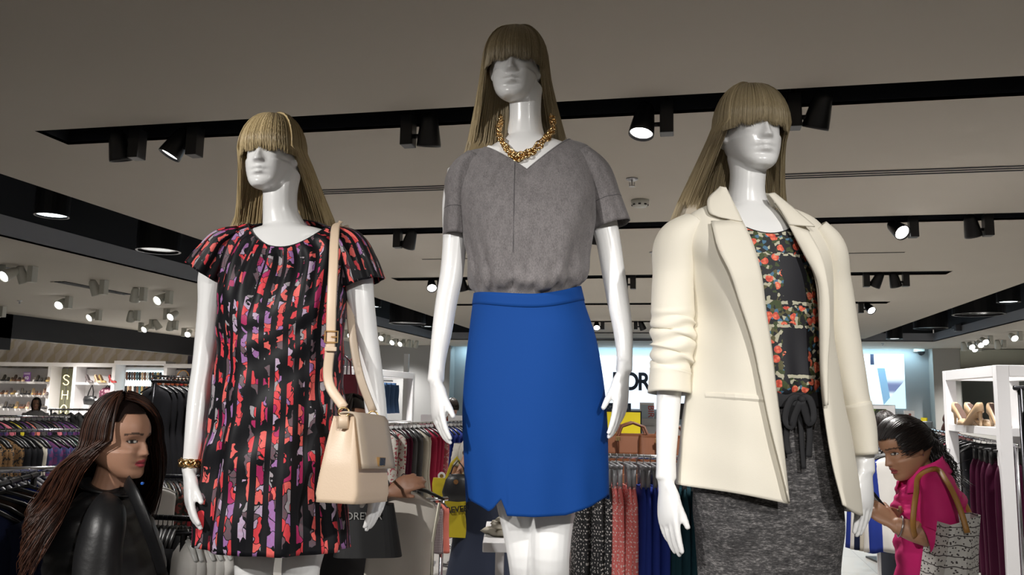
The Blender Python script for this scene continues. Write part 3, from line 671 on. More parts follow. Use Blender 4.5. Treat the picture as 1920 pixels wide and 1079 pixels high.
# ---- right mannequin -------------------------------------------------
def build_right():
    f = Fig(2.08, 1420, 0.); P = f.P
    top = P(1410, 160)[2]; s = (top - P(1420, 326)[2]) / .242
    f.o[2] = f.z0 = P(1410, 325)[2] - 1.60
    head = P(1409, 247, .015)
    root = f.root('mannequin', 'glossy white mannequin in cream blazer and grey drawstring trousers', 'mannequin', 'dressed mannequins')
    M = head_matrix(head, T(8), T(0), T(0), s)
    mb = MB(); add_head(mb, M, eyes=.7)
    nk0 = P(1402, 312, .02); nk1 = P(1400, 370, .025)
    limb(mb, [list(nk0 + [0, .01, .03]) + [.050, .051], list(nk0) + [.047, .049], list(nk1) + [.049, .052], list(P(1402, 405, .03)) + [.068, .062], list(P(1404, 445, .02)) + [.09, .07]], 24, 24, flat=(0, 1, 0))
    R = [ring(P(1365, 388, .02), P(1440, 390, .02), -.03, .07), ring(P(1315, 412, .02), P(1495, 418, .02), -.052, .075), ring(P(1290, 435, .02), P(1530, 445, .02), -.072, .085), ring(P(1288, 480), P(1530, 490), -.088, .09), ring(P(1310, 560), P(1522, 560), -.098, .085), ring(P(1325, 660), P(1528, 660), -.080, .08),
         ring(P(1320, 760), P(1545, 760), -.085, .10), ring(P(1316, 870), P(1555, 870), -.095, .11), ring(P(1320, 940), P(1550, 940), -.09, .10)]
    G, _ = loft(R, 40); mb.grid(G, closed=True, cap=(True, True))
    for a, b in (((1398, 414), (1340, 402)), ((1424, 416), (1475, 408))):
        limb(mb, [list(P(*a, -.052)) + [.006], list(P((a[0] + b[0]) / 2, (a[1] + b[1]) / 2 - 1, -.045)) + [.0065], list(P(*b, -.018)) + [.008]], 10, 8)
    arm(mb, [list(P(1290, 455, .02)) + [.044, .05], list(P(1272, 520, .02)) + [.038, .044], list(P(1262, 600, .015)) + [.032, .036], list(P(1258, 680, .0)) + [.030, .033], list(P(1254, 750, -.01)) + [.0285, .030], list(P(1251, 810, -.02)) + [.0250, .027], list(P(1249, 868, -.03)) + [.0215, .024], list(P(1249, 898, -.035)) + [.020, .025]])
    hw = P(1249, 905, -.035); hand(mb, hw, P(1256, 1015, -.06) - hw, np.array([-.86, -.5, 0]), np.array([.5, -1., 0]), .180, (.18, .24, .30, .36), -.01, .28, (.020, .0245))
    arm(mb, [list(P(1530, 470, .02)) + [.044, .05], list(P(1552, 540, .03)) + [.038, .044], list(P(1575, 640, .035)) + [.032, .036], list(P(1597, 740, .035)) + [.029, .032], list(P(1614, 810, .03)) + [.025, .028], list(P(1621, 860, .02)) + [.021, .024], list(P(1622, 885, .015)) + [.020, .024]])
    hw = P(1622, 882, .015); hand(mb, hw, P(1620, 985, -.005) - hw, np.array([.6, -.8, 0]), np.array([-.8, -.6, 0]), .170, (.12, .17, .22, .28), .01, .28, (.020, .0245))
    legs_and_feet(mb, P(1375, 930, .02), P(1495, 930, .02), (P(1390, 1000)[0], .0, .52), (P(1500, 1000)[0], .0, .52), (P(1400, 1000)[0], .03, .075), (P(1500, 1000)[0], .02, .075), 1.)
    link('mannequin_body', remesh(mb, 'mannequin_body', .0036, 3, .45), manq_m, root)
    wig(M, P(1420, 415, .1)[2], root, ash_m, 37, back=.15, spread=.75, lean=-.03)
    return f, root
fR, rootR = build_right()
for f_, nm in ((fL, 'left'), (fM, 'middle'), (fR, 'right')):
    e = empty('display_plinth', (f_.o[0], f_.o[1], 0), YAW, 'white display plinth under the ' + {'left': 'printed dress', 'middle': 'blue skirt', 'right': 'cream blazer'}[nm] + ' mannequin', 'plinth', 'mannequin plinths')
    m = MB(); m.cbox((0, 0, (f_.z0 - .012) / 2), (.5, .5, f_.z0 - .012)); m.build('plinth_body', whitepaint_m, e, bevel=.006)
    print('plinth', nm, f_.z0)
# ================================================================== clothes and things on the mannequins
def uvnode(nt): 
    n = nt.nodes.new('ShaderNodeUVMap'); n.uv_map = 'UVMap'; return n.outputs[0]
def sepxyz(nt, v):
    s = nt.nodes.new('ShaderNodeSeparateXYZ'); nt.links.new(v, s.inputs[0]); return s.outputs
def combxyz(nt, x, y, z=0.):
    c = nt.nodes.new('ShaderNodeCombineXYZ')
    for i, q in enumerate((x, y, z)):
        if isinstance(q, (int, float)): c.inputs[i].default_value = q
        else: nt.links.new(q, c.inputs[i])
    return c.outputs[0]
def noise(nt, v, scale, detail=3., rough=.5, dim='3D'):
    n = nt.nodes.new('ShaderNodeTexNoise'); n.noise_dimensions = dim; n.inputs['Scale'].default_value = scale; n.inputs['Detail'].default_value = detail; n.inputs['Roughness'].default_value = rough
    if v is not None: nt.links.new(v, n.inputs['Vector'])
    return n
def voro(nt, v, scale, feature='F1', rand=1.):
    n = nt.nodes.new('ShaderNodeTexVoronoi'); n.voronoi_dimensions = '2D'; n.feature = feature; n.inputs['Scale'].default_value = scale; n.inputs['Randomness'].default_value = rand
    nt.links.new(v, n.inputs['Vector']); return n
def ramp(nt, fac, stops, const=True):
    r = nt.nodes.new('ShaderNodeValToRGB'); r.color_ramp.interpolation = 'CONSTANT' if const else 'LINEAR'
    el = r.color_ramp.elements
    while len(el) < len(stops): el.new(.5)
    for e, (p, c) in zip(el, stops): e.position = p; e.color = (*c, 1)
    nt.links.new(fac, r.inputs[0]); return r.outputs[0]
def bump(nt, b, h, strength=.3, dist=.002):
    n = nt.nodes.new('ShaderNodeBump'); n.inputs['Strength'].default_value = strength; n.inputs['Distance'].default_value = dist
    nt.links.new(h, n.inputs['Height']); nt.links.new(n.outputs[0], b.inputs['Normal'])

# printed satin of the dress: stripes of torn flower petals on black
dress_m, nt, b = _nt('dress_print'); uv = uvnode(nt); X = sepxyz(nt, uv)
wob = noise(nt, uv, 26., 2., .5, '2D'); wv = sepxyz(nt, wob.outputs['Color'])
sx = mth(nt, 'FRACT', mth(nt, 'MULTIPLY', X[0], 31.))
stripe = mth(nt, 'LESS_THAN', mth(nt, 'ABSOLUTE', mth(nt, 'SUBTRACT', sx, .5)), .27)
wx = mth(nt, 'ADD', X[0], mth(nt, 'MULTIPLY', wv[0], .035)); wy = mth(nt, 'ADD', mth(nt, 'MULTIPLY', X[1], .62), mth(nt, 'MULTIPLY', wv[1], .04))
pv = combxyz(nt, wx, wy); vo = voro(nt, pv, 58.); cr = sepxyz(nt, vo.outputs['Color'])
hue = ramp(nt, cr[0], [(0, (.006, .006, .008)), (.36, (.78, .065, .07)), (.55, (.86, .16, .13)), (.67, (.42, .025, .13)), (.72, (.33, .20, .48)), (.79, (.52, .47, .64)), (.86, (.07, .11, .12)), (.95, (.34, .40, .42))])
vd = voro(nt, pv, 58., 'DISTANCE_TO_EDGE'); edge = mth(nt, 'GREATER_THAN', vd.outputs['Distance'], .045)
n2 = noise(nt, uv, 160., 3., .6, '2D'); hue2 = rgbmix(nt, mth(nt, 'MULTIPLY', n2.outputs['Fac'], .5), hue, (.34, .03, .07))
hue3 = rgbmix(nt, mth(nt, 'GREATER_THAN', cr[0], .36), (.006, .006, .008), hue2)
fin = rgbmix(nt, mth(nt, 'MULTIPLY', stripe, edge), (.008, .008, .010), hue3)
nt.links.new(fin, b.inputs['Base Color']); b.inputs['Roughness'].default_value = .5; b.inputs['Specular IOR Level'].default_value = .2
# heather grey jersey, royal crepe, cream suiting, marled knit, flower blouse
jersey_m, nt, b = _nt('grey_heather_jersey'); tc = nt.nodes.new('ShaderNodeTexCoord'); mp = nt.nodes.new('ShaderNodeMapping'); mp.inputs['Scale'].default_value = (1, 1, .45); nt.links.new(tc.outputs['Object'], mp.inputs[0])
n1 = noise(nt, mp.outputs[0], 420., 3., .7); n2 = noise(nt, mp.outputs[0], 60., 3., .6)
f1 = mth(nt, 'ADD', mth(nt, 'MULTIPLY', n1.outputs['Fac'], .75), mth(nt, 'MULTIPLY', n2.outputs['Fac'], .35))
c = ramp(nt, f1, [(.36, (.088, .080, .082)), (.70, (.205, .190, .192))], False); nt.links.new(c, b.inputs['Base Color']); b.inputs['Roughness'].default_value = .9; b.inputs['Sheen Weight'].default_value = .15; bump(nt, b, n1.outputs['Fac'], .25, .001)
skirt_m = mat('royal_blue_crepe', (.0015, .048, .235), .8, bump=.12, bscale=900, spec=.25)
cream_m = mat('cream_suiting', (.76, .715, .61), .8, bump=.12, bscale=700, noise=.03, nscale=9)
creamin_m = mat('cream_lining', (.58, .53, .42), .85)
marl_m, nt, b = _nt('grey_marl_knit'); tc = nt.nodes.new('ShaderNodeTexCoord'); mp = nt.nodes.new('ShaderNodeMapping'); mp.inputs['Scale'].default_value = (.28, .28, 1.); nt.links.new(tc.outputs['Object'], mp.inputs[0])
n1 = noise(nt, mp.outputs[0], 330., 4., .75); n2 = noise(nt, mp.outputs[0], 90., 2., .6)
f1 = mth(nt, 'ADD', mth(nt, 'MULTIPLY', n1.outputs['Fac'], .8), mth(nt, 'MULTIPLY', n2.outputs['Fac'], .3))
c = ramp(nt, f1, [(.40, (.014, .014, .015)), (.57, (.066, .063, .064)), (.74, (.30, .285, .28))], False); nt.links.new(c, b.inputs['Base Color']); b.inputs['Roughness'].default_value = .92; bump(nt, b, n1.outputs['Fac'], .3, .001)
blackcloth_m = mat('black_cloth', (.010, .010, .012), .8, bump=.1, bscale=500)
flower_m, nt, b = _nt('flower_blouse'); tc = nt.nodes.new('ShaderNodeTexCoord'); O = sepxyz(nt, tc.outputs['Object'])
# garlands: two upright bands and paired cross bands
u = mth(nt, 'SUBTRACT', O[0], .062); au = mth(nt, 'ABSOLUTE', u); zz = mth(nt, 'MULTIPLY', O[2], 1 / .175); fz = mth(nt, 'ABSOLUTE', mth(nt, 'SUBTRACT', mth(nt, 'FRACT', zz), .5))
nw = noise(nt, tc.outputs['Object'], 55., 2., .5); nwf = mth(nt, 'SUBTRACT', nw.outputs['Fac'], .5)
band = mth(nt, 'GREATER_THAN', mth(nt, 'ADD', au, mth(nt, 'MULTIPLY', nwf, .035)), .033)
cross = mth(nt, 'GREATER_THAN', mth(nt, 'ADD', fz, mth(nt, 'MULTIPLY', nwf, .25)), .38)
gar = mth(nt, 'MAXIMUM', band, cross)
pv = combxyz(nt, O[0], O[2]); v1 = voro(nt, pv, 48.); v2 = voro(nt, pv, 120.); c1 = sepxyz(nt, v1.outputs['Color']); c2 = sepxyz(nt, v2.outputs['Color'])
rose = mth(nt, 'MULTIPLY', mth(nt, 'LESS_THAN', v1.outputs['Distance'], .44), mth(nt, 'GREATER_THAN', c1[0], .50))
rosec = ramp(nt, mth(nt, 'ADD', mth(nt, 'MULTIPLY', v2.outputs['Distance'], .9), mth(nt, 'MULTIPLY', c1[1], .25)), [(.0, (.90, .42, .26)), (.35, (.80, .17, .09)), (.8, (.55, .06, .04))], False)
leaf = ramp(nt, c2[0], [(0, (.010, .011, .014)), (.34, (.045, .065, .02)), (.60, (.10, .09, .035)), (.70, (.06, .16, .26)), (.80, (.46, .44, .32)), (.91, (.012, .016, .012))])
inner = rgbmix(nt, rose, leaf, rosec)
fin = rgbmix(nt, gar, (.010, .010, .014), inner)
rope = mth(nt, 'LESS_THAN', mth(nt, 'ABSOLUTE', mth(nt, 'SUBTRACT', mth(nt, 'ADD', fz, mth(nt, 'MULTIPLY', nwf, .05)), .34)), .022)
fin = rgbmix(nt, mth(nt, 'MULTIPLY', rope, mth(nt, 'GREATER_THAN', c2[1], .25)), fin, (.46, .44, .33))
nt.links.new(fin, b.inputs['Base Color']); b.inputs['Roughness'].default_value = .7
gold_m = mat('gold_metal', (.80, .54, .25), .22, 1.)
leather_m = mat('beige_leather', (.66, .51, .37), .42, bump=.1, bscale=260)
leather2_m = mat('beige_leather_shaded', (.46, .37, .28), .5, bump=.15, bscale=300)  # darker copy of the bag leather, with shade partly put into its colour

def surf_y(G, x, z):
    """front surface depth of a loft at (x, z)"""
    Q = G.reshape(-1, 3); fr = Q[Q[:, 1] < np.median(Q[:, 1])]; d = (fr[:, 0] - x) ** 2 + (fr[:, 2] - z) ** 2; k = np.argsort(d)[:6]; w_ = 1 / (d[k] + 1e-7); return float((fr[k, 1] * w_).sum() / w_.sum())
def cloth(name, G, m, parent, closed=True, thick=.0025, uvs=None):
    mb = MB(); mb.grid(G, closed=closed, uv=uvs if uvs is not None else arc_uv(G)); o = mb.build(name, m, parent, smooth=True, fix=False); solidify(o, thick, 0.); return o
def sleeve_grid(pts, n=36, rows=26, flat=(0, 1, 0)):
    A = np.array(pts, float); B = bez(A, rows); G = np.zeros((rows, n, 3)); q = np.linspace(0, 2 * np.pi, n, endpoint=False)
    for i in range(rows):
        t = nrm(B[min(i + 1, rows - 1), :3] - B[max(i - 1, 0), :3]); bb = np.array(flat, float); bb = nrm(bb - t * bb.dot(t)); a = np.cross(bb, t)
        G[i] = B[i, :3] + np.outer(np.cos(q), a) * B[i, 3] + np.outer(np.sin(q), bb) * B[i, 4]
    return G, B
# ---------------------------------------------------------------- dress
def dress():
    P = fL.P; NB = 260
    root = fL.root('dress', 'black satin dress with red and purple petal stripes on the left mannequin', 'dress')
    z = lambda px, py, dy: P(px, py, dy)[2]
    R = [ring(P(469, 421, .015), P(621, 427, .015), -.084, .075, z(541, 464, -.084), z(540, 412, .075), NB, .95),
         ring(P(444, 432, .02), P(652, 434, .02), -.104, .092, z(540, 500, -.104), z(540, 436, .09), NB),
         ring(P(424, 478, .015), P(656, 478, .015), -.132, .108, z(530, 548, -.132), z(540, 500, .1), NB),
         ring(P(413, 545, .01), P(650, 552, .01), -.146, .115, z(530, 600, -.146), z(540, 570, .11), NB),
         ring(P(412, 640), P(641, 640), -.142, .115, z(530, 668, -.142), n=NB), ring(P(400, 770), P(641, 770), -.145, .122, z(530, 785, -.145), n=NB), ring(P(380, 890), P(644, 890), -.150, .13, z(530, 900, -.15), n=NB),
         ring(P(363, 1012), P(650, 1028), -.152, .138, z(520, 1046, -.152), z(520, 1015, .13), NB)]
    G, t = loft(R, 110, [0, .6, 1.3, 2, 3, 4.2, 5.3, 6.3]); n = normals_of(G); th = np.linspace(0, 2 * np.pi, NB, endpoint=False)[None]; tt = t[:, None]; sg = np.sign((n * (G - G.mean(1, keepdims=True))).sum(2).mean()); n = n * sg
    front = np.clip(-np.sin(th), 0, 1)
    d = .0075 * np.cos(19 * th + 1.) * np.clip(1.9 - tt, 0, 1) ** .7 * np.clip(tt / .3, 0, 1) * (.35 + .65 * front)
    d += .0075 * np.sin(9 * th + .35 * np.sin(tt * 2)) * np.clip((tt - 1.6) / 3.5, 0, 1) + .0045 * np.sin(15 * th + 1.3 * np.sin(tt * 1.3)) * np.clip((tt - 3.2) / 2, 0, 1)
    xm = np.abs(np.angle(np.exp(1j * (th - (1.5 * np.pi - .24 - .05 * np.clip(tt - 1, 0, 2)))))); d -= .011 * np.exp(-(xm / .03) ** 2) * np.exp(-((tt - .95) / .85) ** 2)
    d += .004 * np.sin(7 * tt + 3 * th) * np.sin(4 * th + tt) * np.clip((tt - 1.5), 0, 1)
    G = G + n * d[..., None]
    uvs = np.stack(np.broadcast_arrays(th / (2 * np.pi) * 1.13 + 0 * tt, 0 * th + np.linspace(0, .92, 110)[:, None]), 2)
    cloth('bodice_and_skirt', G, dress_m, root, uvs=uvs)
    for nm, pts in (('sleeve', [list(P(456, 440, .02)) + [.022, .060], list(P(424, 458, .018)) + [.040, .070], list(P(404, 487, .015)) + [.052, .070], list(P(385, 514, .015)) + [.058, .064]]),
                    ('sleeve', [list(P(636, 440, .02)) + [.022, .060], list(P(656, 458, .018)) + [.042, .070], list(P(669, 492, .015)) + [.053, .070], list(P(681, 533, .015)) + [.058, .064]])):
        S, B = sleeve_grid(pts, 64, 24); q = np.linspace(0, 2 * np.pi, 64, endpoint=False)[None]; tt2 = np.linspace(0, 1, 24)[:, None]; c0 = B[:, None, :3]
        S = c0 + (S - c0) * (1 + .05 * np.sin(7 * q) * tt2 + .03 * np.sin(11 * q + 2))[..., None]
        us = np.stack(np.broadcast_arrays(q / (2 * np.pi) * .46, tt2 * .16), 2); cloth(nm, S, dress_m, root, uvs=us)
    # bound neckline
    mb = MB(); nk = G[0]; mb.tube([tuple(p) for p in np.vstack([nk[::4], nk[:1]])], .0022, 6, False); mb.build('neckline_binding', blackcloth_m, root, smooth=True)
    return G
G_dress = dress()
# ---------------------------------------------------------------- tee
def tee():
    P = fM.P; NB = 220; z = lambda px, py, dy: P(px, py, dy)[2]
    root = fM.root('tee_shirt', 'heather grey v-neck tee with drop sleeves tucked into the blue skirt', 't-shirt')
    R = [ring(P(906, 281, .02), P(1069, 265, .02), -.086, .078, z(965, 318, -.086), z(985, 255, .08), NB, .95, v=.95),
         ring(P(874, 289, .02), P(1102, 276, .02), -.114, .098, z(968, 352, -.114), z(985, 280, .1), NB, v=.4),
         ring(P(858, 335, .02), P(1120, 322, .02), -.136, .112, z(972, 405, -.136), z(985, 330, .1), NB),
         ring(P(868, 425, .01), P(1114, 415, .01), -.146, .118, z(978, 462, -.146), z(985, 420, .1), NB), ring(P(880, 485), P(1102, 478), -.142, .12, z(985, 508, -.142), n=NB), ring(P(886, 528), P(1097, 522), -.142, .12, z(985, 531, -.142), n=NB),
         ring(P(894, 549), P(1084, 539), -.118, .106, z(985, 548, -.118), n=NB), ring(P(900, 566), P(1080, 558), -.108, .098, z(985, 568, -.108), n=NB)]
    G, t = loft(R, 96, [0, .5, 1.2, 2.3, 3.2, 3.8, 4.1, 4.3]); n = normals_of(G); n *= np.sign((n * (G - G.mean(1, keepdims=True))).sum(2).mean()); th = np.linspace(0, 2 * np.pi, NB, endpoint=False)[None]; tt = t[:, None]
    d = .0055 * np.sin(17 * th + 1.5 * np.sin(tt)) * np.clip((tt - 2.2) / 1.6, 0, 1) + .0055 * np.sin(7 * th + tt * 1.2) * np.clip((tt - 1.2) / 1.5, 0, 1) + .003 * np.sin(31 * th) * np.clip((tt - 3.5) / .5, 0, 1)
    xm = np.abs(np.angle(np.exp(1j * (th - 1.5 * np.pi - .55 + .18 * (tt - 3))))); d += .008 * np.exp(-(xm / .09) ** 2) * np.clip((tt - 2.4) / 1.2, 0, 1)
    d = d * np.clip((4.12 - tt) / .2, 0, 1); G = G + n * d[..., None]; cloth('tee_body', G, jersey_m, root)
    for pts, cw in (([list(P(892, 300, .02)) + [.030, .07], list(P(870, 330, .02)) + [.045, .08], list(P(861, 380, .018)) + [.040, .068], list(P(856, 443, .015)) + [.0355, .056]], 0),
                ([list(P(1088, 292, .02)) + [.030, .07], list(P(1112, 325, .02)) + [.046, .08], list(P(1132, 375, .018)) + [.047, .07], list(P(1147, 424, .015)) + [.0535, .060]], 1)):
        S, B = sleeve_grid(pts, 60, 30); q = np.linspace(0, 2 * np.pi, 60, endpoint=False)[None]; t2 = np.linspace(0, 1, 30)[:, None]; c0 = B[:, None, :3]
        S = c0 + (S - c0) * (1 + .035 * np.sin(5 * q + 2) * t2 + .02 * np.sin(9 * q + 4 * t2))[..., None]
        o = cloth('sleeve', S, jersey_m, root)
        k = 20; mb = MB(); c = c0[k]; lp = c + (S[k] - c) * 1.012; mb.tube([tuple(p) for p in np.vstack([lp, lp[:1]])], .0012, 5, False); mb.build('cuff_seam', mat('grey_seam', (.07, .066, .07), .9), o, smooth=True)
    pts = [P(px, py) for px, py in ((965, 320), (964, 360), (963, 420), (962, 480), (961, 540))]; pts = [(p[0], surf_y(G, p[0], p[2]) - .0012, p[2]) for p in pts]
    mb = MB(); mb.tube([tuple(p) for p in bez(pts, 30)], .0013, 5); mb.build('front_seam', MATS['grey_seam'], root, smooth=True)
    mb = MB(); mb.tube([tuple(p) for p in np.vstack([G[0][::3], G[0][:1]])], .0028, 6, False); mb.build('neckband', jersey_m, root, smooth=True)
    return G
G_tee = tee()
# ---------------------------------------------------------------- skirt
def skirt():
    P = fM.P; NB = 320; z = lambda px, py, dy: P(px, py, dy)[2]
    root = fM.root('pencil_skirt', 'royal blue knee-length pencil skirt with notched hem on the middle mannequin', 'skirt')
    R = [ring(P(890, 551, 0), P(1088, 538, 0), -.124, .108, z(985, 551, -.124), n=NB), ring(P(886, 575, 0), P(1095, 568, 0), -.126, .112, z(985, 580, -.126), n=NB), ring(P(879, 625), P(1113, 625), -.130, .128, n=NB), ring(P(871, 700), P(1127, 700), -.134, .138, n=NB), ring(P(868, 765), P(1135, 765), -.136, .142, n=NB),
         ring(P(871, 850), P(1140, 850), -.138, .142, n=NB), ring(P(876, 943), P(1141, 937), -.138, .14, z(1000, 966, -.138), z(1000, 950, .14), NB)]
    G, t = loft(R, 80, [0, .3, 1, 2, 2.8, 3.9, 5.1]); th = np.linspace(0, 2 * np.pi, NB, endpoint=False)
    # hem line with the notch
    hp = [(876, 944), (893, 952), (915, 963), (924, 957), (938, 940), (941, 938), (952, 968), (1000, 969), (1060, 967), (1110, 952), (1141, 936)]
    hx = [P(a, b_, -.13)[0] for a, b_ in hp]; hz = [P(a, b_, -.13)[2] for a, b_ in hp]
    fr = np.sin(th) < 0; zb = G[-1, :, 2].copy(); tgt = np.where(fr, np.interp(G[-1, :, 0], hx, hz), zb); bl = np.clip(-np.sin(th) * 6, 0, 1); tgt = zb + (tgt - zb) * bl
    s = np.clip((t - 3.3) / 1.8, 0, 1)[:, None]; G[..., 2] += s * (tgt - zb)[None]
    n = normals_of(G); n *= np.sign((n * (G - G.mean(1, keepdims=True))).sum(2).mean())
    tt = t[:, None]; d = .0018 * np.sin(5 * th[None] + tt) + .002 * np.sin(11 * th[None]) * np.clip((tt - 3.5), 0, 1)
    over = (G[..., 0] > P(952, 960)[0]) & fr[None]; d = d + np.where(over, .004, 0.) * np.clip((tt - 3.9) / 1.2, 0, 1)
    G = G + n * d[..., None]; cloth('skirt_panel', G, skirt_m, root)
    W = G[:5] + n[:5] * .0022; cloth('waistband', W, skirt_m, root, thick=.002)
    return G
G_skirt = skirt()
# ---------------------------------------------------------------- blazer, blouse, trousers
def blazer():
    P = fR.P
    # blouse
    rt = fR.root('blouse', 'black blouse printed with orange roses under the cream blazer', 'blouse'); z = lambda px, py, dy: P(px, py, dy)[2]; NB = 160
    R = [ring(P(1352, 412, .01), P(1492, 416, .01), -.084, .075, z(1438, 438, -.084), z(1405, 400, .075), NB), ring(P(1335, 450, .01), P(1510, 452, .01), -.102, .085, z(1440, 480, -.1), n=NB), ring(P(1325, 540), P(1525, 540), -.116, .095, n=NB), ring(P(1330, 640), P(1532, 640), -.112, .095, n=NB), ring(P(1335, 722), P(1538, 722), -.116, .100, n=NB), ring(P(1342, 744), P(1532, 744), -.100, .095, n=NB)]
    G, t = loft(R, 60); n = normals_of(G); n *= np.sign((n * (G - G.mean(1, keepdims=True))).sum(2).mean()); th = np.linspace(0, 2 * np.pi, NB, endpoint=False)[None]
    G = G + n * (.003 * np.sin(13 * th + 2) * np.clip(t[:, None] - 2.5, 0, 1.5))[..., None]; cloth('blouse_front', G, flower_m, rt)
    mb = MB(); mb.tube([tuple(p) for p in np.vstack([G[0][::3], G[0][:1]])], .0022, 6, False); mb.build('neckline_binding', blackcloth_m, rt, smooth=True)
    # trousers
    rt = fR.root('trousers', 'grey marl knit trousers with black drawstring waist on the right mannequin', 'trousers')
    mb = MB(); R = [ring(P(1348, 760), P(1538, 758), -.105, .10, n=60), ring(P(1325, 810), P(1552, 810), -.115, .12, n=60), ring(P(1306, 880), P(1566, 880), -.122, .135, n=60), ring(P(1300, 950), P(1574, 950), -.124, .135, n=60), ring(P(1304, 1000), P(1574, 1000), -.118, .125, n=60), ring(P(1310, 1090), P(1568, 1090), -.105, .115, n=60)]
    G2, _ = loft(R, 40); mb.grid(G2, closed=True, cap=(True, True)); zk = .50
    for xa, xb in ((1378, 1386), (1506, 1506)):
        a = P(xa, 985); k = P(xb, 985); hw = abs(P(1440, 985)[0] - P(1302, 985)[0]) / 2 * 1.03
        limb(mb, [list(a + [0, 0, .05]) + [hw * .98, .115], list(a) + [hw, .118], [k[0], .0, .66, .085, .10], [k[0] + .004, .0, .45, .070, .08], [k[0] + .008, .02, .2, .058, .066], [k[0] + .01, .03, .12, .05, .055]], 40, 30, flat=(0, 1, 0))
    for px, py, r, dx in ((1405, 850, .012, 40), (1520, 870, .01, 30), (1500, 905, .009, 60)): pass
    link('trouser_legs', remesh(mb, 'trouser_legs', .0055, 5), marl_m, rt)
    mb = MB(); Wb, _ = loft([ring(P(1344, 738), P(1536, 736), -.107, .098, n=80), ring(P(1340, 750), P(1540, 748), -.112, .102, n=80), ring(P(1340, 764), P(1543, 762), -.113, .104, n=80)], 12)
    cloth('waistband', Wb, blackcloth_m, rt, thick=.006)
    def ribbon(pts, wd, nm, y0=-.122):
        Q = [P(px, py, y0 - .004 * i) for i, (px, py) in enumerate(pts)]; mb = MB(); mb.tube([tuple(p) for p in bez(Q, 22)], [(wd, .0022)] * 22, 8, True, flat=(0, 1, 0)); mb.build(nm, blackcloth_m, rt, smooth=True)
    ribbon([(1502, 748), (1490, 755), (1478, 790), (1476, 840), (1480, 852)], .0075, 'drawstring')
    ribbon([(1504, 750), (1512, 765), (1518, 810), (1516, 858)], .0075, 'drawstring')
    ribbon([(1504, 750), (1500, 770), (1502, 810), (1507, 880)], .006, 'drawstring')
    ribbon([(1502, 748), (1488, 746), (1476, 765), (1475, 795), (1482, 802), (1490, 780), (1501, 754)], .0085, 'bow_loop', -.124)
    ribbon([(1503, 748), (1514, 746), (1524, 765), (1524, 788), (1518, 795), (1511, 778), (1504, 754)], .0085, 'bow_loop', -.124)
    mb = MB(); k = P(1503, 750, -.128); mb.lathe([(0, -.01), (.009, -.006), (.010, .0), (.009, .006), (0, .01)], 12, Matrix.Translation(Vector(k)), False); mb.build('knot', blackcloth_m, rt, smooth=True)
    # blazer
    rt = fR.root('blazer', 'open cream blazer with notched lapels and scrunched sleeves on right mannequin', 'blazer')
    rows = [((1335, 384, .03), (1470, 394, .03), (1352, 372), (1452, 382), -.03, .092), ((1292, 404, .02), (1518, 416, .02), (1386, 412), (1478, 421), -.070, .105), ((1268, 440, .02), (1546, 450, .02), (1407, 450), (1494, 452), -.102, .115), ((1286, 510, .01), (1556, 530, .01), (1426, 513), (1526, 515), -.130, .12), ((1300, 600, .01), (1556, 620, .01), (1438, 610), (1536, 612), -.136, .12),
            ((1299, 660, .0), (1563, 680, .0), (1446, 680), (1538, 690), -.138, .12), ((1290, 745, .0), (1576, 765, 0), (1456, 738), (1543, 756), -.146, .13), ((1281, 830, .0), (1592, 850, 0), (1468, 832), (1558, 858), -.156, .145), ((1272, 908, .0), (1606, 962, 0), (1480, 946), (1580, 948), -.165, .155)]
    K = []
    NC = 150
    for (l, r_, le, re, yf, yb) in rows:
        L = P(*l); R_ = P(*r_); A = P(*le, yf); B = P(*re, yf); hm = P((le[0] * .55 + l[0] * .45), le[1] * .5 + l[1] * .5, yf * .92); hn = P((re[0] * .55 + r_[0] * .45), re[1] * .5 + r_[1] * .5, yf * .92)
        xm = (L[0] + R_[0]) / 2; zm = (L[2] + R_[2]) / 2
        ctl = [A, hm, L + [.012, -.055, 0], L, L + [.02, .06, 0], [xm - .06, yb * .97, zm], [xm, yb, zm], [xm + .06, yb * .97, zm], R_ + [-.02, .06, 0], R_, R_ + [-.012, -.055, 0], hn, B]
        c = np.array([list(map(float, q)) for q in ctl]); tk = np.linspace(0, 1, len(c)); K.append(smooth_interp(np.linspace(0, 1, NC), tk, c))
    tk = [0, .35, .8, 1.7, 2.8, 3.5, 4.5, 5.6, 6.8]; G, t = loft(K, 100, tk); n = normals_of(G, False); u = np.linspace(0, 1, NC)[None]; tt = t[:, None]
    d = .0025 * np.sin(20 * u + tt * .6) + .0045 * np.sin(26 * u + 1) * np.clip((tt - 4) / 3, 0, 1) + .0008 * np.sin(5 * tt + 25 * u) * np.clip((tt - 1), 0, 1)
    d *= np.clip(u / .05, 0, 1) * np.clip((1 - u) / .05, 0, 1)
    G = G + n * d[..., None]
    mb = MB(); mb.grid(G, uv=arc_uv(G)); o = mb.build('blazer_body', cream_m, rt, smooth=True, fix=False); solidify(o, .004, 0)
    zr = [P(le[0], le[1], yf)[2] for (_, _, le, _, yf, _) in rows]; yr = [yf for (_, _, _, _, yf, _) in rows]
    yfront = lambda zz: float(np.interp(-zz, [-q for q in zr], yr))
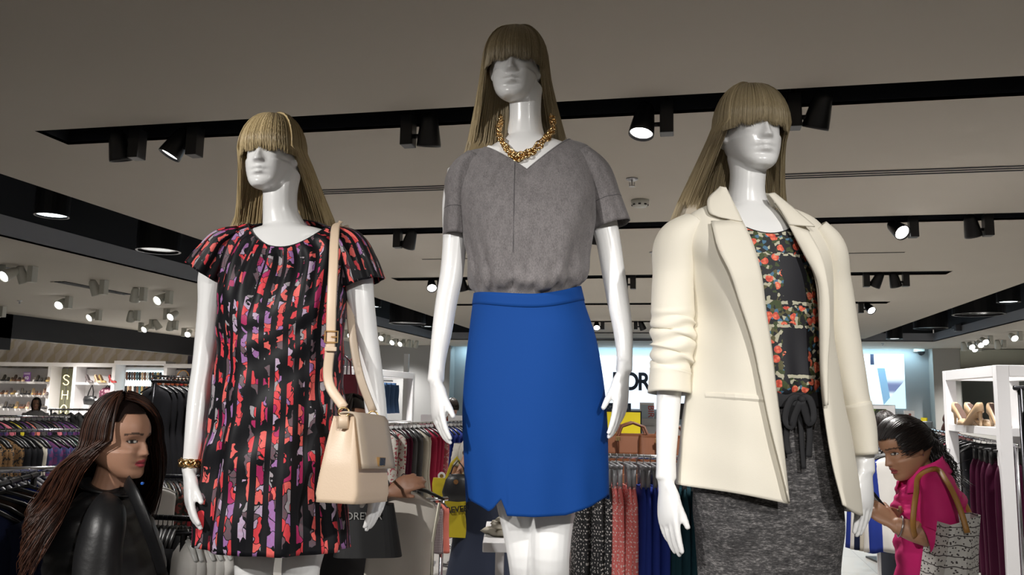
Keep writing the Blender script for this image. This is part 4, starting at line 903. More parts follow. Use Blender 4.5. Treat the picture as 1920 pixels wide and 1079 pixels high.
    def strip(nm, outer, inner, lift_o=.020, lift_i=.006, rws=40):
        O_ = bez(np.array([[a, b_] + [0.] for a, b_ in outer]), rws); I_ = bez(np.array([[a, b_] + [0.] for a, b_ in inner]), rws); C = 9; Gs = np.zeros((rws, C, 3))
        for i in range(rws):
            for j in range(C):
                q = j / (C - 1); px = O_[i, 0] * (1 - q) + I_[i, 0] * q; py = O_[i, 1] * (1 - q) + I_[i, 1] * q; zz = P(px, py, -.1)[2]
                y = yfront(zz) - (lift_o * (1 - q) + lift_i * q) - .006 * math.sin(math.pi * q) + .02 * (1 - q) * np.clip((zz - zr[2]) / .08, 0, 1)
                Gs[i, j] = P(px, py, y)
        mb = MB(); mb.grid(Gs); o = mb.build(nm, cream_m, rt, smooth=True); solidify(o, .0035, 0); return o
    strip('lapel', [(1333, 415), (1347, 468), (1367, 508), (1385, 562), (1412, 647), (1424, 704), (1444, 800), (1474, 915)], [(1391, 413), (1409, 450), (1427, 513), (1437, 590), (1445, 640), (1455, 728), (1468, 830), (1480, 944)])
    strip('lapel', [(1515, 433), (1540, 480), (1553, 540), (1556, 610), (1552, 690), (1552, 760)], [(1478, 421), (1507, 477), (1528, 516), (1536, 610), (1538, 690), (1545, 762)], .014, .006)
    strip('collar', [(1350, 350), (1326, 378), (1330, 399), (1348, 408)], [(1361, 352), (1376, 382), (1386, 402), (1392, 416)], .022, .010, 20)
    strip('collar', [(1452, 362), (1482, 386), (1508, 408), (1528, 425)], [(1440, 364), (1462, 392), (1471, 407), (1479, 422)], .022, .010, 20)
    # stand collar round the back of the neck
    q = np.linspace(.12, np.pi - .12, 40); cl = P(1352, 360, .03); cr_ = P(1450, 368, .03); xm, hw = (cl[0] + cr_[0]) / 2, (cr_[0] - cl[0]) / 2; rws = []
    for k in range(6):
        s = k / 5; rws.append(np.stack([xm + (hw + .012 * s) * np.cos(q), .025 + (.075 + .012 * s) * np.sin(q), (cl[2] + cr_[2]) / 2 + (cr_[2] - cl[2]) / 2 * np.cos(q) + (.004 + .016 * np.sin(q)) * (1 - s) - .03 * s + .006 * np.sin(q)], 1))
    mb = MB(); mb.grid(np.array(rws)); o = mb.build('collar', cream_m, rt, smooth=True); solidify(o, .004, 0)
    # sleeves
    S, B = sleeve_grid([list(P(1300, 425, .02)) + [.038, .075], list(P(1274, 450, .02)) + [.052, .082], list(P(1264, 520, .02)) + [.051, .072], list(P(1261, 600, .015)) + [.052, .066], list(P(1261, 660, .005)) + [.052, .062], list(P(1256, 700, .0)) + [.047, .058], list(P(1255, 738, -.005)) + [.0495, .056]], 64, 90)
    v = np.linspace(0, 1, 90)[:, None]; q = np.linspace(0, 2 * np.pi, 64, endpoint=False)[None]; c0 = B[:, None, :3]
    scr = np.clip((v - .52) / .12, 0, 1) * np.clip((.90 - v) / .06, 0, 1)
    S = c0 + (S - c0) * (1 + .085 * scr * np.sin(95 * v + 1.6 * np.sin(q * 2) + 1.2 * np.sin(q + 1)) + .025 * np.sin(3 * q + 5 * v))[..., None]
    S[..., 2] += (.006 * scr * np.sin(2 * q + 60 * v)); o = cloth('sleeve', S, cream_m, rt, thick=.004)
    C = S[78:90]; cc = c0[78:90]; C = cc + (C - cc) * 1.05; cloth('cuff', C, cream_m, o, thick=.004)
    S, B = sleeve_grid([list(P(1520, 435, .02)) + [.036, .075], list(P(1540, 462, .02)) + [.046, .08], list(P(1556, 530, .03)) + [.045, .068], list(P(1574, 630, .04)) + [.042, .062], list(P(1595, 740, .04)) + [.040, .056], list(P(1610, 800, .035)) + [.036, .05], list(P(1619, 853, .03)) + [.030, .045]], 60, 70)
    v = np.linspace(0, 1, 70)[:, None]; q = np.linspace(0, 2 * np.pi, 60, endpoint=False)[None]; c0 = B[:, None, :3]
    S = c0 + (S - c0) * (1 + .03 * np.sin(3 * q + 7 * v) + .025 * np.sin(22 * v + 2 * q) * np.clip((v - .4) * 2, 0, 1))[..., None]; o = cloth('sleeve', S, cream_m, rt, thick=.004)
    C = S[54:70]; cc = c0[54:70]; C = cc + (C - cc) * 1.05; cloth('cuff', C, cream_m, o, thick=.004)
    # welt pocket
    a = P(1310, 737); c = P(1419, 745)
    pts = [(a[0] + (c[0] - a[0]) * k / 8, 0, a[2] + (c[2] - a[2]) * k / 8) for k in range(9)]; top = [(x, surf_y(G, x, z_) - .004, z_) for x, _, z_ in pts]
    mb = MB(); mb.grid(np.array([top, [(x, y - .002, z_ - .008) for x, y, z_ in top], [(x, y + .001, z_ - .013) for x, y, z_ in top]])); o = mb.build('pocket_welt', cream_m, rt, smooth=False); solidify(o, .003, 0)
blazer()
# ---------------------------------------------------------------- handbag
def handbag():
    P = fL.P; root = fL.root('handbag', 'beige leather shoulder bag with brass clasp hanging on the left mannequin', 'handbag')
    c = P(667, 862, -.135); A = T(73)
    M = Matrix.Translation(Vector(c)) @ Matrix.Rotation(A, 4, 'Z') @ Matrix.Rotation(T(4), 4, 'Y')
    W, Dp, Hh = .185, .122, .205
    e = empty('bag_body'); 
    # body: rounded tapered block, gussets pinched at the top
    rows = []; zs = np.linspace(-.5, .5, 22); th = np.linspace(0, 2 * np.pi, 64, endpoint=False)
    for z in zs:
        k = 1 - .10 * (z + .5) ** 1.5; dk = (1 - .50 * (z + .5) ** 1.3) * (1 if z > -.45 else .93); cs, sn = np.cos(th), np.sin(th); ee = .2
        x = W / 2 * k * np.sign(cs) * np.abs(cs) ** ee; y = Dp / 2 * dk * np.sign(sn) * np.abs(sn) ** ee
        pin = np.clip((np.abs(cs) - .8) / .2, 0, 1) * np.clip((z + .05) / .5, 0, 1) * np.exp(-(y / .02) ** 2); x = x - np.sign(cs) * .022 * pin
        rows.append(np.stack([x, y, 0 * x + z * Hh], 1))
    G = np.array(rows); mb = MB(); mb.grid(G, closed=True, cap=(True, True)); mb.v = [tuple(M @ Vector(p)) for p in mb.v]; bpy.data.objects.remove(e); o = mb.build('bag_body', leather_m, root, smooth=True); 
    mb = MB(); nn = 14; rw = []
    for i in range(nn):   # flap: over the top, down the front
        s = i / (nn - 1)
        if s < .25: q = s / .25; y = .012 - .045 * q; z = Hh / 2 + .006 + .004 * math.sin(q * math.pi); 
        else: q = (s - .25) / .75; z = Hh / 2 + .006 - q * .128; y = -.036 - .030 * q
        k = W / 2 * (.93 + .05 * s); rw.append([(-k, y, z), (-k * .6, y - .002, z), (0, y - .003, z), (k * .6, y - .002, z), (k, y, z)])
    mb.grid(np.array(rw)); mb.v = [tuple(M @ Vector(p)) for p in mb.v]; o = mb.build('flap', leather2_m, root, smooth=True); solidify(o, .005, 0)
    mb = MB(); mb.box((-.017, -.074, -.014), (.017, -.060, .008)); mb.v = [tuple(M @ Vector((p[0], p[1], p[2]))) for p in mb.v]; mb.build('clasp', gold_m, root, bevel=.0015)
    end1 = np.array(M @ Vector((-W / 2 * .86, 0, Hh / 2 + .0))); end2 = np.array(M @ Vector((W / 2 * .86, 0, Hh / 2 + .0)))
    def strap(pts, nm, m, wd=.0125):
        B = bez(pts, 40); mb = MB(); mb.tube([tuple(b_) for b_ in B], [(wd, .0022)] * 40, 8, True, flat=(0, 1, 0)); return mb.build(nm, m, root, smooth=True)
    st = strap([P(640, 424, .06), P(636, 419, .025), P(630, 424, -.03), P(627, 450, -.095), P(625, 500, -.145), P(622, 560, -.168), P(620, 640, -.172), P(617, 720, -.172), list(end1 + [0, 0, .02])], 'strap', leather_m)
    strap([P(646, 424, .06), P(652, 440, .075), P(655, 520, .03), P(660, 620, -.02), P(676, 710, -.05), list(end2 + [0, 0, .02])], 'strap', leather2_m, .011)
    p = P(621, 632, -.176); mb = MB()
    fr = [(-.016, 0, -.014), (.016, 0, -.014), (.016, 0, .014), (-.016, 0, .014), (-.016, 0, -.014)]; mb.tube([tuple(p + np.array(q)) for q in fr], .0024, 6); mb.tube([tuple(p), tuple(p + np.array([.016, 0, 0]))], .002, 6); mb.build('buckle', gold_m, st, smooth=False)
    mb = MB(); pk = P(620, 655, -.178); mb.cbox(tuple(pk), (.030, .006, .011)); mb.build('strap_keeper', leather_m, st, bevel=.002)
    for ed in (end1, end2):
        mb = MB(); q = np.linspace(0, 2 * np.pi, 17); mb.tube([tuple(ed + np.array([.013 * math.cos(a), -.003, .010 + .011 * math.sin(a)])) for a in q], .0024, 6, False); mb.build('ring_link', gold_m, root, smooth=True)
        mb = MB(); mb.tube([tuple(ed + np.array([0, -.002, .004])), tuple(ed + np.array([0, -.002, -.03]))], [(.012, .004), (.014, .004)], 8, True, flat=(0, 1, 0)); mb.build('strap_tab', leather_m, root, smooth=True)
handbag()
# ---------------------------------------------------------------- bracelet and necklace
def torus_mesh(R, r, sx=1., n=14, k=7):
    mb = MB(); q = np.linspace(0, 2 * np.pi, n, endpoint=False); rows = []
    for a in q: rows.append([((R + r * math.cos(b_)) * math.cos(a) * sx, (R + r * math.cos(b_)) * math.sin(a), r * math.sin(b_)) for b_ in np.linspace(0, 2 * np.pi, k, endpoint=False)])
    G = np.array(rows); G = np.concatenate([G, G[:1]], 0); mb.grid(G, closed=True); return mb.mesh('chain_link', True)
lk = torus_mesh(.0085, .0033, 1.25)
root = fL.root('bracelet', 'chunky gold chain bracelet on the wrist of the left mannequin', 'bracelet')
c = fL.P(359, 868, -.047)
for i in range(15):
    a = 2 * math.pi * i / 15; o = link('chain_link', lk, gold_m, root); o.location = (c[0] + .0265 * math.cos(a), c[1] + .0285 * math.sin(a), c[2] + .001 * math.sin(3 * a)); o.rotation_euler = (T(90 + (18 if i % 2 else -18)), 0, a + math.pi / 2)
root = fM.root('necklace', 'chunky gold chain necklace round the neck of the middle mannequin', 'necklace')
P = fM.P; pth = [P(1034, 222, .045), P(1038, 238, .01), P(1028, 256, -.03), P(1008, 277, -.056), P(988, 291, -.072), P(968, 296, -.076), P(952, 284, -.066), P(940, 266, -.042), P(935, 246, -.005), P(940, 226, .045)]
B = bez(pth, 44); lk2 = torus_mesh(.0072, .0026, 1.2); rr = random.Random(5)
for i in range(44):
    t = nrm(B[min(i + 1, 43)] - B[max(i - 1, 0)])
    for k in range(2):
        o = link('chain_link', lk2, gold_m, root); off = (.006 if k else -.005); o.location = tuple(B[i] + np.array([0, -.004 + rr.uniform(-.003, .003), off + rr.uniform(-.002, .002)]))
        o.rotation_mode = 'QUATERNION'; o.rotation_quaternion = Vector(t).to_track_quat('X', 'Z') @ Matrix.Rotation(rr.uniform(-1.3, 1.3) + (k * 1.2), 3, 'X').to_quaternion()
# ================================================================== people
def skin_mat(name, rough=.5):
    m, nt, b = _nt(name); a = nt.nodes.new('ShaderNodeAttribute'); a.attribute_name = 'paint'; nt.links.new(a.outputs['Color'], b.inputs['Base Color']); b.inputs['Roughness'].default_value = rough
    b.inputs['Subsurface Weight'].default_value = .08; b.inputs['Subsurface Radius'].default_value = (.01, .004, .002); return m
skin_m = skin_mat('skin')
def paint(me, M, tone, lip, brow=(.012, .008, .006), blush=None):
    n = len(me.vertices); co = np.empty(n * 3, np.float32); me.vertices.foreach_get('co', co); co = co.reshape(-1, 3)
    L = (co - np.asarray(M)[:3, 3]) @ np.linalg.inv(np.asarray(M)[:3, :3]).T; X, Y, Z = L.T; ax = np.abs(X)
    C = np.tile(np.array([*tone, 1.], np.float32), (n, 1)); fr = Y < -.055
    def put(mask, col, k=1.): C[mask, :3] = C[mask, :3] * (1 - k) + np.array(col) * k
    put(fr & (Y < -.075) & ((X / .024) ** 2 + ((Z + .0665) / .0125) ** 2 < 1), lip); put(fr & (ax < .022) & (np.abs(Z + .0656) < .0016) & (Y < -.07), [c * .35 for c in lip])
    put(fr & (((ax - .0315) / .0150) ** 2 + ((Z + .000) / .0062) ** 2 < 1), (.03, .018, .014)); put(fr & (((ax - .0315) / .0115) ** 2 + ((Z + .0005) / .0034) ** 2 < 1), (.55, .52, .48)); put(fr & (((ax - .0315) / .0050) ** 2 + ((Z) / .0046) ** 2 < 1), (.010, .007, .006))
    bz = .0205 + .004 * np.cos((ax - .034) / .02 * 1.4); put(fr & (np.abs(ax - .034) < .021) & (np.abs(Z - bz) < .0032), brow, .85)
    at_ = me.attributes.new('paint', 'FLOAT_COLOR', 'POINT'); at_.data.foreach_set('color', C.ravel())
def tube_cloth(nm, pts, m, parent, n=28, rows=30, wr=.03, flat=(0, 1, 0), fr=9., thick=.003, seed=0):
    S, B = sleeve_grid(pts, n, rows, flat); v = np.linspace(0, 1, rows)[:, None]; q = np.linspace(0, 2 * np.pi, n, endpoint=False)[None]; c0 = B[:, None, :3]
    S = c0 + (S - c0) * (1 + wr * np.sin(fr * 3 * v + 2 * np.sin(q + seed)) + wr * .7 * np.sin(3 * q + fr * v + seed))[..., None]; return cloth(nm, S, m, parent, thick=thick)
def legs_simple(mb, hips, z0, foot_dir):
    fd = nrm(foot_dir)
    for h in hips:
        h = np.asarray(h, float); k = np.array([h[0], h[1], z0 + .47]); a = np.array([h[0], h[1], z0 + .08])
        limb(mb, [list(h) + [.078, .082], list((h + k) / 2) + [.066, .068], list(k) + [.050, .052], list(k * .6 + a * .4) + [.048, .05], list(a) + [.030, .033]], 26, 16)
        limb(mb, [list(a - fd * .03 + [0, 0, -.04]) + [.028, .03], list(a + fd * .05 + [0, 0, -.045]) + [.034, .026], list(a + fd * .13 + [0, 0, -.058]) + [.03, .014]], 12, 12, flat=(0, 0, 1))

leather_black_m = mat('black_leather', (.009, .009, .010), .42, bump=.3, bscale=60)
auburn_m = hair_mat('auburn_hair', (.012, .005, .004), (.105, .036, .017), .42)
darkhair_m = hair_mat('dark_brown_hair', (.006, .004, .004), (.022, .013, .010), .36)
denim_dark_m = mat('dark_denim', (.012, .014, .022), .85)

def woman_jacket():
    f = Fig(2.5, 200, 0.); P = f.P; f.o[2] = 0.
    root = f.root('person', 'woman with long auburn hair in black leather jacket looking to the side', 'person', 'shoppers')
    hc = P(224, 825, .0); M = head_matrix(hc, T(77), T(2), 0, .95); A = np.asarray(M)
    mb = MB(); add_head(mb, M)
    nb = P(214, 878, .01); limb(mb, [list(P(220, 850, .0)) + [.048, .050], list(nb) + [.047, .05], list(P(205, 915, .015)) + [.054, .058], list(P(195, 950, .02)) + [.08, .10]], 20, 20, flat=(0, 1, 0))
    z = lambda py: P(200, py)[2]
    R = [ring(P(160, 935, .02), P(232, 930, .02), -.10, .13), ring(P(142, 985, .02), P(250, 985, .02), -.17, .20), ring(P(135, 1040, .02), P(262, 1040, .02), -.15, .18)]
    sh = R[-1].copy(); w1 = sh.copy(); w1[:, 2] = 1.08; w1[:, :2] = sh[:, :2].mean(0) + (sh[:, :2] - sh[:, :2].mean(0)) * .8; w2 = sh.copy(); w2[:, 2] = .92; 
    w3 = w2.copy(); w3[:, 2] = .80
    G, _ = loft(R + [w1, w2, w3], 30); mb.grid(G, closed=True, cap=(True, True)); cx = float(sh[:, 0].mean())
    legs_simple(mb, [(cx, -.08, .86), (cx + .03, .10, .86)], 0., (1, 0, 0))
    # right hand resting at the front of the jacket
    hw = np.array([cx + .17, -.10, 1.02]); limb(mb, [[cx + .02, -.20, .98, .036], list(hw) + [.022, .026]], 10, 14)
    hand(mb, hw, (.9, .25, .35), (0, -1, .2), (.2, 0, 1), .165, (.7, .75, .8, .85), .02, .5)
    me = remesh(mb, 'woman_body', .0034, 2, .4); paint(me, M, (.42, .225, .145), (.36, .045, .06)); link('woman_body', me, skin_m, root)
    # jacket
    Rj = [ring(P(172, 918, .02), P(240, 912, .02), -.075, .12, n=90), ring(P(138, 955, .02), P(256, 950, .02), -.150, .19, n=90), ring(P(112, 1010, .02), P(278, 1005, .02), -.18, .22, n=90), ring(P(100, 1079, .02), P(298, 1079, .02), -.175, .21, n=90)]
    lo = Rj[-1].copy(); lo[:, 2] = .88; G, t = loft(Rj + [lo], 60); n = normals_of(G); n *= np.sign((n * (G - G.mean(1, keepdims=True))).sum(2).mean()); th = np.linspace(0, 2 * np.pi, 90, endpoint=False)[None]
    G = G + n * (.004 * np.sin(7 * t[:, None] + 3 * th) * np.sin(5 * th) + .0015 * np.sin(15 * t[:, None] + 2 * np.sin(3 * th)))[..., None]
    cloth('leather_jacket', G, leather_black_m, root, thick=.004)
    sp = P(192, 950, -.17)
    tube_cloth('jacket_sleeve', [list(P(204, 938, -.09)) + [.02, .03], list(P(200, 955, -.125)) + [.044, .042], list(P(194, 985, -.16)) + [.056, .052], list(P(187, 1030, -.18)) + [.059, .055], list(P(182, 1079, -.19)) + [.058, .055], [P(178, 1079, -.2)[0], -.21, 1.03, .058, .056], [cx + .02, -.21, .97, .055, .055], [cx + .13, -.15, 1.0, .042, .042]], leather_black_m, root, 36, 60, .028, (.2, 1, 0), 7., .004, 1.)
    tube_cloth('jacket_sleeve', [list(P(205, 925, .14)) + [.05, .05], list(P(205, 960, .20)) + [.064, .064], list(P(205, 1050, .24)) + [.06, .06], [cx + .03, .24, 1.0, .055, .055]], leather_black_m, root, 24, 24, .03, (0, 1, 0), 9., .004)
    # lapel edge running down the open front
    ed = [P(238, 905, -.07), P(252, 930, -.12), P(270, 975, -.135), P(290, 1030, -.12), P(305, 1079, -.10)]; mb = MB(); mb.tube([tuple(q) for q in bez(ed, 26)], [(.022, .006)] * 26, 10, True, flat=(.5, 1, 0)); mb.build('jacket_lapel', leather_black_m, root, smooth=True)
    mb = MB(); q = np.linspace(0, 2 * np.pi, 30); cc = P(204, 914, .015); mb.tube([(cc[0] + .062 * math.cos(a), cc[1] + .085 * math.sin(a), cc[2] + .02 * math.cos(a) * -1) for a in q], [(.020, .008)] * 30, 8, False, flat=(0, 0, 1)); mb.build('jacket_collar', leather_black_m, root, smooth=True)
    b = P(267, 907, -.13); mb = MB(); mb.lathe([(0, -.004), (.004, -.003), (.004, .003), (0, .004)], 10, Matrix.Translation(Vector(b)) @ Matrix.Rotation(T(90), 4, 'X'), False); mb.build('jacket_stud', mat('blue_stud', (.02, .12, .5), .2), root)
    tr = MB(); 
    for hx in ((cx, -.08), (cx + .03, .10)): tr.tube([(hx[0], hx[1], z_) for z_ in (.95, .7, .5, .3, .1)], [(.105, .1), (.082, .08), (.065, .065), (.06, .06), (.05, .05)], 18, False)
    tr.build('trousers', denim_dark_m, root, smooth=True)
    # hair
    r = np.random.RandomState(4); ax_, ay_, az_ = .086, .104, .122; paths = []; tn = []; K = 18
    inv = A[:3, :3]
    for i in range(2900):
        ph = r.uniform(.95, 2 * math.pi - 1.42); off = 1 + r.uniform(0, .16) * (1 if r.rand() < .9 else 1.6)
        al = np.linspace(r.uniform(.02, .25), 1.55, 8); side = math.sin(ph)
        p = np.stack([ax_ * np.sin(al) ** .85 * math.sin(ph) + .012 * np.sin(al), -ay_ * np.sin(al) ** .9 * math.cos(ph), az_ * np.cos(al)], 1) * off; p[:, 1] -= .018 * np.sin(al) * (abs(ph - math.pi) > 1.7)
        W = xf(M, p); st = W[-1]; front = abs(ph - math.pi) > 1.55
        zt = P(150, 1010 if not (front and side > 0) else 965, 0)[2] + r.normal(0, .03); t = np.linspace(0, 1, K - 8 + 1)[1:]; Lh = st[2] - zt
        # her near side (towards the viewer) swings back over the shoulder
        near = st[1] < hc[1] - .01
        back = max(0., -math.cos(ph))
        if near or not front: dx = -(.055 + .050 * back) * t ** .8 - (.035 * np.sin(np.clip(t * 3, 0, 1) * math.pi / 2) if front else 0) + .016 * np.sin(t * 7 + ph * 2)
        else: dx = -.03 * t + .02 * np.sin(t * 4)
        x = st[0] + dx * (.7 + .6 * r.rand()); y = st[1] + (-.03 * t if near else .05 * t) + .010 * np.sin(t * 6 + ph * 3)
        if near: y = y - .17 * np.clip(t * 1.5 - .25, 0, 1) * np.clip((x - P(95, 900)[0]) / .08, 0, 1)
        paths.append(np.concatenate([W, np.stack([x, y, st[2] - Lh * t], 1)], 0)); tn.append(min(1, r.beta(1.4, 2.6) * 1.2))
    h = strands('hair', paths, .0017, auburn_m, root, tn)
    mb = MB(); th = np.linspace(0, 2 * np.pi, 36, endpoint=False); rows = []
    for al in np.linspace(.03, 1.5, 12):
        tq = np.angle(np.exp(1j * th)); a2 = np.where(np.abs(tq) < .95, np.minimum(al, .80), np.where((tq < 0) & (tq > -1.5), np.minimum(al, 1.05), al)); rows.append(np.stack([ax_ * np.sin(a2) * np.sin(th), -ay_ * np.sin(a2) * np.cos(th), az_ * np.cos(a2)], 1) * .99)
    mb.grid(xf(M, np.array(rows).reshape(-1, 3)).reshape(12, 36, 3), closed=True, cap=(True, False)); mb.build('hair_cap', mat('dark_scalp', (.010, .005, .004), .8, spec=.1), h, smooth=True)
woman_jacket()

pink_m = mat('magenta_cotton', (.62, .012, .16), .75, bump=.15, bscale=120)
tan_m = mat('tan_leather', (.36, .17, .035), .5)
canvas_m, nt, b = _nt('printed_canvas'); tc = nt.nodes.new('ShaderNodeTexCoord'); O = sepxyz(nt, tc.outputs['Object'])
vo = voro(nt, combxyz(nt, mth(nt, 'ADD', O[0], O[1]), mth(nt, 'MULTIPLY', O[2], 1.6)), 46.); dots = mth(nt, 'LESS_THAN', vo.outputs['Distance'], .20)
wv = noise(nt, tc.outputs['Object'], 7., 2.); ln = mth(nt, 'LESS_THAN', mth(nt, 'FRACT', mth(nt, 'ADD', mth(nt, 'MULTIPLY', O[2], 30.), mth(nt, 'MULTIPLY', wv.outputs['Fac'], 1.6))), .10)
nt.links.new(rgbmix(nt, mth(nt, 'MAXIMUM', dots, ln), (.62, .60, .57), (.06, .05, .05)), b.inputs['Base Color']); b.inputs['Roughness'].default_value = .85

def woman_pink():
    f = Fig(3.2, 1735, 0.); P = f.P
    root = f.root('person', 'woman in magenta shirt with ponytail looking down at her phone', 'person', 'shoppers')
    hc = P(1697, 838, .0); M = head_matrix(hc, T(-82), T(22), 0, .96)
    mb = MB(); add_head(mb, M)
    limb(mb, [list(P(1706, 850, .0)) + [.048, .05], list(P(1722, 875, .01)) + [.046, .05], list(P(1738, 900, .015)) + [.056, .06], list(P(1745, 930, .02)) + [.08, .1]], 18, 20, flat=(0, 1, 0))
    R = [ring(P(1705, 905, .02), P(1775, 905, .02), -.12, .14), ring(P(1698, 945, .02), P(1784, 945, .02), -.17, .19), ring(P(1700, 1010, .02), P(1790, 1010, .02), -.14, .16), ring(P(1700, 1079, .02), P(1788, 1079, .02), -.13, .15)]
    w1 = R[-1].copy(); w1[:, 2] = .86; w2 = w1.copy(); w2[:, 2] = .78
    G, _ = loft(R + [w1, w2], 30); mb.grid(G, closed=True, cap=(True, True)); cx = float(w1[:, 0].mean())
    legs_simple(mb, [(cx, -.08, .84), (cx, .09, .84)], 0., (-1, 0, 0))
    el = P(1752, 1005, -.19); wr = P(1678, 985, -.16)
    limb(mb, [list(P(1752, 930, -.15)) + [.045, .048], list(el) + [.040, .042], list((el + wr) / 2 + [0, 0, -.004]) + [.037, .039], list(wr) + [.024, .028]], 24, 16)
    hand(mb, wr, P(1648, 962, -.12) - wr, (-.1, -.8, .5), (.1, .1, 1), .16, (.5, .6, .7, .8), .02, .6)
    wr2 = P(1690, 975, .05); limb(mb, [list(P(1745, 935, .19)) + [.045], list(P(1742, 1000, .17)) + [.038], list(wr2) + [.024]], 20, 14); hand(mb, wr2, P(1655, 962, .0) - wr2, (-.1, .8, .5), (.1, -.1, 1), .16, (.6, .7, .8, .9), .02, .6)
    me = remesh(mb, 'woman_body', .004, 2, .4); paint(me, M, (.36, .185, .105), (.30, .06, .06)); link('woman_body', me, skin_m, root)
    # shirt
    Rj = [ring(P(1702, 893, .02), P(1764, 880, .02), -.085, .10, n=80), ring(P(1694, 925, .02), P(1782, 915, .02), -.165, .185, n=80), ring(P(1690, 960, .02), P(1790, 960, .02), -.19, .21, n=80), ring(P(1692, 1010, .02), P(1796, 1015, .02), -.175, .19, n=80), ring(P(1690, 1079, .02), P(1798, 1079, .02), -.175, .19, n=80)]
    lo = Rj[-1].copy(); lo[:, 2] = .80; G, t = loft(Rj + [lo], 50); n = normals_of(G); n *= np.sign((n * (G - G.mean(1, keepdims=True))).sum(2).mean()); th = np.linspace(0, 2 * np.pi, 80, endpoint=False)[None]
    G = G + n * (.007 * np.sin(5 * t[:, None] + 3 * th) * np.sin(4 * th + 1) + .003 * np.sin(14 * t[:, None] + 5 * th))[..., None]; cloth('shirt', G, pink_m, root, thick=.003)
    tube_cloth('shirt_sleeve', [list(P(1748, 900, -.10)) + [.05, .055], list(P(1756, 922, -.155)) + [.068, .066], list(P(1758, 960, -.185)) + [.066, .064], list(P(1754, 1006, -.195)) + [.058, .056], list(P(1732, 1012, -.19)) + [.050, .050]], pink_m, root, 34, 40, .03, (.2, 1, 0), 8., .003, 2.)
    tube_cloth('shirt_sleeve', [list(P(1745, 905, .12)) + [.05, .05], list(P(1745, 935, .19)) + [.06, .06], list(P(1742, 1000, .18)) + [.055, .055]], pink_m, root, 24, 20, .03)
    # collar: folded band open at the throat
    c = P(1731, 886, .01); q = np.linspace(T(-158), T(158), 40); rows = []
    for k in range(7):
        s = k / 6; rr = .066 + .030 * s; zz = .040 - .058 * s; rows.append([(c[0] + rr * math.cos(a) + (.02 if abs(a) < 1 else 0) * 0, c[1] + (rr + .006) * math.sin(a), c[2] + zz + .030 * math.cos(a) + (-.03 * s if abs(a) > 2.1 else 0)) for a in q])
    mb = MB(); mb.grid(np.array(rows)); o = mb.build('shirt_collar', pink_m, root, smooth=True); solidify(o, .003, 0)
    tr = MB()
    for yy in (-.08, .09): tr.tube([(cx, yy, z_) for z_ in (.9, .7, .5, .3, .1)], [(.11, .1), (.085, .08), (.068, .065), (.062, .06), (.055, .05)], 18, False)
    tr.build('trousers', denim_dark_m, root, smooth=True)
    wv = (wr * .86 + el * .14); mb = MB(); ax3 = nrm(wr - el); u = nrm(np.cross(ax3, [0, 0, 1.])); v = np.cross(ax3, u); mb.tube([tuple(wv + (u * math.cos(a) + v * math.sin(a)) * .031) for a in np.linspace(0, 2 * np.pi, 22)], [(.009, .003)] * 22, 8, False, flat=None); mb.build('wristwatch', steel_m, root, smooth=True)
    # hair: smooth crown drawn back to a ponytail
    r = np.random.RandomState(9); ax_, ay_, az_ = .086, .112, .122; tie = xf(M, [[.0, .118, .000]])[0]; paths = []; tn = []
    for i in range(1900):
        ph = r.uniform(-math.pi, math.pi); s = r.rand(); off = 1 + r.uniform(.0, .07)
        # start on the hair line, end at the tie, path hugging the skull
        al0 = 1.05 if abs(ph) < .9 else 1.45 + .25 * r.rand(); al0 *= r.uniform(.2, 1.) ** .4
        a = np.array([ax_ * math.sin(al0) * math.sin(ph), -ay_ * math.sin(al0) * math.cos(ph), az_ * math.cos(al0)]); bq = np.array([0, ay_ * .99, .012 + .02 * r.normal() * .4]); pts = []
        for t in np.linspace(0, 1, 12):
            p = a * (1 - t) + bq * t; p = p / math.sqrt((p[0] / ax_) ** 2 + (p[1] / ay_) ** 2 + (p[2] / az_) ** 2 + 1e-9); pts.append(p * off * (1 - .04 * t))
        paths.append(xf(M, pts)); tn.append(r.beta(1.5, 3))
    h = strands('hair', paths, .0018, darkhair_m, root, tn)
    tail = []
    for i in range(500):
        o = r.normal(0, 1, 3) * .010; e_ = P(1776, 905, .0) + r.normal(0, 1, 3) * np.array([.03, .03, .035]); m1 = P(1752, 838, .0) + r.normal(0, 1, 3) * .012; m2 = P(1764, 868, .0) + r.normal(0, 1, 3) * .018
        tail.append(bez([tie + o, m1, m2, e_], 12))
    strands('ponytail', tail, .0018, darkhair_m, h, r.beta(1.5, 3, 500))
    mb = MB(); th = np.linspace(0, 2 * np.pi, 36, endpoint=False); rows = []
    for al in np.linspace(.03, 1.75, 12):
        a2 = np.where(np.abs(np.angle(np.exp(1j * th))) < 1.0, np.minimum(al, .98), np.where(np.abs(np.angle(np.exp(1j * th))) < 1.6, np.minimum(al, 1.40), al)); rows.append(np.stack([ax_ * np.sin(a2) * np.sin(th), -ay_ * np.sin(a2) * np.cos(th), az_ * np.cos(a2)], 1) * 1.0)
    mb.grid(xf(M, np.array(rows).reshape(-1, 3)).reshape(12, 36, 3), closed=True, cap=(True, False)); mb.build('hair_cap', darkhair_m, h, smooth=True)
    e = xf(M, [[.078, .012, -.034]])[0]; mb = MB(); mb.lathe([(0, -.004), (.004, 0), (0, .004)], 8, Matrix.Translation(Vector(e)), False); mb.build('earring', steel_m, root)
    # phone
    pr = f.root('phone', 'dark mobile phone held by the woman in magenta', 'phone'); c = P(1652, 950, -.06); mb = MB(); mb.cbox((0, 0, 0), (.072, .009, .145)); o = mb.build('phone_case', mat('phone_black', (.01, .01, .012), .2), pr, bevel=.003); o.location = tuple(c); o.rotation_euler = (T(-35), T(12), T(80))
    mb = MB(); mb.cbox((0, -.0052, 0), (.064, .001, .13)); mb.build('screen', mat('phone_glass', (.02, .02, .025), .08), o)
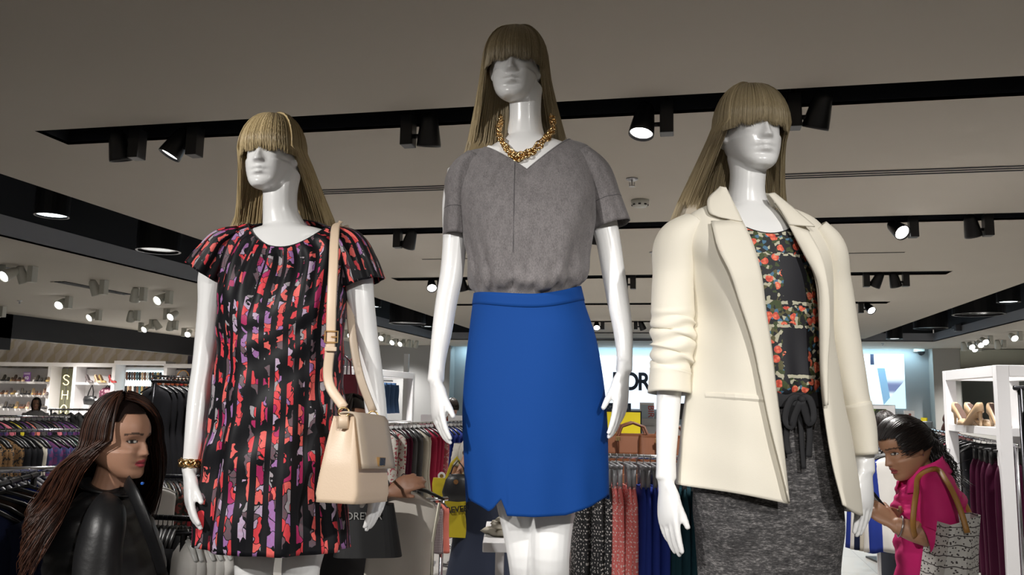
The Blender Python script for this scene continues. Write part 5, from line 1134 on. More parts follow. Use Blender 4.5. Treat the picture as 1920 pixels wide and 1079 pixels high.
    # tote bag
    tr_ = f.root('tote_bag', 'white canvas tote with dark dotted print on the magenta woman shoulder', 'tote bag')
    q = [P(1782, 985, -.33), P(1838, 966, -.27), P(1868, 1079, -.25), P(1770, 1079, -.32)]; q = [np.array(a_, float) for a_ in q]; dn = (q[3] - q[0]) * 1.6; G1 = []
    for i in range(9):
        s = i / 8; row = [];
        for j in range(9):
            u = j / 8; top = q[0] * (1 - u) + q[1] * u; bot = q[0] + dn + (q[1] - q[0]) * u * 1.25 + np.array([.0, 0, -.0]); p = top * (1 - s) + bot * s; p[1] -= .035 * math.sin(math.pi * u) * (s * .8 + .25) + .004 * math.sin(9 * u + 5 * s); row.append(p)
        G1.append(row)
    G1 = np.array(G1); G2 = G1.copy(); G2[..., 1] = G2[..., 1].max() + .05 + .03 * np.linspace(0, 1, 9)[:, None] - (G1[..., 1] - G1[..., 1].mean()) * .5
    ring_ = np.concatenate([G1, G2[:, ::-1]], 1); mb = MB(); mb.grid(ring_, closed=True, cap=(False, True)); o = mb.build('bag_body', canvas_m, tr_, smooth=False); solidify(o, .002, 0)
    for k, off in ((0, 0.), (1, .10)):
        pts = [P(1814, 1000, -.335), P(1800, 955, -.31), P(1776, 905, -.25), P(1750, 880, -.16), P(1728, 890, -.15), P(1718, 925, -.22), P(1712, 985, -.24), P(1716, 1010, -.2)] if k == 0 else [P(1828, 985, -.2), P(1800, 930, -.12), P(1770, 890, -.06), P(1752, 882, -.05), P(1735, 895, -.06), P(1722, 950, -.04)]
        B = bez(pts, 40); mb = MB(); mb.tube([tuple(b_) for b_ in B], [(.0095, .003)] * 40, 8, True, flat=(.3, 1, 0)); mb.build('bag_handle', tan_m, tr_, smooth=True)
woman_pink()

def plain_hair(M, parent, m, n=700, seed=0, length=None, drop=.0, rad=.003):
    """short or shoulder-long hair all round the back of a head"""
    r = np.random.RandomState(seed); ax_, ay_, az_ = .085, .105, .122; out = []
    for i in range(n):
        ph = r.uniform(.85, 2 * math.pi - .85); off = 1 + r.uniform(0, .08); al = np.linspace(.05, 1.5 if length else 1.9, 8); p = np.stack([ax_ * np.sin(al) * math.sin(ph), -ay_ * np.sin(al) * math.cos(ph), az_ * np.cos(al)], 1) * off; W = xf(M, p)
        if length: t = np.linspace(0, 1, 7)[1:]; st = W[-1]; W = np.concatenate([W, np.stack([st[0] + 0 * t + .015 * np.sin(t * 4 + ph), st[1] + .02 * t, st[2] - t * length * r.uniform(.85, 1.05)], 1)], 0)
        out.append(W)
    h = strands('hair', out, rad, m, parent, r.beta(1.5, 3, n)); mb = MB(); th = np.linspace(0, 2 * np.pi, 28, endpoint=False); rows = []
    for al in np.linspace(.03, 1.8, 10):
        a2 = np.where(np.abs(np.angle(np.exp(1j * th))) < .95, np.minimum(al, .85), al); rows.append(np.stack([ax_ * np.sin(a2) * np.sin(th), -ay_ * np.sin(a2) * np.cos(th), az_ * np.cos(a2)], 1))
    mb.grid(xf(M, np.array(rows).reshape(-1, 3)).reshape(10, 28, 3), closed=True, cap=(True, False)); mb.build('hair_cap', m, h, smooth=True)
def bystander(label, D, px, head_py, yaw, top_m, tone, hairm, height_scale=1., hair_len=None, arms=None, bottom_m=None, skirt=None, seed=1, name='person'):
    """a simpler standing figure: head, neck, torso, arms, legs and clothes; yaw: where the face looks"""
    f = Fig(D, px, 0.); P = f.P; root = f.root(name, label, 'person', 'shoppers'); hc = P(px, head_py, 0.); zc = hc[2]; k = zc / 1.50
    M = head_matrix(hc, yaw, T(4), 0, .98); mb = MB(); add_head(mb, M); c, s = math.cos(yaw), math.sin(yaw)
    def B(x, y, z): return np.array([hc[0] + c * x - s * y, hc[1] + s * x + c * y, z * k])
    def BB(q): return P(q[1], q[2], q[3]) if q[0] == 'px' else B(*q)
    limb(mb, [list(B(0, .01, 1.45)) + [.05], list(B(0, .02, 1.36)) + [.05], list(B(0, .03, 1.30)) + [.075]], 12, 16)
    limb(mb, [list(B(0, .03, 1.33)) + [.10, .07], list(B(0, .03, 1.26)) + [.17, .095], list(B(0, .03, 1.1)) + [.15, .10], list(B(0, .03, .98)) + [.135, .095], list(B(0, .03, .84)) + [.155, .11], list(B(0, .03, .78)) + [.14, .10]], 24, 20, flat=(-s, c, 0))
    A_ = arms or (((-.19, .03, 1.24), (-.23, .05, 1.0), (-.22, -.05, .80)), ((.19, .03, 1.24), (.23, .05, 1.0), (.22, -.05, .80)))
    for side, (a, e, w_) in zip((-1, 1), A_):
        a, e, w_ = BB(a), BB(e), BB(w_); limb(mb, [list(a) + [.045], list(e) + [.037], list(w_) + [.024]], 14, 12); hand(mb, w_, w_ - e, np.array([side * c, side * s, .2]), B(-side, -.5, 0) - B(0, 0, 0), .16, (.5, .55, .6, .65), .02, .5)
    for x in (-.085, .085):
        h_, kn, an = B(x, .03, .82), B(x, .02, .46), B(x, .03, .08); limb(mb, [list(h_) + [.08], list(kn) + [.052], list((kn + an) / 2) + [.048], list(an) + [.032]], 20, 12); an[2] = .08; fd = B(0, -1, 0) - B(0, 0, 0); fd[2] = 0; fd = nrm(fd)
        limb(mb, [list(an - fd * .03 + [0, 0, -.04]) + [.03], list(an + fd * .05 + [0, 0, -.045]) + [.034, .026], list(an + fd * .12 + [0, 0, -.056]) + [.03, .014]], 8, 10, flat=(0, 0, 1))
    me = remesh(mb, 'body', .007, 1, .3); paint(me, M, tone, (.30, .06, .06)); link('body', me, skin_m, root)
    tube_cloth('top', [list(B(0, .03, 1.345)) + [.085, .075], list(B(0, .03, 1.30)) + [.16, .10], list(B(0, .03, 1.2)) + [.19, .125], list(B(0, .03, 1.02)) + [.172, .125], list(B(0, .03, .80)) + [.182, .135]], top_m, root, 40, 26, .02, (-s, c, 0))
    for (a, e, w_) in A_:
        a, e, w_ = BB(a), BB(e), BB(w_); tube_cloth('top_sleeve', [list(a + [0, 0, .04]) + [.05, .06], list(a) + [.06, .065], list(a * .45 + e * .55) + [.056, .058]], top_m, root, 20, 12, .03, (-s, c, 0))
    if skirt:
        tube_cloth('skirt', [list(B(0, .03, 1.0)) + [.155, .12], list(B(0, .03, .85)) + [.19, .15], list(B(0, .03, .5)) + [.23, .19], list(B(0, .03, skirt[1])) + [.27, .23]], skirt[0], root, 60, 26, .035, (-s, c, 0), 2.)
    elif bottom_m:
        t_ = MB()
        for x in (-.085, .085): t_.tube([tuple(B(x, .03, z_)) for z_ in (.9, .8, .6, .46, .25, .1)], [(.10, .11), (.10, .10), (.08, .08), (.066, .066), (.06, .06), (.052, .052)], 16, False)
        t_.build('trousers', bottom_m, root, smooth=True)
    plain_hair(M, root, hairm, 600, seed, hair_len); return f, root, B
bt_m = mat('black_tee', (.012, .012, .014), .8); navy_m = mat('navy_wool', (.008, .014, .035), .8); red_m = mat('dark_red_shirt', (.20, .012, .02), .75); grey_m = mat('grey_marl', (.25, .25, .26), .85)
whiteprint_m = mat('cream_blouse_print', (.55, .52, .47), .8, noise=.5, nscale=14)
# shopper in black behind the handbag, holding a cream vest on a hanger
fC, rC, BC = bystander('shopper in black behind the handbag reaching out with a hanger', 3.35, 655, 800, T(55), bt_m, (.36, .18, .11), darkhair_m, hair_len=.25, bottom_m=blackcloth_m, seed=2,
     arms=((('px', 640, 868, -.10), ('px', 668, 948, -.16), ('px', 728, 922, -.20)), ((.19, .03, 1.24), (.23, .05, 1.0), (.22, -.05, .80))))
fD, rD, BD = bystander('shopper in long navy skirt carrying a yellow bag, head hidden by the blue skirt', 6.6, 908, 780, T(150), whiteprint_m, (.36, .18, .11), darkhair_m, hair_len=.3, skirt=(navy_m, .22), seed=3, arms=((('px', 888, 838, -.10), ('px', 872, 868, -.18), ('px', 861, 886, -.22)), ((.19, .03, 1.24), (.23, .05, 1.0), (.22, -.05, .80))))
bystander('man in dark red shirt with short hair seen from behind', 11.5, 848, 764, T(165), red_m, (.32, .16, .10), darkhair_m, bottom_m=denim_dark_m, seed=4)
bystander('small far woman with dark hair in front of the shoe shelves', 17.5, 68, 757, T(20), grey_m, (.38, .2, .13), darkhair_m, hair_len=.22, bottom_m=denim_dark_m, seed=5)
bystander('shopper with black hair half hidden behind the magenta woman head', 7.5, 1660, 797, T(-150), navy_m, (.36, .18, .11), darkhair_m, hair_len=.12, bottom_m=denim_dark_m, seed=6)
bystander('far shopper with brown hair behind the white shoe shelf', 11.0, 1782, 790, T(170), mat('brown_top', (.09, .035, .03), .8), (.36, .18, .11), hair_mat('brown_hair', (.03, .012, .01), (.08, .03, .02)), hair_len=.16, bottom_m=denim_dark_m, seed=7)
# ================================================================== shop fittings and stock
# ---------------------------------------------------------------- garments on hangers
GM = {}
def fabric(key, col, col2=None, scale=30., kind='noise', rough=.85):
    if key in GM: return GM[key]
    if col2 is None: GM[key] = mat('cloth_' + key, col, rough, noise=.12, nscale=6, spec=.12 if max(col) < .1 else .3); return GM[key]
    m, nt, b = _nt('cloth_' + key); tc = nt.nodes.new('ShaderNodeTexCoord'); O = sepxyz(nt, tc.outputs['Object'])
    if kind == 'dots': v = voro(nt, combxyz(nt, mth(nt, 'ADD', O[0], O[1]), O[2]), scale); f = mth(nt, 'LESS_THAN', v.outputs['Distance'], .22)
    elif kind == 'check':
        f = mth(nt, 'GREATER_THAN', mth(nt, 'ADD', mth(nt, 'LESS_THAN', mth(nt, 'FRACT', mth(nt, 'MULTIPLY', mth(nt, 'ADD', O[0], O[1]), scale)), .35), mth(nt, 'LESS_THAN', mth(nt, 'FRACT', mth(nt, 'MULTIPLY', O[2], scale)), .35)), .5)
    else: n_ = noise(nt, tc.outputs['Object'], scale, 2.); f = mth(nt, 'GREATER_THAN', n_.outputs['Fac'], .54)
    nt.links.new(rgbmix(nt, f, col, col2), b.inputs['Base Color']); b.inputs['Roughness'].default_value = rough; GM[key] = m; return m
C_ = {'black': fabric('black', (.010, .010, .012)), 'navy': fabric('navy', (.010, .014, .040)), 'brown': fabric('brown', (.035, .022, .016)), 'royal blue': fabric('royal', (.012, .03, .22)), 'white': fabric('white', (.62, .60, .57)), 'cream': fabric('cream', (.50, .46, .38)),
      'grey': fabric('grey', (.085, .083, .085)), 'light grey': fabric('lgrey', (.26, .26, .26)), 'maroon': fabric('maroon', (.060, .006, .020)), 'crimson': fabric('crimson', (.30, .012, .045)), 'velvet maroon': fabric('velvet', (.040, .004, .018), rough=.55), 'coral': fabric('coral', (.62, .17, .13)), 'orange': fabric('orange', (.45, .12, .05)),
      'dark teal': fabric('teal', (.012, .045, .06)), 'leopard print': fabric('leopard', (.16, .085, .03), (.012, .010, .008), 55), 'floral white': fabric('floralw', (.56, .53, .48), (.35, .06, .08), 34), 'pink patterned': fabric('pinkpat', (.42, .10, .12), (.55, .40, .36), 40), 'dark floral': fabric('darkfloral', (.022, .022, .012), (.16, .03, .02), 38), 'gold floral': fabric('goldfloral', (.07, .055, .02), (.02, .022, .015), 44),
      'red': fabric('red', (.42, .03, .03)), 'dotted black': fabric('dotblack', (.016, .016, .018), (.55, .52, .5), 60, 'dots'), 'dotted coral': fabric('dotcoral', (.56, .13, .12), (.6, .5, .46), 60, 'dots'), 'white with black flowers': fabric('wbf', (.6, .58, .55), (.02, .02, .02), 26), 'plum patterned': fabric('plum', (.10, .02, .09), (.02, .03, .10), 40), 'green patterned': fabric('greenp', (.02, .08, .05), (.05, .02, .03), 40), 'checked': fabric('check', (.42, .38, .36), (.10, .05, .07), 60, 'check'), 'denim': fabric('denim', (.04, .085, .18)), 'yellow': fabric('yellow', (.6, .5, .03)), 'pink': fabric('pink', (.6, .16, .20)), 'purple': fabric('purple', (.07, .02, .10)), 'beige': fabric('beige', (.26, .23, .18))}
def garment_mesh(kind, seed):
    r = random.Random(seed); n = 32; rows = []; th = np.linspace(0, 2 * np.pi, n, endpoint=False)
    if kind in ('top', 'jacket'): prof = [(-.062, .045, .012), (-.072, .075, .020), (-.10, .15, .028), (-.125, .20, .034), (-.16, .215, .038), (-.26, .205, .042), (-.45, .205, .045), (-.60, .215, .048), (-.68, .22, .050)]
    elif kind == 'dress': prof = [(-.062, .045, .012), (-.075, .08, .020), (-.105, .155, .028), (-.13, .19, .034), (-.30, .18, .042), (-.45, .165, .046), (-.70, .21, .052), (-.95, .24, .056), (-1.02, .245, .058)]
    else: prof = [(-.155, .13, .012), (-.17, .145, .016), (-.24, .16, .026), (-.45, .165, .032), (-.75, .155, .034), (-1.02, .15, .034)]
    zs = np.array([p[0] for p in prof]); zz = np.linspace(zs[0], zs[-1], 20); hw = np.interp(-zz, -zs, [p[1] for p in prof]); tk = np.interp(-zz, -zs, [p[2] for p in prof]); a, c = r.uniform(0, 6), r.uniform(0, 6)
    for i, z in enumerate(zz):
        s = i / 19; x = hw[i] * np.sign(np.cos(th)) * np.abs(np.cos(th)) ** .7; y = tk[i] * np.sign(np.sin(th)) * np.abs(np.sin(th)) ** .8 + (.010 * np.sin(x * 38 + a) + .008 * np.sin(x * 66 + c)) * (.15 + .85 * s); rows.append(np.stack([x, y, z + .008 * np.sin(x * 30 + c) * s], 1))
    mb = MB(); mb.grid(np.array(rows), closed=True, cap=(True, True))
    if kind == 'jacket':
        for sx in (-1, 1): mb.tube([(sx * .185, 0, -.125), (sx * .225, 0, -.20), (sx * .235, .01, -.40), (sx * .232, .0, -.62)], [(.035, .036), (.048, .044), (.045, .042), (.040, .040)], 10)
    me = mb.mesh('garment_' + kind, True); bm = bmesh.new(); bm.from_mesh(me); bmesh.ops.recalc_face_normals(bm, faces=bm.faces); bm.to_mesh(me); bm.free(); return me
def hanger_mesh(kind):
    mb = MB(); q = np.linspace(T(200), T(-60), 9); mb.tube([(.016 * math.cos(a), 0, -.004 + .016 * math.sin(a) - .012) for a in q] + [(0, 0, -.05)], .0022, 5)
    if kind == 'trouser':
        mb.tube([(-.16, 0, -.055), (0, 0, -.048), (.16, 0, -.055)], .008, 6)
        for sx in (-1, 1): mb.cbox((sx * .11, 0, -.11), (.022, .02, .11)); mb.cbox((sx * .11, 0, -.06), (.03, .026, .02))
    else: mb.tube([(-.205, 0, -.12), (-.12, 0, -.082), (0, 0, -.052), (.12, 0, -.082), (.205, 0, -.12)], [(.007, .008), (.009, .011), (.009, .011), (.009, .011), (.007, .008)], 6)
    return mb.mesh('hanger_' + kind, True)
HGM = {'black': mat('hanger_black', (.012, .012, .013), .4), 'grey': mat('hanger_grey', (.22, .22, .23), .35), 'white': mat('hanger_white', (.6, .6, .58), .4), 'brown': mat('hanger_brown', (.10, .05, .025), .5)}
MESHG = {(k, s): garment_mesh(k, s) for k in ('top', 'jacket', 'dress', 'trouser') for s in range(3)}
MESHH = {k: hanger_mesh(k) for k in ('shoulder', 'trouser')}
GCOPY = {}
def garment(kind, colour, loc, rz, label, group, hang='black', scale=(1, 1, 1), seed=0):
    key = (kind, seed % 3, colour)
    if key not in GCOPY: me = MESHG[(kind, seed % 3)].copy(); me.materials.append(C_[colour]); GCOPY[key] = me
    hk = ('h', 'trouser' if kind == 'trouser' else 'shoulder', hang)
    if hk not in GCOPY: me = MESHH[hk[1]].copy(); me.materials.append(HGM[hang]); GCOPY[hk] = me
    e = empty({'top': 'hanging_blouse', 'jacket': 'hanging_jacket', 'dress': 'hanging_dress', 'trouser': 'hanging_trousers'}[kind], loc, rz, label, {'top': 'top', 'jacket': 'jacket', 'dress': 'dress', 'trouser': 'trousers'}[kind], group)
    e.scale = scale
    o = bpy.data.objects.new('garment', GCOPY[key]); COL.objects.link(o); o.parent = e
    o = bpy.data.objects.new('hanger', GCOPY[hk]); COL.objects.link(o); o.parent = e
    return e
def rack_frame(A, B, z, label, m=None, feet=True, r=.0125):
    """clothes rail from A to B (floor points) at height z"""
    A = np.array([A[0], A[1], 0.]); B = np.array([B[0], B[1], 0.]); m = m or chrome_m; e = empty('clothes_rack', tuple((A + B) / 2), 0, label, 'clothes rack', 'clothes racks'); c = (A + B) / 2; d = nrm(B - A); n_ = np.array([-d[1], d[0], 0])
    mb = MB(); mb.tube([tuple(A - c - d * .03 + [0, 0, z]), tuple(B - c + d * .03 + [0, 0, z])], r, 10); mb.build('rail', m, e, smooth=True)
    for q in (A, B):
        mb = MB(); mb.tube([tuple(q - c), tuple(q - c + [0, 0, z])], r, 8); mb.build('upright', m, e, smooth=True)
        mb = MB(); mb.tube([tuple(q - c - n_ * .25 + [0, 0, .02]), tuple(q - c + n_ * .25 + [0, 0, .02])], .016, 8); mb.build('foot', m, e, smooth=True)
    return e
def fill(A, B, z, items, desc, group, kind='top', hang='black', turn=0., sc=(1, 1, 1), first=0, jit=.12):
    A = np.array(A[:2], float); B = np.array(B[:2], float); n_ = len(items); d = B - A; ang = math.atan2(d[1], d[0]) + math.pi / 2
    for i, it in enumerate(items):
        col, kd = it if isinstance(it, tuple) else (it, kind); t = (i + .5) / n_; p = A + d * t
        lab = f'{ORD[i + first]} from the left {desc}, {col} {dict(top="top", jacket="jacket", dress="dress", trouser="trousers")[kd]}'
        garment(kd, col, (p[0], p[1], z + .0125), ang + turn + rnd.uniform(-jit, jit), lab, group, hang, sc, i)
def at_h(px, py, z):      # point on the floor plan where the ray meets height z
    return on_z(px, py, z)

# --- rack of trousers in front of the till (middle right)
zA = 1.36; A = at_h(1075, 853, zA); B = on_y(1330, 853, A[1]); B[2] = zA
rack_frame(A, B, zA, 'chrome rail of clipped trousers between the blue skirt and cream blazer')
cols = ['dotted black'] * 5 + ['dotted coral'] * 4 + ['royal blue'] * 4 + ['dark teal'] * 7
n_ = len(cols)
fill(A, B, zA, cols, 'on the rail behind the blue skirt hem', 'trousers on the rail behind the skirt', 'trouser', 'grey', .35, (1, 1, 1))
# blue and pink size rings on that rail's hangers come with the hangers; rings on the rail
# --- rack between left and middle mannequin
def R2(p, q, d0, d1):
    A = at(p[0], p[1], d0); B = at(q[0], q[1], d1); B[2] = A[2]; return A, B, float(A[2])
A, B, zB = R2((716, 797), (874, 806), 6.9, 8.2)
rack_frame(A, B, zB, 'chrome rail of mixed dresses and tops left of the blue skirt')
fill(A, B, zB, [(c, 'dress') for c in ('floral white', 'floral white', 'floral white', 'maroon', 'maroon', 'grey', 'grey', 'cream', 'cream', 'crimson', 'crimson', 'crimson', 'pink patterned', 'royal blue', 'royal blue', 'royal blue', 'royal blue', 'white', 'white with black flowers', 'white')], 'on the rail behind the handbag', 'clothes on the rail between two mannequins', 'dress', 'black', -.5)
A, B, zP = R2((806, 938), (830, 938), 4.5, 4.55); rack_frame(A, B, zP, 'short rail with coral and checked tops beside the held vest')
fill(A, B, zP, ['checked', 'coral'], 'on the short coral rail', 'coral and checked tops', 'top', 'black', .15, (.35, .6, .42))
# --- further rail behind it
A, B, zC = R2((842, 797), (905, 797), 9.4, 9.6); rack_frame(A, B, zC, 'further chrome rail beside the man in red')
fill(A, B, zC, ['white', 'cream', 'white', 'light grey', 'white', 'cream', 'white with black flowers', 'white'], 'on the far rail below the man', 'pale tops on the far rail', 'top', 'black', -.3)
# --- tall rail of black garments left of the dress
dm_ = mat('dark_metal', (.05, .05, .055), .35, 1.)
A, B, zD = R2((290, 715), (372, 713), 6.0, 6.6)
rack_frame(A, B, zD, 'tall rail of black clothes left of the mannequin arm', dm_)
fill(A, B, zD, [('black', 'dress')] * 10, 'on the tall rail by the arm', 'black clothes on the tall rail', 'dress', 'black', -.6, (1, 1, .82))
A, B, zQ = R2((236, 752), (304, 752), 6.8, 6.9)
rack_frame(A, B, zQ, 'short rail of beige jackets behind the auburn-haired woman')
fill(A, B, zQ, ['beige'] * 5, 'on the short beige rail', 'beige jackets', 'jacket', 'black', -.7)
# orange stock seen above the black clothes
A, B, zE = R2((290, 706), (372, 706), 9.2, 9.3); rack_frame(A, B, zE, 'high rail of orange and white tops above the black clothes')
fill(A, B, zE, ['white', 'orange', 'white', 'orange', 'coral', 'orange', 'orange', 'red', 'orange', 'white', 'orange', 'coral'], 'on the high rear rail', 'orange and white tops', 'top', 'black', .1, (1, 1, .6))
# --- low rail behind the left mannequin hand
A, B, zF = R2((284, 970), (408, 972), 3.75, 3.7)
rack_frame(A, B, zF, 'low rail of black tops under the mannequin hand', dm_)
fill(A, B, zF, ['black'] * 14, 'on the low black rail', 'black tops on the low rail', 'jacket', 'black', .5)
A, B, zG = R2((270, 893), (420, 893), 5.0, 5.0); rack_frame(A, B, zG, 'rail of dark floral dresses behind the mannequin hand', dm_)
fill(A, B, zG, ['red', 'red', 'gold floral', 'dark floral', 'gold floral', 'dark floral', 'dark floral', 'gold floral', 'red', 'dark floral', 'gold floral', 'dark floral', 'gold floral', 'dark floral'], 'on the floral rail', 'floral dresses', 'dress', 'black', .6, (1, 1, .8))
A, B, zW = R2((345, 1000), (432, 1004), 3.25, 3.3); rack_frame(A, B, zW, 'low rail of white tops under the dress hem', dm_)
fill(A, B, zW, ['white'] * 6, 'on the low white rail', 'white tops under the dress', 'top', 'white', .35, (.7, 1, .8))
A, B, zW = R2((262, 905), (296, 905), 4.2, 4.2); rack_frame(A, B, zW, 'short rail with white lace tops behind the woman face'); fill(A, B, zW, ['white', 'white', 'white'], 'on the short lace rail', 'white lace tops', 'top', 'white', -.6, (.6, .7, .6))
# --- left edge racks, near to far
A, B, zH = R2((-70, 884), (165, 878), 4.2, 4.5)
rack_frame(A, B, zH, 'nearest full chrome rail left of the auburn-haired woman', r=.016)
fill(A, B, zH, ['navy'] * 5 + ['royal blue'] * 4 + ['navy'] * 3 + ['royal blue'] * 3, 'on the nearest left rail', 'blue clothes on the nearest left rail', 'jacket', 'grey', .5)
A, B, zI = R2((-60, 808), (190, 803), 5.6, 6.0)
rack_frame(A, B, zI, 'second chrome rail at the left edge with leopard print tops')
fill(A, B, zI, ['leopard print'] * 8 + ['black'] * 3 + ['cream'] + ['plum patterned'] * 6 + ['green patterned'] * 3 + ['white'] * 4, 'on the second left rail', 'printed tops on the second left rail', 'top', 'black', .55)
A, B, zJ = R2((-60, 781), (125, 779), 7.6, 8.0)
rack_frame(A, B, zJ, 'third chrome rail at the left with purple and pink tops')
fill(A, B, zJ, ['purple', 'black', 'pink', 'purple', 'plum patterned', 'pink', 'black', 'yellow', 'black', 'purple', 'coral', 'grey', 'purple', 'black', 'pink', 'plum patterned', 'plum patterned', 'purple'], 'on the third left rail', 'purple and pink tops', 'top', 'black', .6)
A, B, zK = R2((96, 768), (270, 771), 9.6, 10.)
rack_frame(A, B, zK, 'farthest left chrome rail with grey tops and one blue top')
fill(A, B, zK, ['light grey', 'light grey', 'grey', 'light grey', 'light grey', 'grey', 'light grey', 'royal blue', 'grey', 'royal blue', 'black', 'grey'], 'on the farthest left rail', 'grey tops', 'top', 'black', .3)
# near-left stack of coats
A, B, zL = R2((-70, 928), (62, 915), 3.0, 3.7); rack_frame(A, B, zL, 'clothes rail of dark coats at the bottom left corner', dm_)
fill(A, B, zL, ['navy', 'navy', 'brown', 'navy', 'brown', 'royal blue'], 'in the bottom left corner', 'dark coats in the corner', 'jacket', 'black', -.35)
# --- right rack below the shoe shelf
zR = 1.40; A = at_h(1742, 806, zR); B = at_h(1905, 836, zR)
rack_frame(A, B, zR, 'chrome rail of black and maroon clothes below the shoe shelf')
fill(A, B, zR, ['black', 'black', 'crimson', 'black', 'navy', 'black', 'black', 'crimson', 'black', 'black', 'black', 'grey', 'black', ('velvet maroon', 'trouser'), ('velvet maroon', 'trouser'), ('velvet maroon', 'trouser'), ('velvet maroon', 'trouser'), ('velvet maroon', 'trouser')], 'on the rail below the shoe shelf', 'dark clothes below the shoe shelf', 'dress', 'black', .55, (1, 1, .95))
zS = 1.36; A = at_h(1640, 830, zS) ; A = at(1640, 835, 5.6); B = at(1690, 835, 5.4); zS = float(A[2])
rack_frame(A, B, zS, 'rail of white and blue blouses behind the magenta woman'); fill(A, B, zS, ['royal blue', 'white', 'navy', 'white', 'cream', 'white', 'royal blue', 'white'], 'on the rail in front of the magenta woman', 'blouses behind the magenta woman', 'top', 'black', -.5)
# coat on a stand at the right edge
A = at(1912, 728, 4.3); rack_frame(A[:2], (A + HR * .6)[:2], float(A[2]), 'dark coat rail at the right picture edge', mat('dark_metal', (.05, .05, .055), .35, 1.))
fill(A, A + HR * .5, float(A[2]), [('black', 'dress'), ('navy', 'dress'), ('black', 'dress')], 'on the right edge rail', 'dark coats at the right edge', 'dress', 'brown', -.5)

# the vest the shopper in black holds up
f = Fig(3.2, 765, 0.); p = f.P(757, 912, 0.)
e = empty('hanging_vest', tuple(f.o + HR * p[0] + np.array([0, 0, p[2]])), YAW + T(12), 'cream sleeveless vest with beaded edge held up on a black hanger', 'vest')
mb = MB(); n = 40; th = np.linspace(0, 2 * np.pi, n, endpoint=False); rows = []
for i, z in enumerate(np.linspace(-.02, -.62, 22)):
    s = i / 21; hw = np.interp(s, [0, .05, .12, .3, .5, 1], [.05, .12, .145, .118, .125, .15]); x = hw * np.sign(np.cos(th)) * np.abs(np.cos(th)) ** .7 - .02 * s; y = .03 * np.sin(th) + .010 * np.sin(x * 60 + 1) * s; rows.append(np.stack([x, y, z - .10 * np.abs(x) * (s < .25)], 1))
mb.grid(np.array(rows), closed=True, cap=(True, True)); mb.build('vest_cloth', fabric('vest', (.74, .69, .62)), e, smooth=True)
mb = MB(); mb.tube([(.135, -.02, -.06), (.112, -.036, -.2), (.11, -.036, -.4), (.118, -.036, -.6)], [(.006, .002)] * 4, 6, True, flat=(0, 1, 0)); mb.build('beaded_trim', mat('beads', (.55, .52, .42), .25, .6), e)
o = bpy.data.objects.new('hanger', MESHH['shoulder'].copy()); o.data.materials.append(HGM['black']); COL.objects.link(o); o.parent = e; o.location = (0, 0, .045); o.scale = (.75, .9, .8)

# ---------------------------------------------------------------- lettering helper
def text(body, size, loc, rz, m, parent=None, name='lettering', bold=0., rx=math.pi / 2, ext=.002, align='CENTER'):
    cu = bpy.data.curves.new(name, 'FONT'); cu.body = body; cu.size = size; cu.extrude = ext; cu.align_x = align; cu.align_y = 'CENTER'; cu.offset = bold
    t = bpy.data.objects.new(name, cu); COL.objects.link(t); dg = bpy.context.evaluated_depsgraph_get(); me = bpy.data.meshes.new_from_object(t.evaluated_get(dg)); bpy.data.objects.remove(t)
    me.name = name; me.materials.clear(); o = link(name, me, m, parent); o.location = loc; o.rotation_euler = (rx, 0, rz); return o
ink_m = mat('black_ink', (.012, .012, .02), .5); silver_m = mat('silver_print', (.6, .6, .58), .3, .6); whiteink_m = mat('white_ink', (.8, .8, .8), .5)
# black shopper bag with silver lettering
f = Fig(3.05, 695, 0.); p = f.P(692, 985, 0.); e = empty('shopping_bag', tuple(f.o + HR * p[0] + np.array([0, 0, p[2]])), YAW + T(8), 'black shopping bag with silver lettering below the handbag', 'shopping bag')
mb = MB(); rows = []
for i, z in enumerate(np.linspace(.075, -.105, 10)):
    hw = .085 + .035 * i / 9; th = np.linspace(0, 2 * np.pi, 32, endpoint=False); x = hw * np.sign(np.cos(th)) * np.abs(np.cos(th)) ** .4; y = (.03 + .025 * i / 9) * np.sign(np.sin(th)) * np.abs(np.sin(th)) ** .5; rows.append(np.stack([x, y, z + 0 * x], 1))
mb.grid(np.array(rows), closed=True, cap=(True, True)); mb.build('bag_body', mat('black_canvas', (.012, .012, .013), .7), e, smooth=False)
text('FOREVER', .036, (-.028, -.040, .035), 0, silver_m, e)
mb = MB(); mb.tube([(-.06, -.03, .075), (-.05, -.02, .16), (.0, 0, .2), (.05, -.02, .16), (.06, -.03, .075)], .006, 6); mb.build('bag_handle', MATS['black_canvas'], e, smooth=True)
# yellow bag
p = at(842, 930, 6.35); e = empty('shopping_bag', tuple(p), YAW - T(12), 'bright yellow shopping bag with black lettering carried by navy-skirted shopper', 'shopping bag')
mb = MB(); rows = []
for i, z in enumerate(np.linspace(.13, -.30, 10)):
    th = np.linspace(0, 2 * np.pi, 32, endpoint=False); x = (.13 + .012 * math.sin(i)) * np.sign(np.cos(th)) * np.abs(np.cos(th)) ** .35 + .004 * i; y = (.012 + .035 * i / 9) * np.sign(np.sin(th)) * np.abs(np.sin(th)) ** .5; rows.append(np.stack([x, y, z + 0 * x], 1))
yel_m = mat('yellow_bag', (.42, .33, .010), .5); mb.grid(np.array(rows), closed=True, cap=(True, True)); mb.build('bag_body', yel_m, e, smooth=False); t_ = text('FOREVER', .062, (.04, -.045, -.10), 0, ink_m, e, bold=.001); t_.rotation_euler = (math.pi / 2, T(-8), 0)
mb = MB(); mb.tube([(-.02, -.02, .13), (.02, -.03, .24), (.06, -.02, .29), (.09, -.02, .24), (.10, -.02, .13)], [(.012, .003)] * 5, 6, True, flat=(0, 1, 0)); mb.build('bag_handle', yel_m, e)
p = at(858, 908, 6.2); e = empty('small_handbag', tuple(p), YAW, 'small black leather handbag in front of the yellow bag', 'handbag')
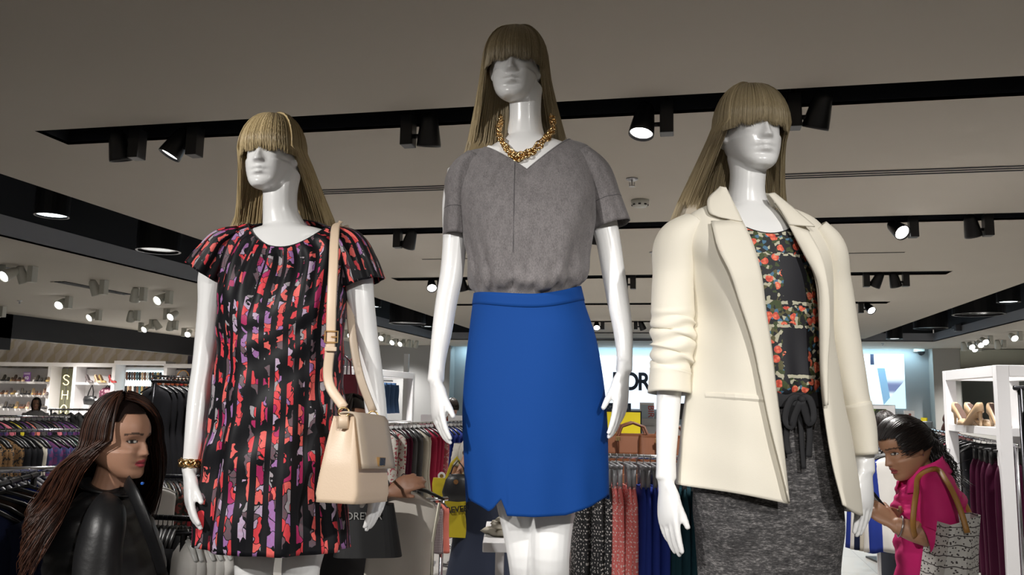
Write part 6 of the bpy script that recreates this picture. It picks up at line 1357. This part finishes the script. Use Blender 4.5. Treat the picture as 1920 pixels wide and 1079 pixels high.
mb = MB(); mb.lathe([(.02, -.13), (.10, -.12), (.115, -.06), (.09, .03), (.06, .07), (.0, .075)], 20, Matrix.Scale(.55, 4, (0, 1, 0)), False); mb.build('bag_body', leather_black_m, e, smooth=True)
mb = MB(); mb.tube([(-.06, 0, .05), (-.04, 0, .12), (.0, 0, .17), (.04, 0, .12), (.06, 0, .05)], .006, 6); mb.build('bag_handle', leather_black_m, e, smooth=True)
mb = MB(); mb.lathe([(0, -.003), (.018, -.003), (.018, .003), (0, .003)], 14, Matrix.Translation((-.01, -.055, .02)) @ Matrix.Rotation(T(90), 4, 'X'), False); mb.build('clasp', gold_m, e)
# tag disc on the blue dress
p = at(828, 893, 7.0); e = empty('price_tag', tuple(p), YAW, 'round white security tag on the royal blue dress', 'tag'); mb = MB(); mb.lathe([(0, -.004), (.032, -.004), (.032, .004), (0, .004)], 18, Matrix.Rotation(T(90), 4, 'X'), False); mb.build('tag_disc', whiteink_m, e); mb = MB(); mb.lathe([(0, -.006), (.016, -.006), (.016, .006), (0, .006)], 14, Matrix.Rotation(T(90), 4, 'X'), False); mb.build('tag_center', gold_m, e); mb = MB(); mb.cbox((.004, 0, -.06), (.05, .006, .05)); mb.build('tag_card', whiteink_m, e)

# ---------------------------------------------------------------- white display table with folded cloth pile
p = at(985, 1018, 3.9); e = empty('display_table', (p[0], p[1], 0), YAW, 'low white display table behind the bare knees', 'table'); zt = float(p[2])
mb = MB(); mb.box((-.20, -.02, zt - .045), (.06, .65, zt)); mb.build('table_top', whitepaint_m, e, bevel=.004)
for x in (-.12, .03):
    for y in (.05, .58): mb = MB(); mb.box((x - .02, y - .02, 0), (x + .02, y + .02, zt - .046)); mb.build('leg', whitepaint_m, e)
for i in range(3):
    c = empty('folded_top', (p[0] + HR[0] * (-.06 + .03 * i) + HF[0] * .22, p[1] + HR[1] * (-.06 + .03 * i) + HF[1] * .22, zt + .001 + .033 * i), YAW + .2 * i, ['lowest', 'middle', 'topmost'][i] + ' crumpled cream ruffled top on the white display table', 'top', 'folded cream tops'); mb = MB(); rows = []
    th = np.linspace(0, 2 * np.pi, 40, endpoint=False)
    for k, (rr_, z) in enumerate(((.11, .0), (.13, .012), (.12, .026), (.06, .034), (.01, .034))): x = rr_ * np.cos(th) * 1.1 * (1 + .12 * np.sin(5 * th + i * 2) + .06 * np.sin(11 * th)); y = rr_ * np.sin(th) * .8; rows.append(np.stack([x, y, z + .006 * np.sin(7 * th + k) * (0 < k < 4)], 1))
    mb.grid(np.array(rows), closed=True, cap=(True, True)); mb.build('folded_cloth', C_['cream'], c, smooth=True)

# ---------------------------------------------------------------- tan handbag, yellow panel and till things behind the trouser rail
p = at(1185, 848, 5.3); e = empty('tan_handbag', tuple(p), YAW, 'large tan leather handbag standing behind the trouser rail', 'handbag')
tanbag_m = mat('cognac_leather', (.15, .048, .016), .45)
mb = MB(); rows = []; th = np.linspace(0, 2 * np.pi, 36, endpoint=False)
for z, k in ((-.13, 1.), (-.12, 1.03), (.0, 1.0), (.10, .96), (.115, .95)): rows.append(np.stack([.21 * k * np.sign(np.cos(th)) * np.abs(np.cos(th)) ** .3, .07 * (1 if z < .05 else .6) * np.sign(np.sin(th)) * np.abs(np.sin(th)) ** .4, z + 0 * th], 1))
mb.grid(np.array(rows), closed=True, cap=(True, True)); mb.build('bag_body', tanbag_m, e, smooth=False)
for y in (-.05, .05): mb = MB(); mb.tube([(-.10, y - .03, -.02), (-.10, y - .015, .09), (-.07, y, .16), (0, y, .185), (.07, y, .16), (.10, y - .015, .09), (.10, y - .03, -.02)], .009, 8); mb.build('bag_handle', mat('cognac_dark', (.11, .035, .015), .45), e, smooth=True)
for x in (-.10, .10): mb = MB(); mb.cbox((x, -.075, .085), (.03, .012, .03)); mb.build('buckle', gold_m, e, bevel=.003)
p2 = at(1258, 852, 5.25); e2 = copy_tree(e); e2.location = tuple(p2); tag(e2, 'second tan leather handbag, half hidden by the cream sleeve cuff', 'handbag')
ts = empty('bag_stand', (p[0], p[1], 0), YAW, 'brown display box carrying the tan handbags', 'display box'); mb = MB(); mb.box((-.3, -.12, 0), (.55, .14, p[2] - .131)); mb.build('box_body', mat('cognac_box', (.17, .06, .025), .6), ts, bevel=.004)
p = at(1166, 793, 9.5); e = empty('yellow_sign', tuple(p), YAW, 'yellow card sign standing behind the tan handbag', 'sign'); mb = MB(); mb.cbox((0, 0, 0), (.42, .02, .24)); mb.build('sign_panel', mat('yellow_card', (.75, .60, .01), .5), e); mb = MB()
for a_, b_ in (((-.225, -.012, -.135), (.225, .012, -.12)), ((-.225, -.012, .12), (.225, .012, .135)), ((-.225, -.012, -.12), (-.21, .012, .12)), ((.21, -.012, -.12), (.225, .012, .12))): mb.box(a_, b_)
mb.box((-.02, .0, -p[2]), (.02, .02, -.13)); mb.box((-.15, -.1, -p[2]), (.15, .12, -p[2] + .02)); mb.build('sign_frame', black_m, e); 
# cash desk
cy = 21.5; c0 = on_y(1095, 800, cy); c1 = on_y(1640, 800, cy)
e = empty('cash_desk', ((c0[0] + c1[0]) / 2, cy, 0), 0, 'long pale cash desk below the illuminated shop sign', 'counter'); hw = (c1[0] - c0[0]) / 2
mb = MB(); mb.box((-hw, 0, 0), (hw, .6, .98)); mb.build('desk_front', mat('desk_white', (.5, .5, .5), .5), e, bevel=.01); mb = MB(); mb.box((-hw - .05, -.05, .985), (hw + .05, .65, 1.03)); mb.build('desk_top', whitepaint_m, e, bevel=.005)
# monitors / notices on the desk
def desk_item(px, py, w_, h_, name, label, cat, m1, m2, y=cy + .2, thick=.05):
    q = on_y(px, py, y); e = empty(name, (q[0], q[1], 1.031), 0, label, cat); z = q[2] - 1.031; mb = MB(); mb.cbox((0, 0, z), (w_, thick, h_)); mb.build('panel', m1, e, bevel=.01); mb = MB(); mb.cbox((0, -thick / 2 - .004, z), (w_ * .86, .006, h_ * .82)); mb.build('face', m2, e)
    mb = MB(); mb.box((-.03, -.02, 0), (.03, .02, max(.02, z - h_ / 2))); mb.box((-.12, -.1, 0), (.12, .1, .012)); mb.build('stand', m1, e); return e
notice_m = mat('notice_print', (.40, .48, .55), .6); 
nt_ = desk_item(1213, 776, .36, .55, 'notice', 'pale blue notice with red lettering under the shop sign', 'notice', whitepaint_m, notice_m); q = text('BIR', .22, (.10, -.04, on_y(1213, 772, cy + .2)[2] - 1.031), 0, mat('red_ink', (.5, .04, .03), .5), nt_); q.rotation_euler = (math.pi / 2, math.pi / 2, 0)
desk_item(1218, 806, .5, .55, 'paper_stack_box', 'grey cardboard box on the cash desk', 'box', mat('grey_card', (.30, .29, .29), .8), MATS['grey_card'], cy - .02)
desk_item(1150, 768, .9, .32, 'rack_of_cards', 'dark rack of gift cards below the shop sign', 'card rack', mat('dark_blue', (.03, .05, .09), .6), fabric('cards', (.03, .05, .10), (.25, .30, .35), 22))
desk_item(1285, 772, .5, .4, 'till_monitor', 'black till monitor half hidden by the cream blazer', 'monitor', black_m, dark_lens_m)
# framed picture behind the magenta woman
q = at(1654, 785, 9.0); e = empty('picture_frame', tuple(q), YAW, 'white mat picture in a black frame behind the magenta woman', 'picture'); mb = MB(); mb.box((-.15, 0, -.14), (.15, .015, .145)); mb.build('frame', black_m, e, bevel=.003); mb = MB(); mb.box((-.143, -.004, -.135), (.143, -.001, .138)); mb.build('mat_board', whitepaint_m, e)
mb = MB(); mb.box((-.13, -.008, -.11), (.045, -.0041, .10)); mb.build('print', fabric('picture', (.02, .025, .015), (.10, .16, .03), 12), e); mb = MB(); mb.tube([(0, .01, -.14), (0, .05, -q[2])], .015, 8); mb.cbox((0, .05, -q[2] + .01), (.3, .3, .02)); mb.build('stand', black_m, e)
q = on_y(1705, 783, 14.); e = empty('leaflet', tuple(q), 0, 'small portrait leaflet beside the niche ledge', 'leaflet'); mb = MB(); mb.cbox((0, 0, 0), (.15, .01, .20)); mb.build('card', whitepaint_m, e); mb = MB(); mb.lathe([(0, -.08), (.05, -.07), (.045, 0), (.02, .02), (.028, .05), (0, .075)], 12, Matrix.Translation((.01, -.004, 0)) @ Matrix.Scale(.06, 4, (0, 1, 0)), False); mb.build('portrait', mat('portrait', (.25, .07, .06), .6), e); mb = MB(); mb.tube([(0, 0, -.1), (0, 0, -q[2])], .012, 6); mb.cbox((0, 0, -q[2] + .01), (.25, .2, .02)); mb.build('stand', steel_m, e)
q = on_y(1733, 787, YW - .12); e = empty('yellow_card', tuple(q), 0, 'small yellow card on the niche ledge', 'card'); mb = MB(); mb.cbox((0, 0, .0), (.18, .02, .10)); mb.build('card', MATS['yellow_card'], e); mb = MB(); mb.box((-1.2, -.02, -.075), (.35, .12, -.05)); mb.build('ledge', whitepaint_m, e)

# ---------------------------------------------------------------- illuminated sign and picture screen
s0 = on_y(1124, 668, YW - .06); s1 = on_y(1124, 766, YW - .06); sx1 = on_y(1545, 700, YW - .06)[0]
e = empty('illuminated_sign', ((s0[0] + sx1) / 2, YW - .06, s1[2]), 0, 'white backlit wall sign with black lettering behind the mannequins', 'sign'); hw = (sx1 - s0[0]) / 2; hh = s0[2] - s1[2]
mb = MB(); mb.box((-hw, 0, 0), (hw, .055, hh)); mb.build('light_box', mat('sign_glow', (.8, .85, .95), .5, emit=(.80, .88, 1), es=1.05), e)
lt = on_y(1148, 716, YW - .07); ch = on_y(1148, 700, YW)[2] - on_y(1148, 733, YW)[2]; names = 'FOREVER 21'; 
for i, ch_ in enumerate(names):
    if ch_ == ' ': continue
    px = 1148 + 25.4 * i + 8.5; q = on_y(px, 716.5 + .0193 * (px - 1148), YW - .066); o = text(ch_, ch * 1.38, (q[0] - e.location[0], -.006, q[2] - s1[2]), 0, ink_m, e, 'letter', bold=.02); o.scale = (.86, 1, 1)
# photo screen to the right
p0 = on_y(1552, 664, YW - .06); p1 = on_y(1699, 767, YW - .06)
sm, nt, b = _nt('photo_screen'); tc = nt.nodes.new('ShaderNodeTexCoord'); O = sepxyz(nt, tc.outputs['Generated'])
X, Z = O[0], O[2]
def sstep(nt, x, a, b_): n_ = nt.nodes.new('ShaderNodeMapRange'); n_.interpolation_type = 'SMOOTHSTEP'; n_.inputs[1].default_value = a; n_.inputs[2].default_value = b_; nt.links.new(x, n_.inputs[0]); return n_.outputs[0]
armc = mth(nt, 'SUBTRACT', X, mth(nt, 'ADD', .70, mth(nt, 'MULTIPLY', mth(nt, 'SUBTRACT', .7, Z), .10))); arm_ = mth(nt, 'MULTIPLY', mth(nt, 'LESS_THAN', mth(nt, 'ABSOLUTE', armc), .05), mth(nt, 'LESS_THAN', Z, .74))
blur_ = mth(nt, 'MULTIPLY', mth(nt, 'MULTIPLY', sstep(nt, Z, .24, .34), mth(nt, 'SUBTRACT', 1., sstep(nt, Z, .42, .58))), mth(nt, 'GREATER_THAN', X, .76))
tri_ = mth(nt, 'GREATER_THAN', mth(nt, 'SUBTRACT', mth(nt, 'MULTIPLY', X, 1.6), Z), 1.08)
hair_ = mth(nt, 'MULTIPLY', mth(nt, 'LESS_THAN', mth(nt, 'ABSOLUTE', mth(nt, 'SUBTRACT', X, .585)), .025), mth(nt, 'GREATER_THAN', Z, .8))
c = rgbmix(nt, blur_, (.80, .93, 1.0), (.16, .20, .36)); c = rgbmix(nt, arm_, c, (.22, .40, .58)); c = rgbmix(nt, tri_, c, (.62, .86, .98)); c = rgbmix(nt, hair_, c, (.03, .04, .08))
nt.links.new(c, b.inputs['Base Color']); nt.links.new(c, b.inputs['Emission Color']); b.inputs['Emission Strength'].default_value = .95
e = empty('photo_light_box', ((p0[0] + p1[0]) / 2, YW - .06, p1[2]), 0, 'backlit fashion photo panel on the niche wall right of the blazer', 'light box'); mb = MB(); hw = (p1[0] - p0[0]) / 2; mb.box((-hw, 0, 0), (hw, .055, p0[2] - p1[2])); mb.build('photo_panel', sm, e)

# ---------------------------------------------------------------- white frame shelf units
def frame_unit(X, y0, y1, ztop, shelves, depth, label, bar=.05):
    e = empty('shelf_frame', (X, (y0 + y1) / 2, 0), 0, label, 'shelf unit', 'white frame shelf units'); L = (y1 - y0) / 2
    for y in (-L, L):
        for x in (0, depth): mb = MB(); mb.cbox((x, y, ztop / 2), (bar, bar, ztop)); mb.build('post', whitepaint_m, e, bevel=.003)
    for x in (0, depth): mb = MB(); mb.cbox((x, 0, ztop - bar / 2), (bar, 2 * L - bar - .001, bar)); mb.build('top_beam', whitepaint_m, e, bevel=.003)
    for y in (-L, L): mb = MB(); mb.cbox((depth / 2, y, ztop - bar / 2), (depth - bar - .001, bar, bar)); mb.build('cross_beam', whitepaint_m, e, bevel=.003)
    for z in shelves: mb = MB(); mb.box((-bar / 2 + .005, -L + bar / 2 + .001, z - .055), (depth + bar / 2 - .005, L - bar / 2 - .001, z)); mb.build('shelf', whitepaint_m, e, bevel=.003)
    return e
frame_unit(2.02, 6.06, 7.18, 1.92, [1.51], .45, 'white metal shoe shelf behind the magenta woman', .075)
frame_unit(-3.72, 7.6, 9.5, 1.92, [1.36], .5, 'white metal shelf with denim shorts behind the handbag', .07)
# ---------------------------------------------------------------- shoes
def shoe_mesh(kind):
    mb = MB(); K = 22; n = 14; rows = []; heel = .085 if kind == 'pump' else (.03 if kind == 'flat' else .01); q = np.linspace(0, 2 * np.pi, n, endpoint=False)
    for i in range(K):       # along the foot, toe at x = 0.24
        s = i / (K - 1); x = s * .235; base = heel * (1 - np.clip(s / .62, 0, 1) ** 1.4) ** 1.1; hw = np.interp(s, [0, .08, .3, .55, .75, .9, 1], [.012, .027, .026, .030, .036, .026, .006]); top = base + np.interp(s, [0, .1, .3, .6, .72, .85, 1], [.05, .058, .045, .022, .040, .034, .014])
        zz = np.where(np.sin(q) > 0, base + (top - base) * np.abs(np.sin(q)) ** .6, base); yy = hw * np.sign(np.cos(q)) * np.abs(np.cos(q)) ** .6; rows.append(np.stack([x + 0 * q, yy, zz], 1))
    mb.grid(np.array(rows), closed=True, cap=(True, True))
    if kind != 'slipper': mb.tube([(.022, 0, heel + .004), (.016, 0, heel * .4), (.014, 0, 0)], [(.016, .018), (.008, .009), (.007, .007)] if kind == 'pump' else [.02, .02, .02], 8)
    mb.cur = 1; ins = []
    for i in range(3, 14):
        s = i / 21; x = s * .235; base = heel * (1 - np.clip(s / .62, 0, 1) ** 1.4) ** 1.1; hw = np.interp(s, [.1, .3, .55, .72], [.017, .018, .021, .020]) * (1 if 3 < i < 13 else .5); top = base + np.interp(s, [0, .1, .3, .6, .72], [.05, .058, .045, .022, .040]) + .0015; ins.append([(x, -hw, top), (x, 0, top - .001), (x, hw, top)])
    mb.grid(np.array(ins)); me = mb.mesh('shoe_' + kind, True); return me
SHM = {k: shoe_mesh(k) for k in ('pump', 'flat', 'slipper')}
SHC = {'nude': ((.48, .33, .20), (.10, .05, .035)), 'black': ((.012, .012, .013), (.05, .04, .03)), 'gold': ((.32, .22, .08), (.1, .06, .03)), 'brown': ((.12, .05, .025), (.04, .025, .02)), 'red': ((.38, .03, .03), (.1, .03, .03)), 'white': ((.6, .58, .55), (.2, .18, .16)), 'grey': ((.10, .08, .08), (.04, .03, .03)), 'teal': ((.04, .09, .10), (.02, .03, .03)), 'pink': ((.35, .12, .14), (.1, .04, .05))}
SHK = {}
def shoe(kind, col, loc, rz, label, group, rx=0., ry=0., sc=1.):
    k = (kind, col)
    if k not in SHK:
        me = SHM[kind].copy(); a, b_ = SHC[col]; me.materials.append(mat('shoe_' + col, a, .35)); me.materials.append(mat('insole_' + col, b_, .7)); SHK[k] = me
    o = bpy.data.objects.new('shoe', SHK[k]); COL.objects.link(o); o.location = loc; o.rotation_euler = (rx, ry, rz); o.scale = (sc,) * 3; return tag(o, label, 'shoe', group)
for i, (px, y, rz, lb) in enumerate(((1789, 6.95, T(-78), 'left shoe of the toe-forward nude pump pair on the white shelf'), (1812, 6.72, T(-72), 'right shoe of the toe-forward nude pump pair on the white shelf'), (1842, 6.46, T(105), 'nude pump with heel turned to the viewer on the white shelf'), (1856, 6.42, T(-85), 'nude pump beside the near post of the white shelf'))):
    q = on_y(px, 790, y); shoe('pump', 'nude', (q[0], y, 1.511), rz, lb, 'nude pumps', sc=1.22)
# denim shorts hung in the left frame
zr = 1.82; mb = MB(); 
e = empty('hanging_rod', (-3.45, 8.55, zr), 0, 'thin rod with denim shorts in the white shelf frame', 'rod'); mb.tube([(0.0, -.93, 0), (0.0, .93, 0)], .01, 8); mb.build('rod_tube', steel_m, e, smooth=True)
def shorts_mesh():
    mb = MB(); th = np.linspace(0, 2 * np.pi, 24, endpoint=False)
    for sx in (-1, 1):
        rows = []
        for z, hw, o in ((-.04, .10, .09), (-.10, .105, .09), (-.2, .095, .095), (-.33, .10, .105)): rows.append(np.stack([sx * o + hw * np.cos(th), .035 * np.sin(th), z + 0 * th], 1))
        mb.grid(np.array(rows), closed=True, cap=(True, True))
    mb.tube([(-.16, 0, -.04), (.16, 0, -.04)], [(.02, .03), (.02, .03)], 8); mb.tube([(0, 0, 0), (0, 0, -.04)], .003, 5); return mb.mesh('shorts', True)
sm_ = shorts_mesh(); sm_.materials.append(C_['denim'])
for i in range(6):
    y = 8.35 + .15 * i; o = bpy.data.objects.new('denim_shorts', sm_); COL.objects.link(o); o.location = (-3.45, y, zr - .008); o.scale = (1.1, 1, 1.1); o.rotation_euler = (0, 0, T(15)); tag(o, ORD[i] + ' pair of denim shorts from the left in white frame', 'shorts', 'denim shorts')
# red handbags on the shelf behind the strap
for i, (px, col, lb) in enumerate(((645, (.12, .012, .025), 'dark red tote hanging behind the handbag strap'), (661, (.42, .12, .14), 'pink tote hanging beside the dark red tote'))):
    q = at(px, 722, 7.3 + .2 * i); e = empty('hanging_tote', tuple(q), YAW + .5, lb, 'handbag', 'totes behind the strap'); m_ = mat('tote_' + str(i), col, .5); mb = MB(); rows = []; th = np.linspace(0, 2 * np.pi, 24, endpoint=False)
    for z, k in ((-.14, 1.1), (-.1, 1.12), (.05, 1.), (.09, .95)): rows.append(np.stack([.12 * k * np.sign(np.cos(th)) * np.abs(np.cos(th)) ** .4, .05 * np.sin(th), z + 0 * th], 1))
    mb.grid(np.array(rows), closed=True, cap=(True, True)); mb.build('bag_body', m_, e); mb = MB(); mb.tube([(-.06, 0, .08), (-.05, 0, .2), (0, 0, .25), (.05, 0, .2), (.06, 0, .08)], .008, 6); mb.build('bag_handle', m_, e, smooth=True)
    st_ = empty('bag_hook_stand', (q[0], q[1], 0), YAW, ('first' if i == 0 else 'second') + ' thin hook stand holding a red tote', 'hook stand'); mb = MB(); mb.tube([(0, .10, 0), (0, .10, q[2] + .25), (0, .0, q[2] + .245)], .008, 6); mb.cbox((0, .1, .008), (.25, .25, .015)); mb.build('stand_rod', steel_m, st_)
# tall slim white pole by the grey wall
q0 = on_y(762, 664, 20.); q1 = on_y(760, 800, 20.); e = empty('wall_upright', (q0[0], 20., 0), 0, 'slim white upright strip standing before the grey wall', 'pole'); mb = MB(); mb.box((-.06, 0, 0), (.06, .08, q0[2])); mb.build('strip', whitepaint_m, e); mb = MB(); mb.box((-.2, -.15, 0), (.2, .2, .015)); mb.build('base', whitepaint_m, e)
# sign cards on the racks
for px, py, w_, h_, lb in ((868, 793, .30, .14, 'small white sign card on the rail by the man in red'), (800, 795, .12, .18, 'white sign card behind the mannequin fingers')):
    q = at(px, py, 8.4); e = empty('sign_card', tuple(q), YAW, lb, 'sign'); mb = MB(); mb.cbox((0, 0, 0), (w_, .008, h_)); mb.build('card', whiteink_m, e); mb = MB(); mb.tube([(0, 0, -h_ / 2), (0, 0, -q[2])], .006, 6); mb.cbox((0, 0, -q[2] + .008), (.25, .2, .015)); mb.build('stand', steel_m, e); 
    if w_ > .2: text('CLEARANCE', .042, (0, -.006, 0), 0, ink_m, e)

# ---------------------------------------------------------------- shoe wall
YS = 23.0
def uX(px): return on_y(px, 720, YS)[0]
def uZ(py, px=60): return on_y(px, py, YS)[2]
zt, sh_z = uZ(687), [uZ(716), uZ(741), uZ(767)]
cab_m = mat('cabinet_white', (.62, .60, .60), .5)
def cabinet(x0, x1, shelves, label, z1=None, back=None):
    z1 = z1 or zt; e = empty('shoe_cabinet', ((x0 + x1) / 2, YS, 0), 0, label, 'cabinet', 'shoe wall cabinets'); hw = (x1 - x0) / 2
    for sx in (-1, 1): mb = MB(); mb.box((sx * hw - (.06 if sx > 0 else 0), 0, 0), (sx * hw + (.06 if sx < 0 else 0), .5, z1)); mb.build('side_panel', cab_m, e)
    mb = MB(); mb.box((-hw + .061, .46, 0), (hw - .061, .5, z1 - .06)); mb.build('back_panel', back or cab_m, e); mb = MB(); mb.box((-hw, 0, z1 + .001), (hw, .5, z1 + .12)); mb.build('top_panel', cab_m, e)
    for z in shelves: mb = MB(); mb.box((-hw + .061, 0, z - .07), (hw - .061, .459, z)); mb.build('shelf', cab_m, e)
    mb = MB(); mb.box((-hw + .061, .0, 0), (hw - .061, .459, .1)); mb.build('plinth', cab_m, e); return e
cabinet(uX(-30), uX(91), sh_z, 'white shoe cabinet with three rows at the left picture edge')
cabinet(uX(91), uX(138), [], 'glass-backed cabinet bay with the neon letters', back=mat('olive_glass', (.13, .13, .085), .2))
cabinet(uX(138), uX(211), [uZ(716)], 'white cabinet bay with high heels and black handbag')
cabinet(uX(211), uX(308), [], 'bay with backlit panel of hanging sandals', zt + .08)
cabinet(uX(308), uX(372), [uZ(716), uZ(742)], 'pale cabinet bay next to the mannequin arm', zt)
kinds = ['black', 'gold', 'brown', 'black', 'white', 'nude', 'gold', 'black', 'grey', 'brown']
for r_, z in enumerate(sh_z):
    xs = np.linspace(uX(4), uX(88), 13)
    for i, x in enumerate(xs):
        if r_ == 0 and i in (6, 7): continue
        if r_ == 2 and 8 < i < 12: pass
        shoe('flat' if (i + r_) % 3 else 'pump', kinds[(i * 3 + r_ * 2) % 10], (x, YS + .1, z + .001), T(-62 + (i % 3) * 6), f'{ORD[i]} shoe from the left on the {["top", "middle", "lowest"][r_]} shelf of the left shoe cabinet', 'shoes in the left cabinet', sc=1.6)
q = on_y(50, 709, YS + .05); e = empty('sale_sign', (q[0], YS + .05, sh_z[0]), 0, 'purple sale sign reading 40 on the top shoe shelf', 'sign'); hh = .30; mb = MB(); mb.box((-.13, 0, 0), (.13, .02, hh)); mb.build('sign_panel', mat('purple_card', (.20, .08, .30), .5), e); text('40', .16, (0, -.006, .11), 0, whiteink_m, e); mb = MB(); mb.box((-.11, -.004, .22), (.11, -.001, .28)); mb.build('header_strip', mat('lilac_card', (.45, .35, .52), .5), e)
# neon letters
neon_m = mat('neon_yellow', (1, .8, .3), .4, emit=(1, .78, .30), es=2.6)
e = empty('neon_sign', (uX(120), YS + .08, zt - .1), 0, 'vertical yellow neon letters in the shoe wall', 'neon sign')
def neon(paths, py):
    z = on_y(120, py, YS)[2] - (zt - .1)
    mb = MB()
    for p in paths: mb.tube([tuple(q) for q in bez([(a, 0, b_ + z) for a, b_ in p], 24)] if len(p) > 2 else [(a, 0, b_ + z) for a, b_ in p], .013, 6)
    mb.build('letter', neon_m, e, smooth=True)
neon([[(.10, .10), (.03, .15), (-.07, .14), (-.10, .08), (-.04, .02), (.05, -.02), (.10, -.08), (.06, -.14), (-.03, -.15), (-.10, -.10)]], 713)
neon([[(-.10, .14), (-.10, -.14)], [(.10, .14), (.10, -.14)], [(-.10, 0), (.10, 0)]], 741)
neon([[(.11 * math.cos(a), .15 * math.sin(a)) for a in np.linspace(0, 2 * np.pi, 13)]], 769)
neon([[(-.08, .14), (-.08, -.14)], [(-.08, .14), (.09, .14)], [(-.08, 0), (.07, 0)], [(-.08, -.14), (.09, -.14)]], 797)
neon([[(.10, .10), (.03, .15), (-.07, .14), (-.10, .08), (-.04, .02), (.05, -.02), (.10, -.08), (.06, -.14), (-.03, -.15), (-.10, -.10)]], 825)
mb = MB(); mb.box((-.008, .02, -2.1), (.008, .03, .12)); mb.build('mounting_rail', steel_m, e)
# heels and bag in the third bay
for i, (px, c) in enumerate(((155, 'grey'), (172, 'nude'), (180, 'gold'), (199, 'red'))):
    shoe('pump', c, (uX(px), YS + .12, uZ(716) + .001), T(-25), f'{c} high heel shoe on the shelf above the black handbag', 'display heels', sc=1.9)
q = (uX(163), YS + .2, uZ(745)); e = empty('black_handbag', q, 0, 'black handbag hanging in the shoe wall bay', 'handbag'); mb = MB(); mb.lathe([(.02, -.22), (.2, -.2), (.24, -.05), (.2, .06), (.02, .08)], 20, Matrix.Scale(.5, 4, (0, 1, 0)), False); mb.build('bag_body', black_m, e, smooth=True); mb = MB(); mb.tube([(-.1, 0, .05), (-.06, 0, .2), (.04, 0, .42), (.1, 0, .2), (.1, 0, .05)], .02, 6); mb.build('bag_handle', black_m, e, smooth=True); mb = MB(); mb.tube([(.04, 0, .42), (.04, .25, .42)], .012, 6); mb.build('hook', steel_m, e)
for i, px in enumerate((186, 194, 202)): shoe('pump', 'brown', (uX(px), YS + .1, .62), T(-30), f'{ORD[i]} brown shoe from the left under the patterned bag', 'brown heels', sc=1.8)
q = (uX(194), YS + .2, uZ(735)); e = empty('patterned_bag', q, 0, 'maroon patterned bag beside the black handbag', 'handbag'); mb = MB(); mb.lathe([(.02, -.18), (.26, -.17), (.27, .05), (.15, .16), (.02, .18)], 20, Matrix.Scale(.5, 4, (0, 1, 0)), False); mb.build('bag_body', fabric('bagpat', (.08, .01, .03), (.3, .18, .2), 9), e, smooth=True); mb = MB(); mb.tube([(-.1, 0, .14), (0, 0, .24), (.1, 0, .14)], .015, 6); mb.build('bag_handle', black_m, e); mb = MB(); mb.box((-.30, -.15, -.24), (.30, .259, -.181)); mb.build('shelf_rest', cab_m, e)
# backlit sandal panel
x0, x1 = uX(219), uX(298); z0, z1 = uZ(775), uZ(692)
e = empty('backlit_panel', ((x0 + x1) / 2, YS + .40, z0), 0, 'bluish backlit panel behind rows of sandals', 'light panel'); mb = MB(); hw = (x1 - x0) / 2; mb.box((-hw, 0, 0), (hw, .05, z1 - z0)); mb.build('panel_glow', mat('cool_panel', (.8, .95, 1), .5, emit=(.75, .95, 1), es=1.3), e)
for r_, py in enumerate((700, 727, 752)): mb = MB(); mb.tube([(-hw, -.04, uZ(py) - z0), (hw, -.04, uZ(py) - z0)], .012, 6); mb.build('hook_rail', steel_m, e)
sc_ = ['brown', 'black', 'grey', 'brown', 'teal', 'black', 'nude', 'brown', 'white', 'black', 'brown', 'teal', 'gold', 'black']
for r_, py in enumerate((706, 732, 757)):
    for i, x in enumerate(np.linspace(x0 + .08, x1 - (.2 if r_ else .08) - .12, 14)):
        shoe('slipper', sc_[(i + r_ * 5) % 14], (x, YS + .30, uZ(py) + .18), T(90), f'{ORD[i]} sandal from the left in the {["top", "middle", "bottom"][r_]} row on the backlit panel', 'sandals on the backlit panel', ry=T(78), sc=1.15)
q = (uX(335), YS + .2, uZ(716) + .001); e = empty('tan_hoop_bag', q, 0, 'bag with thin tan hoop handle on the cabinet shelf', 'handbag'); mb = MB(); mb.lathe([(.02, 0), (.22, .01), (.24, .1), (.2, .2), (.02, .21)], 18, Matrix.Scale(.5, 4, (0, 1, 0)), False); mb.build('bag_body', MATS['cream_lining'], e, smooth=True); mb = MB(); mb.tube([(.2 * math.cos(a), 0, .2 + .22 * math.sin(a)) for a in np.linspace(0, np.pi, 14)], .018, 6); mb.build('bag_handle', tan_m, e, smooth=True)
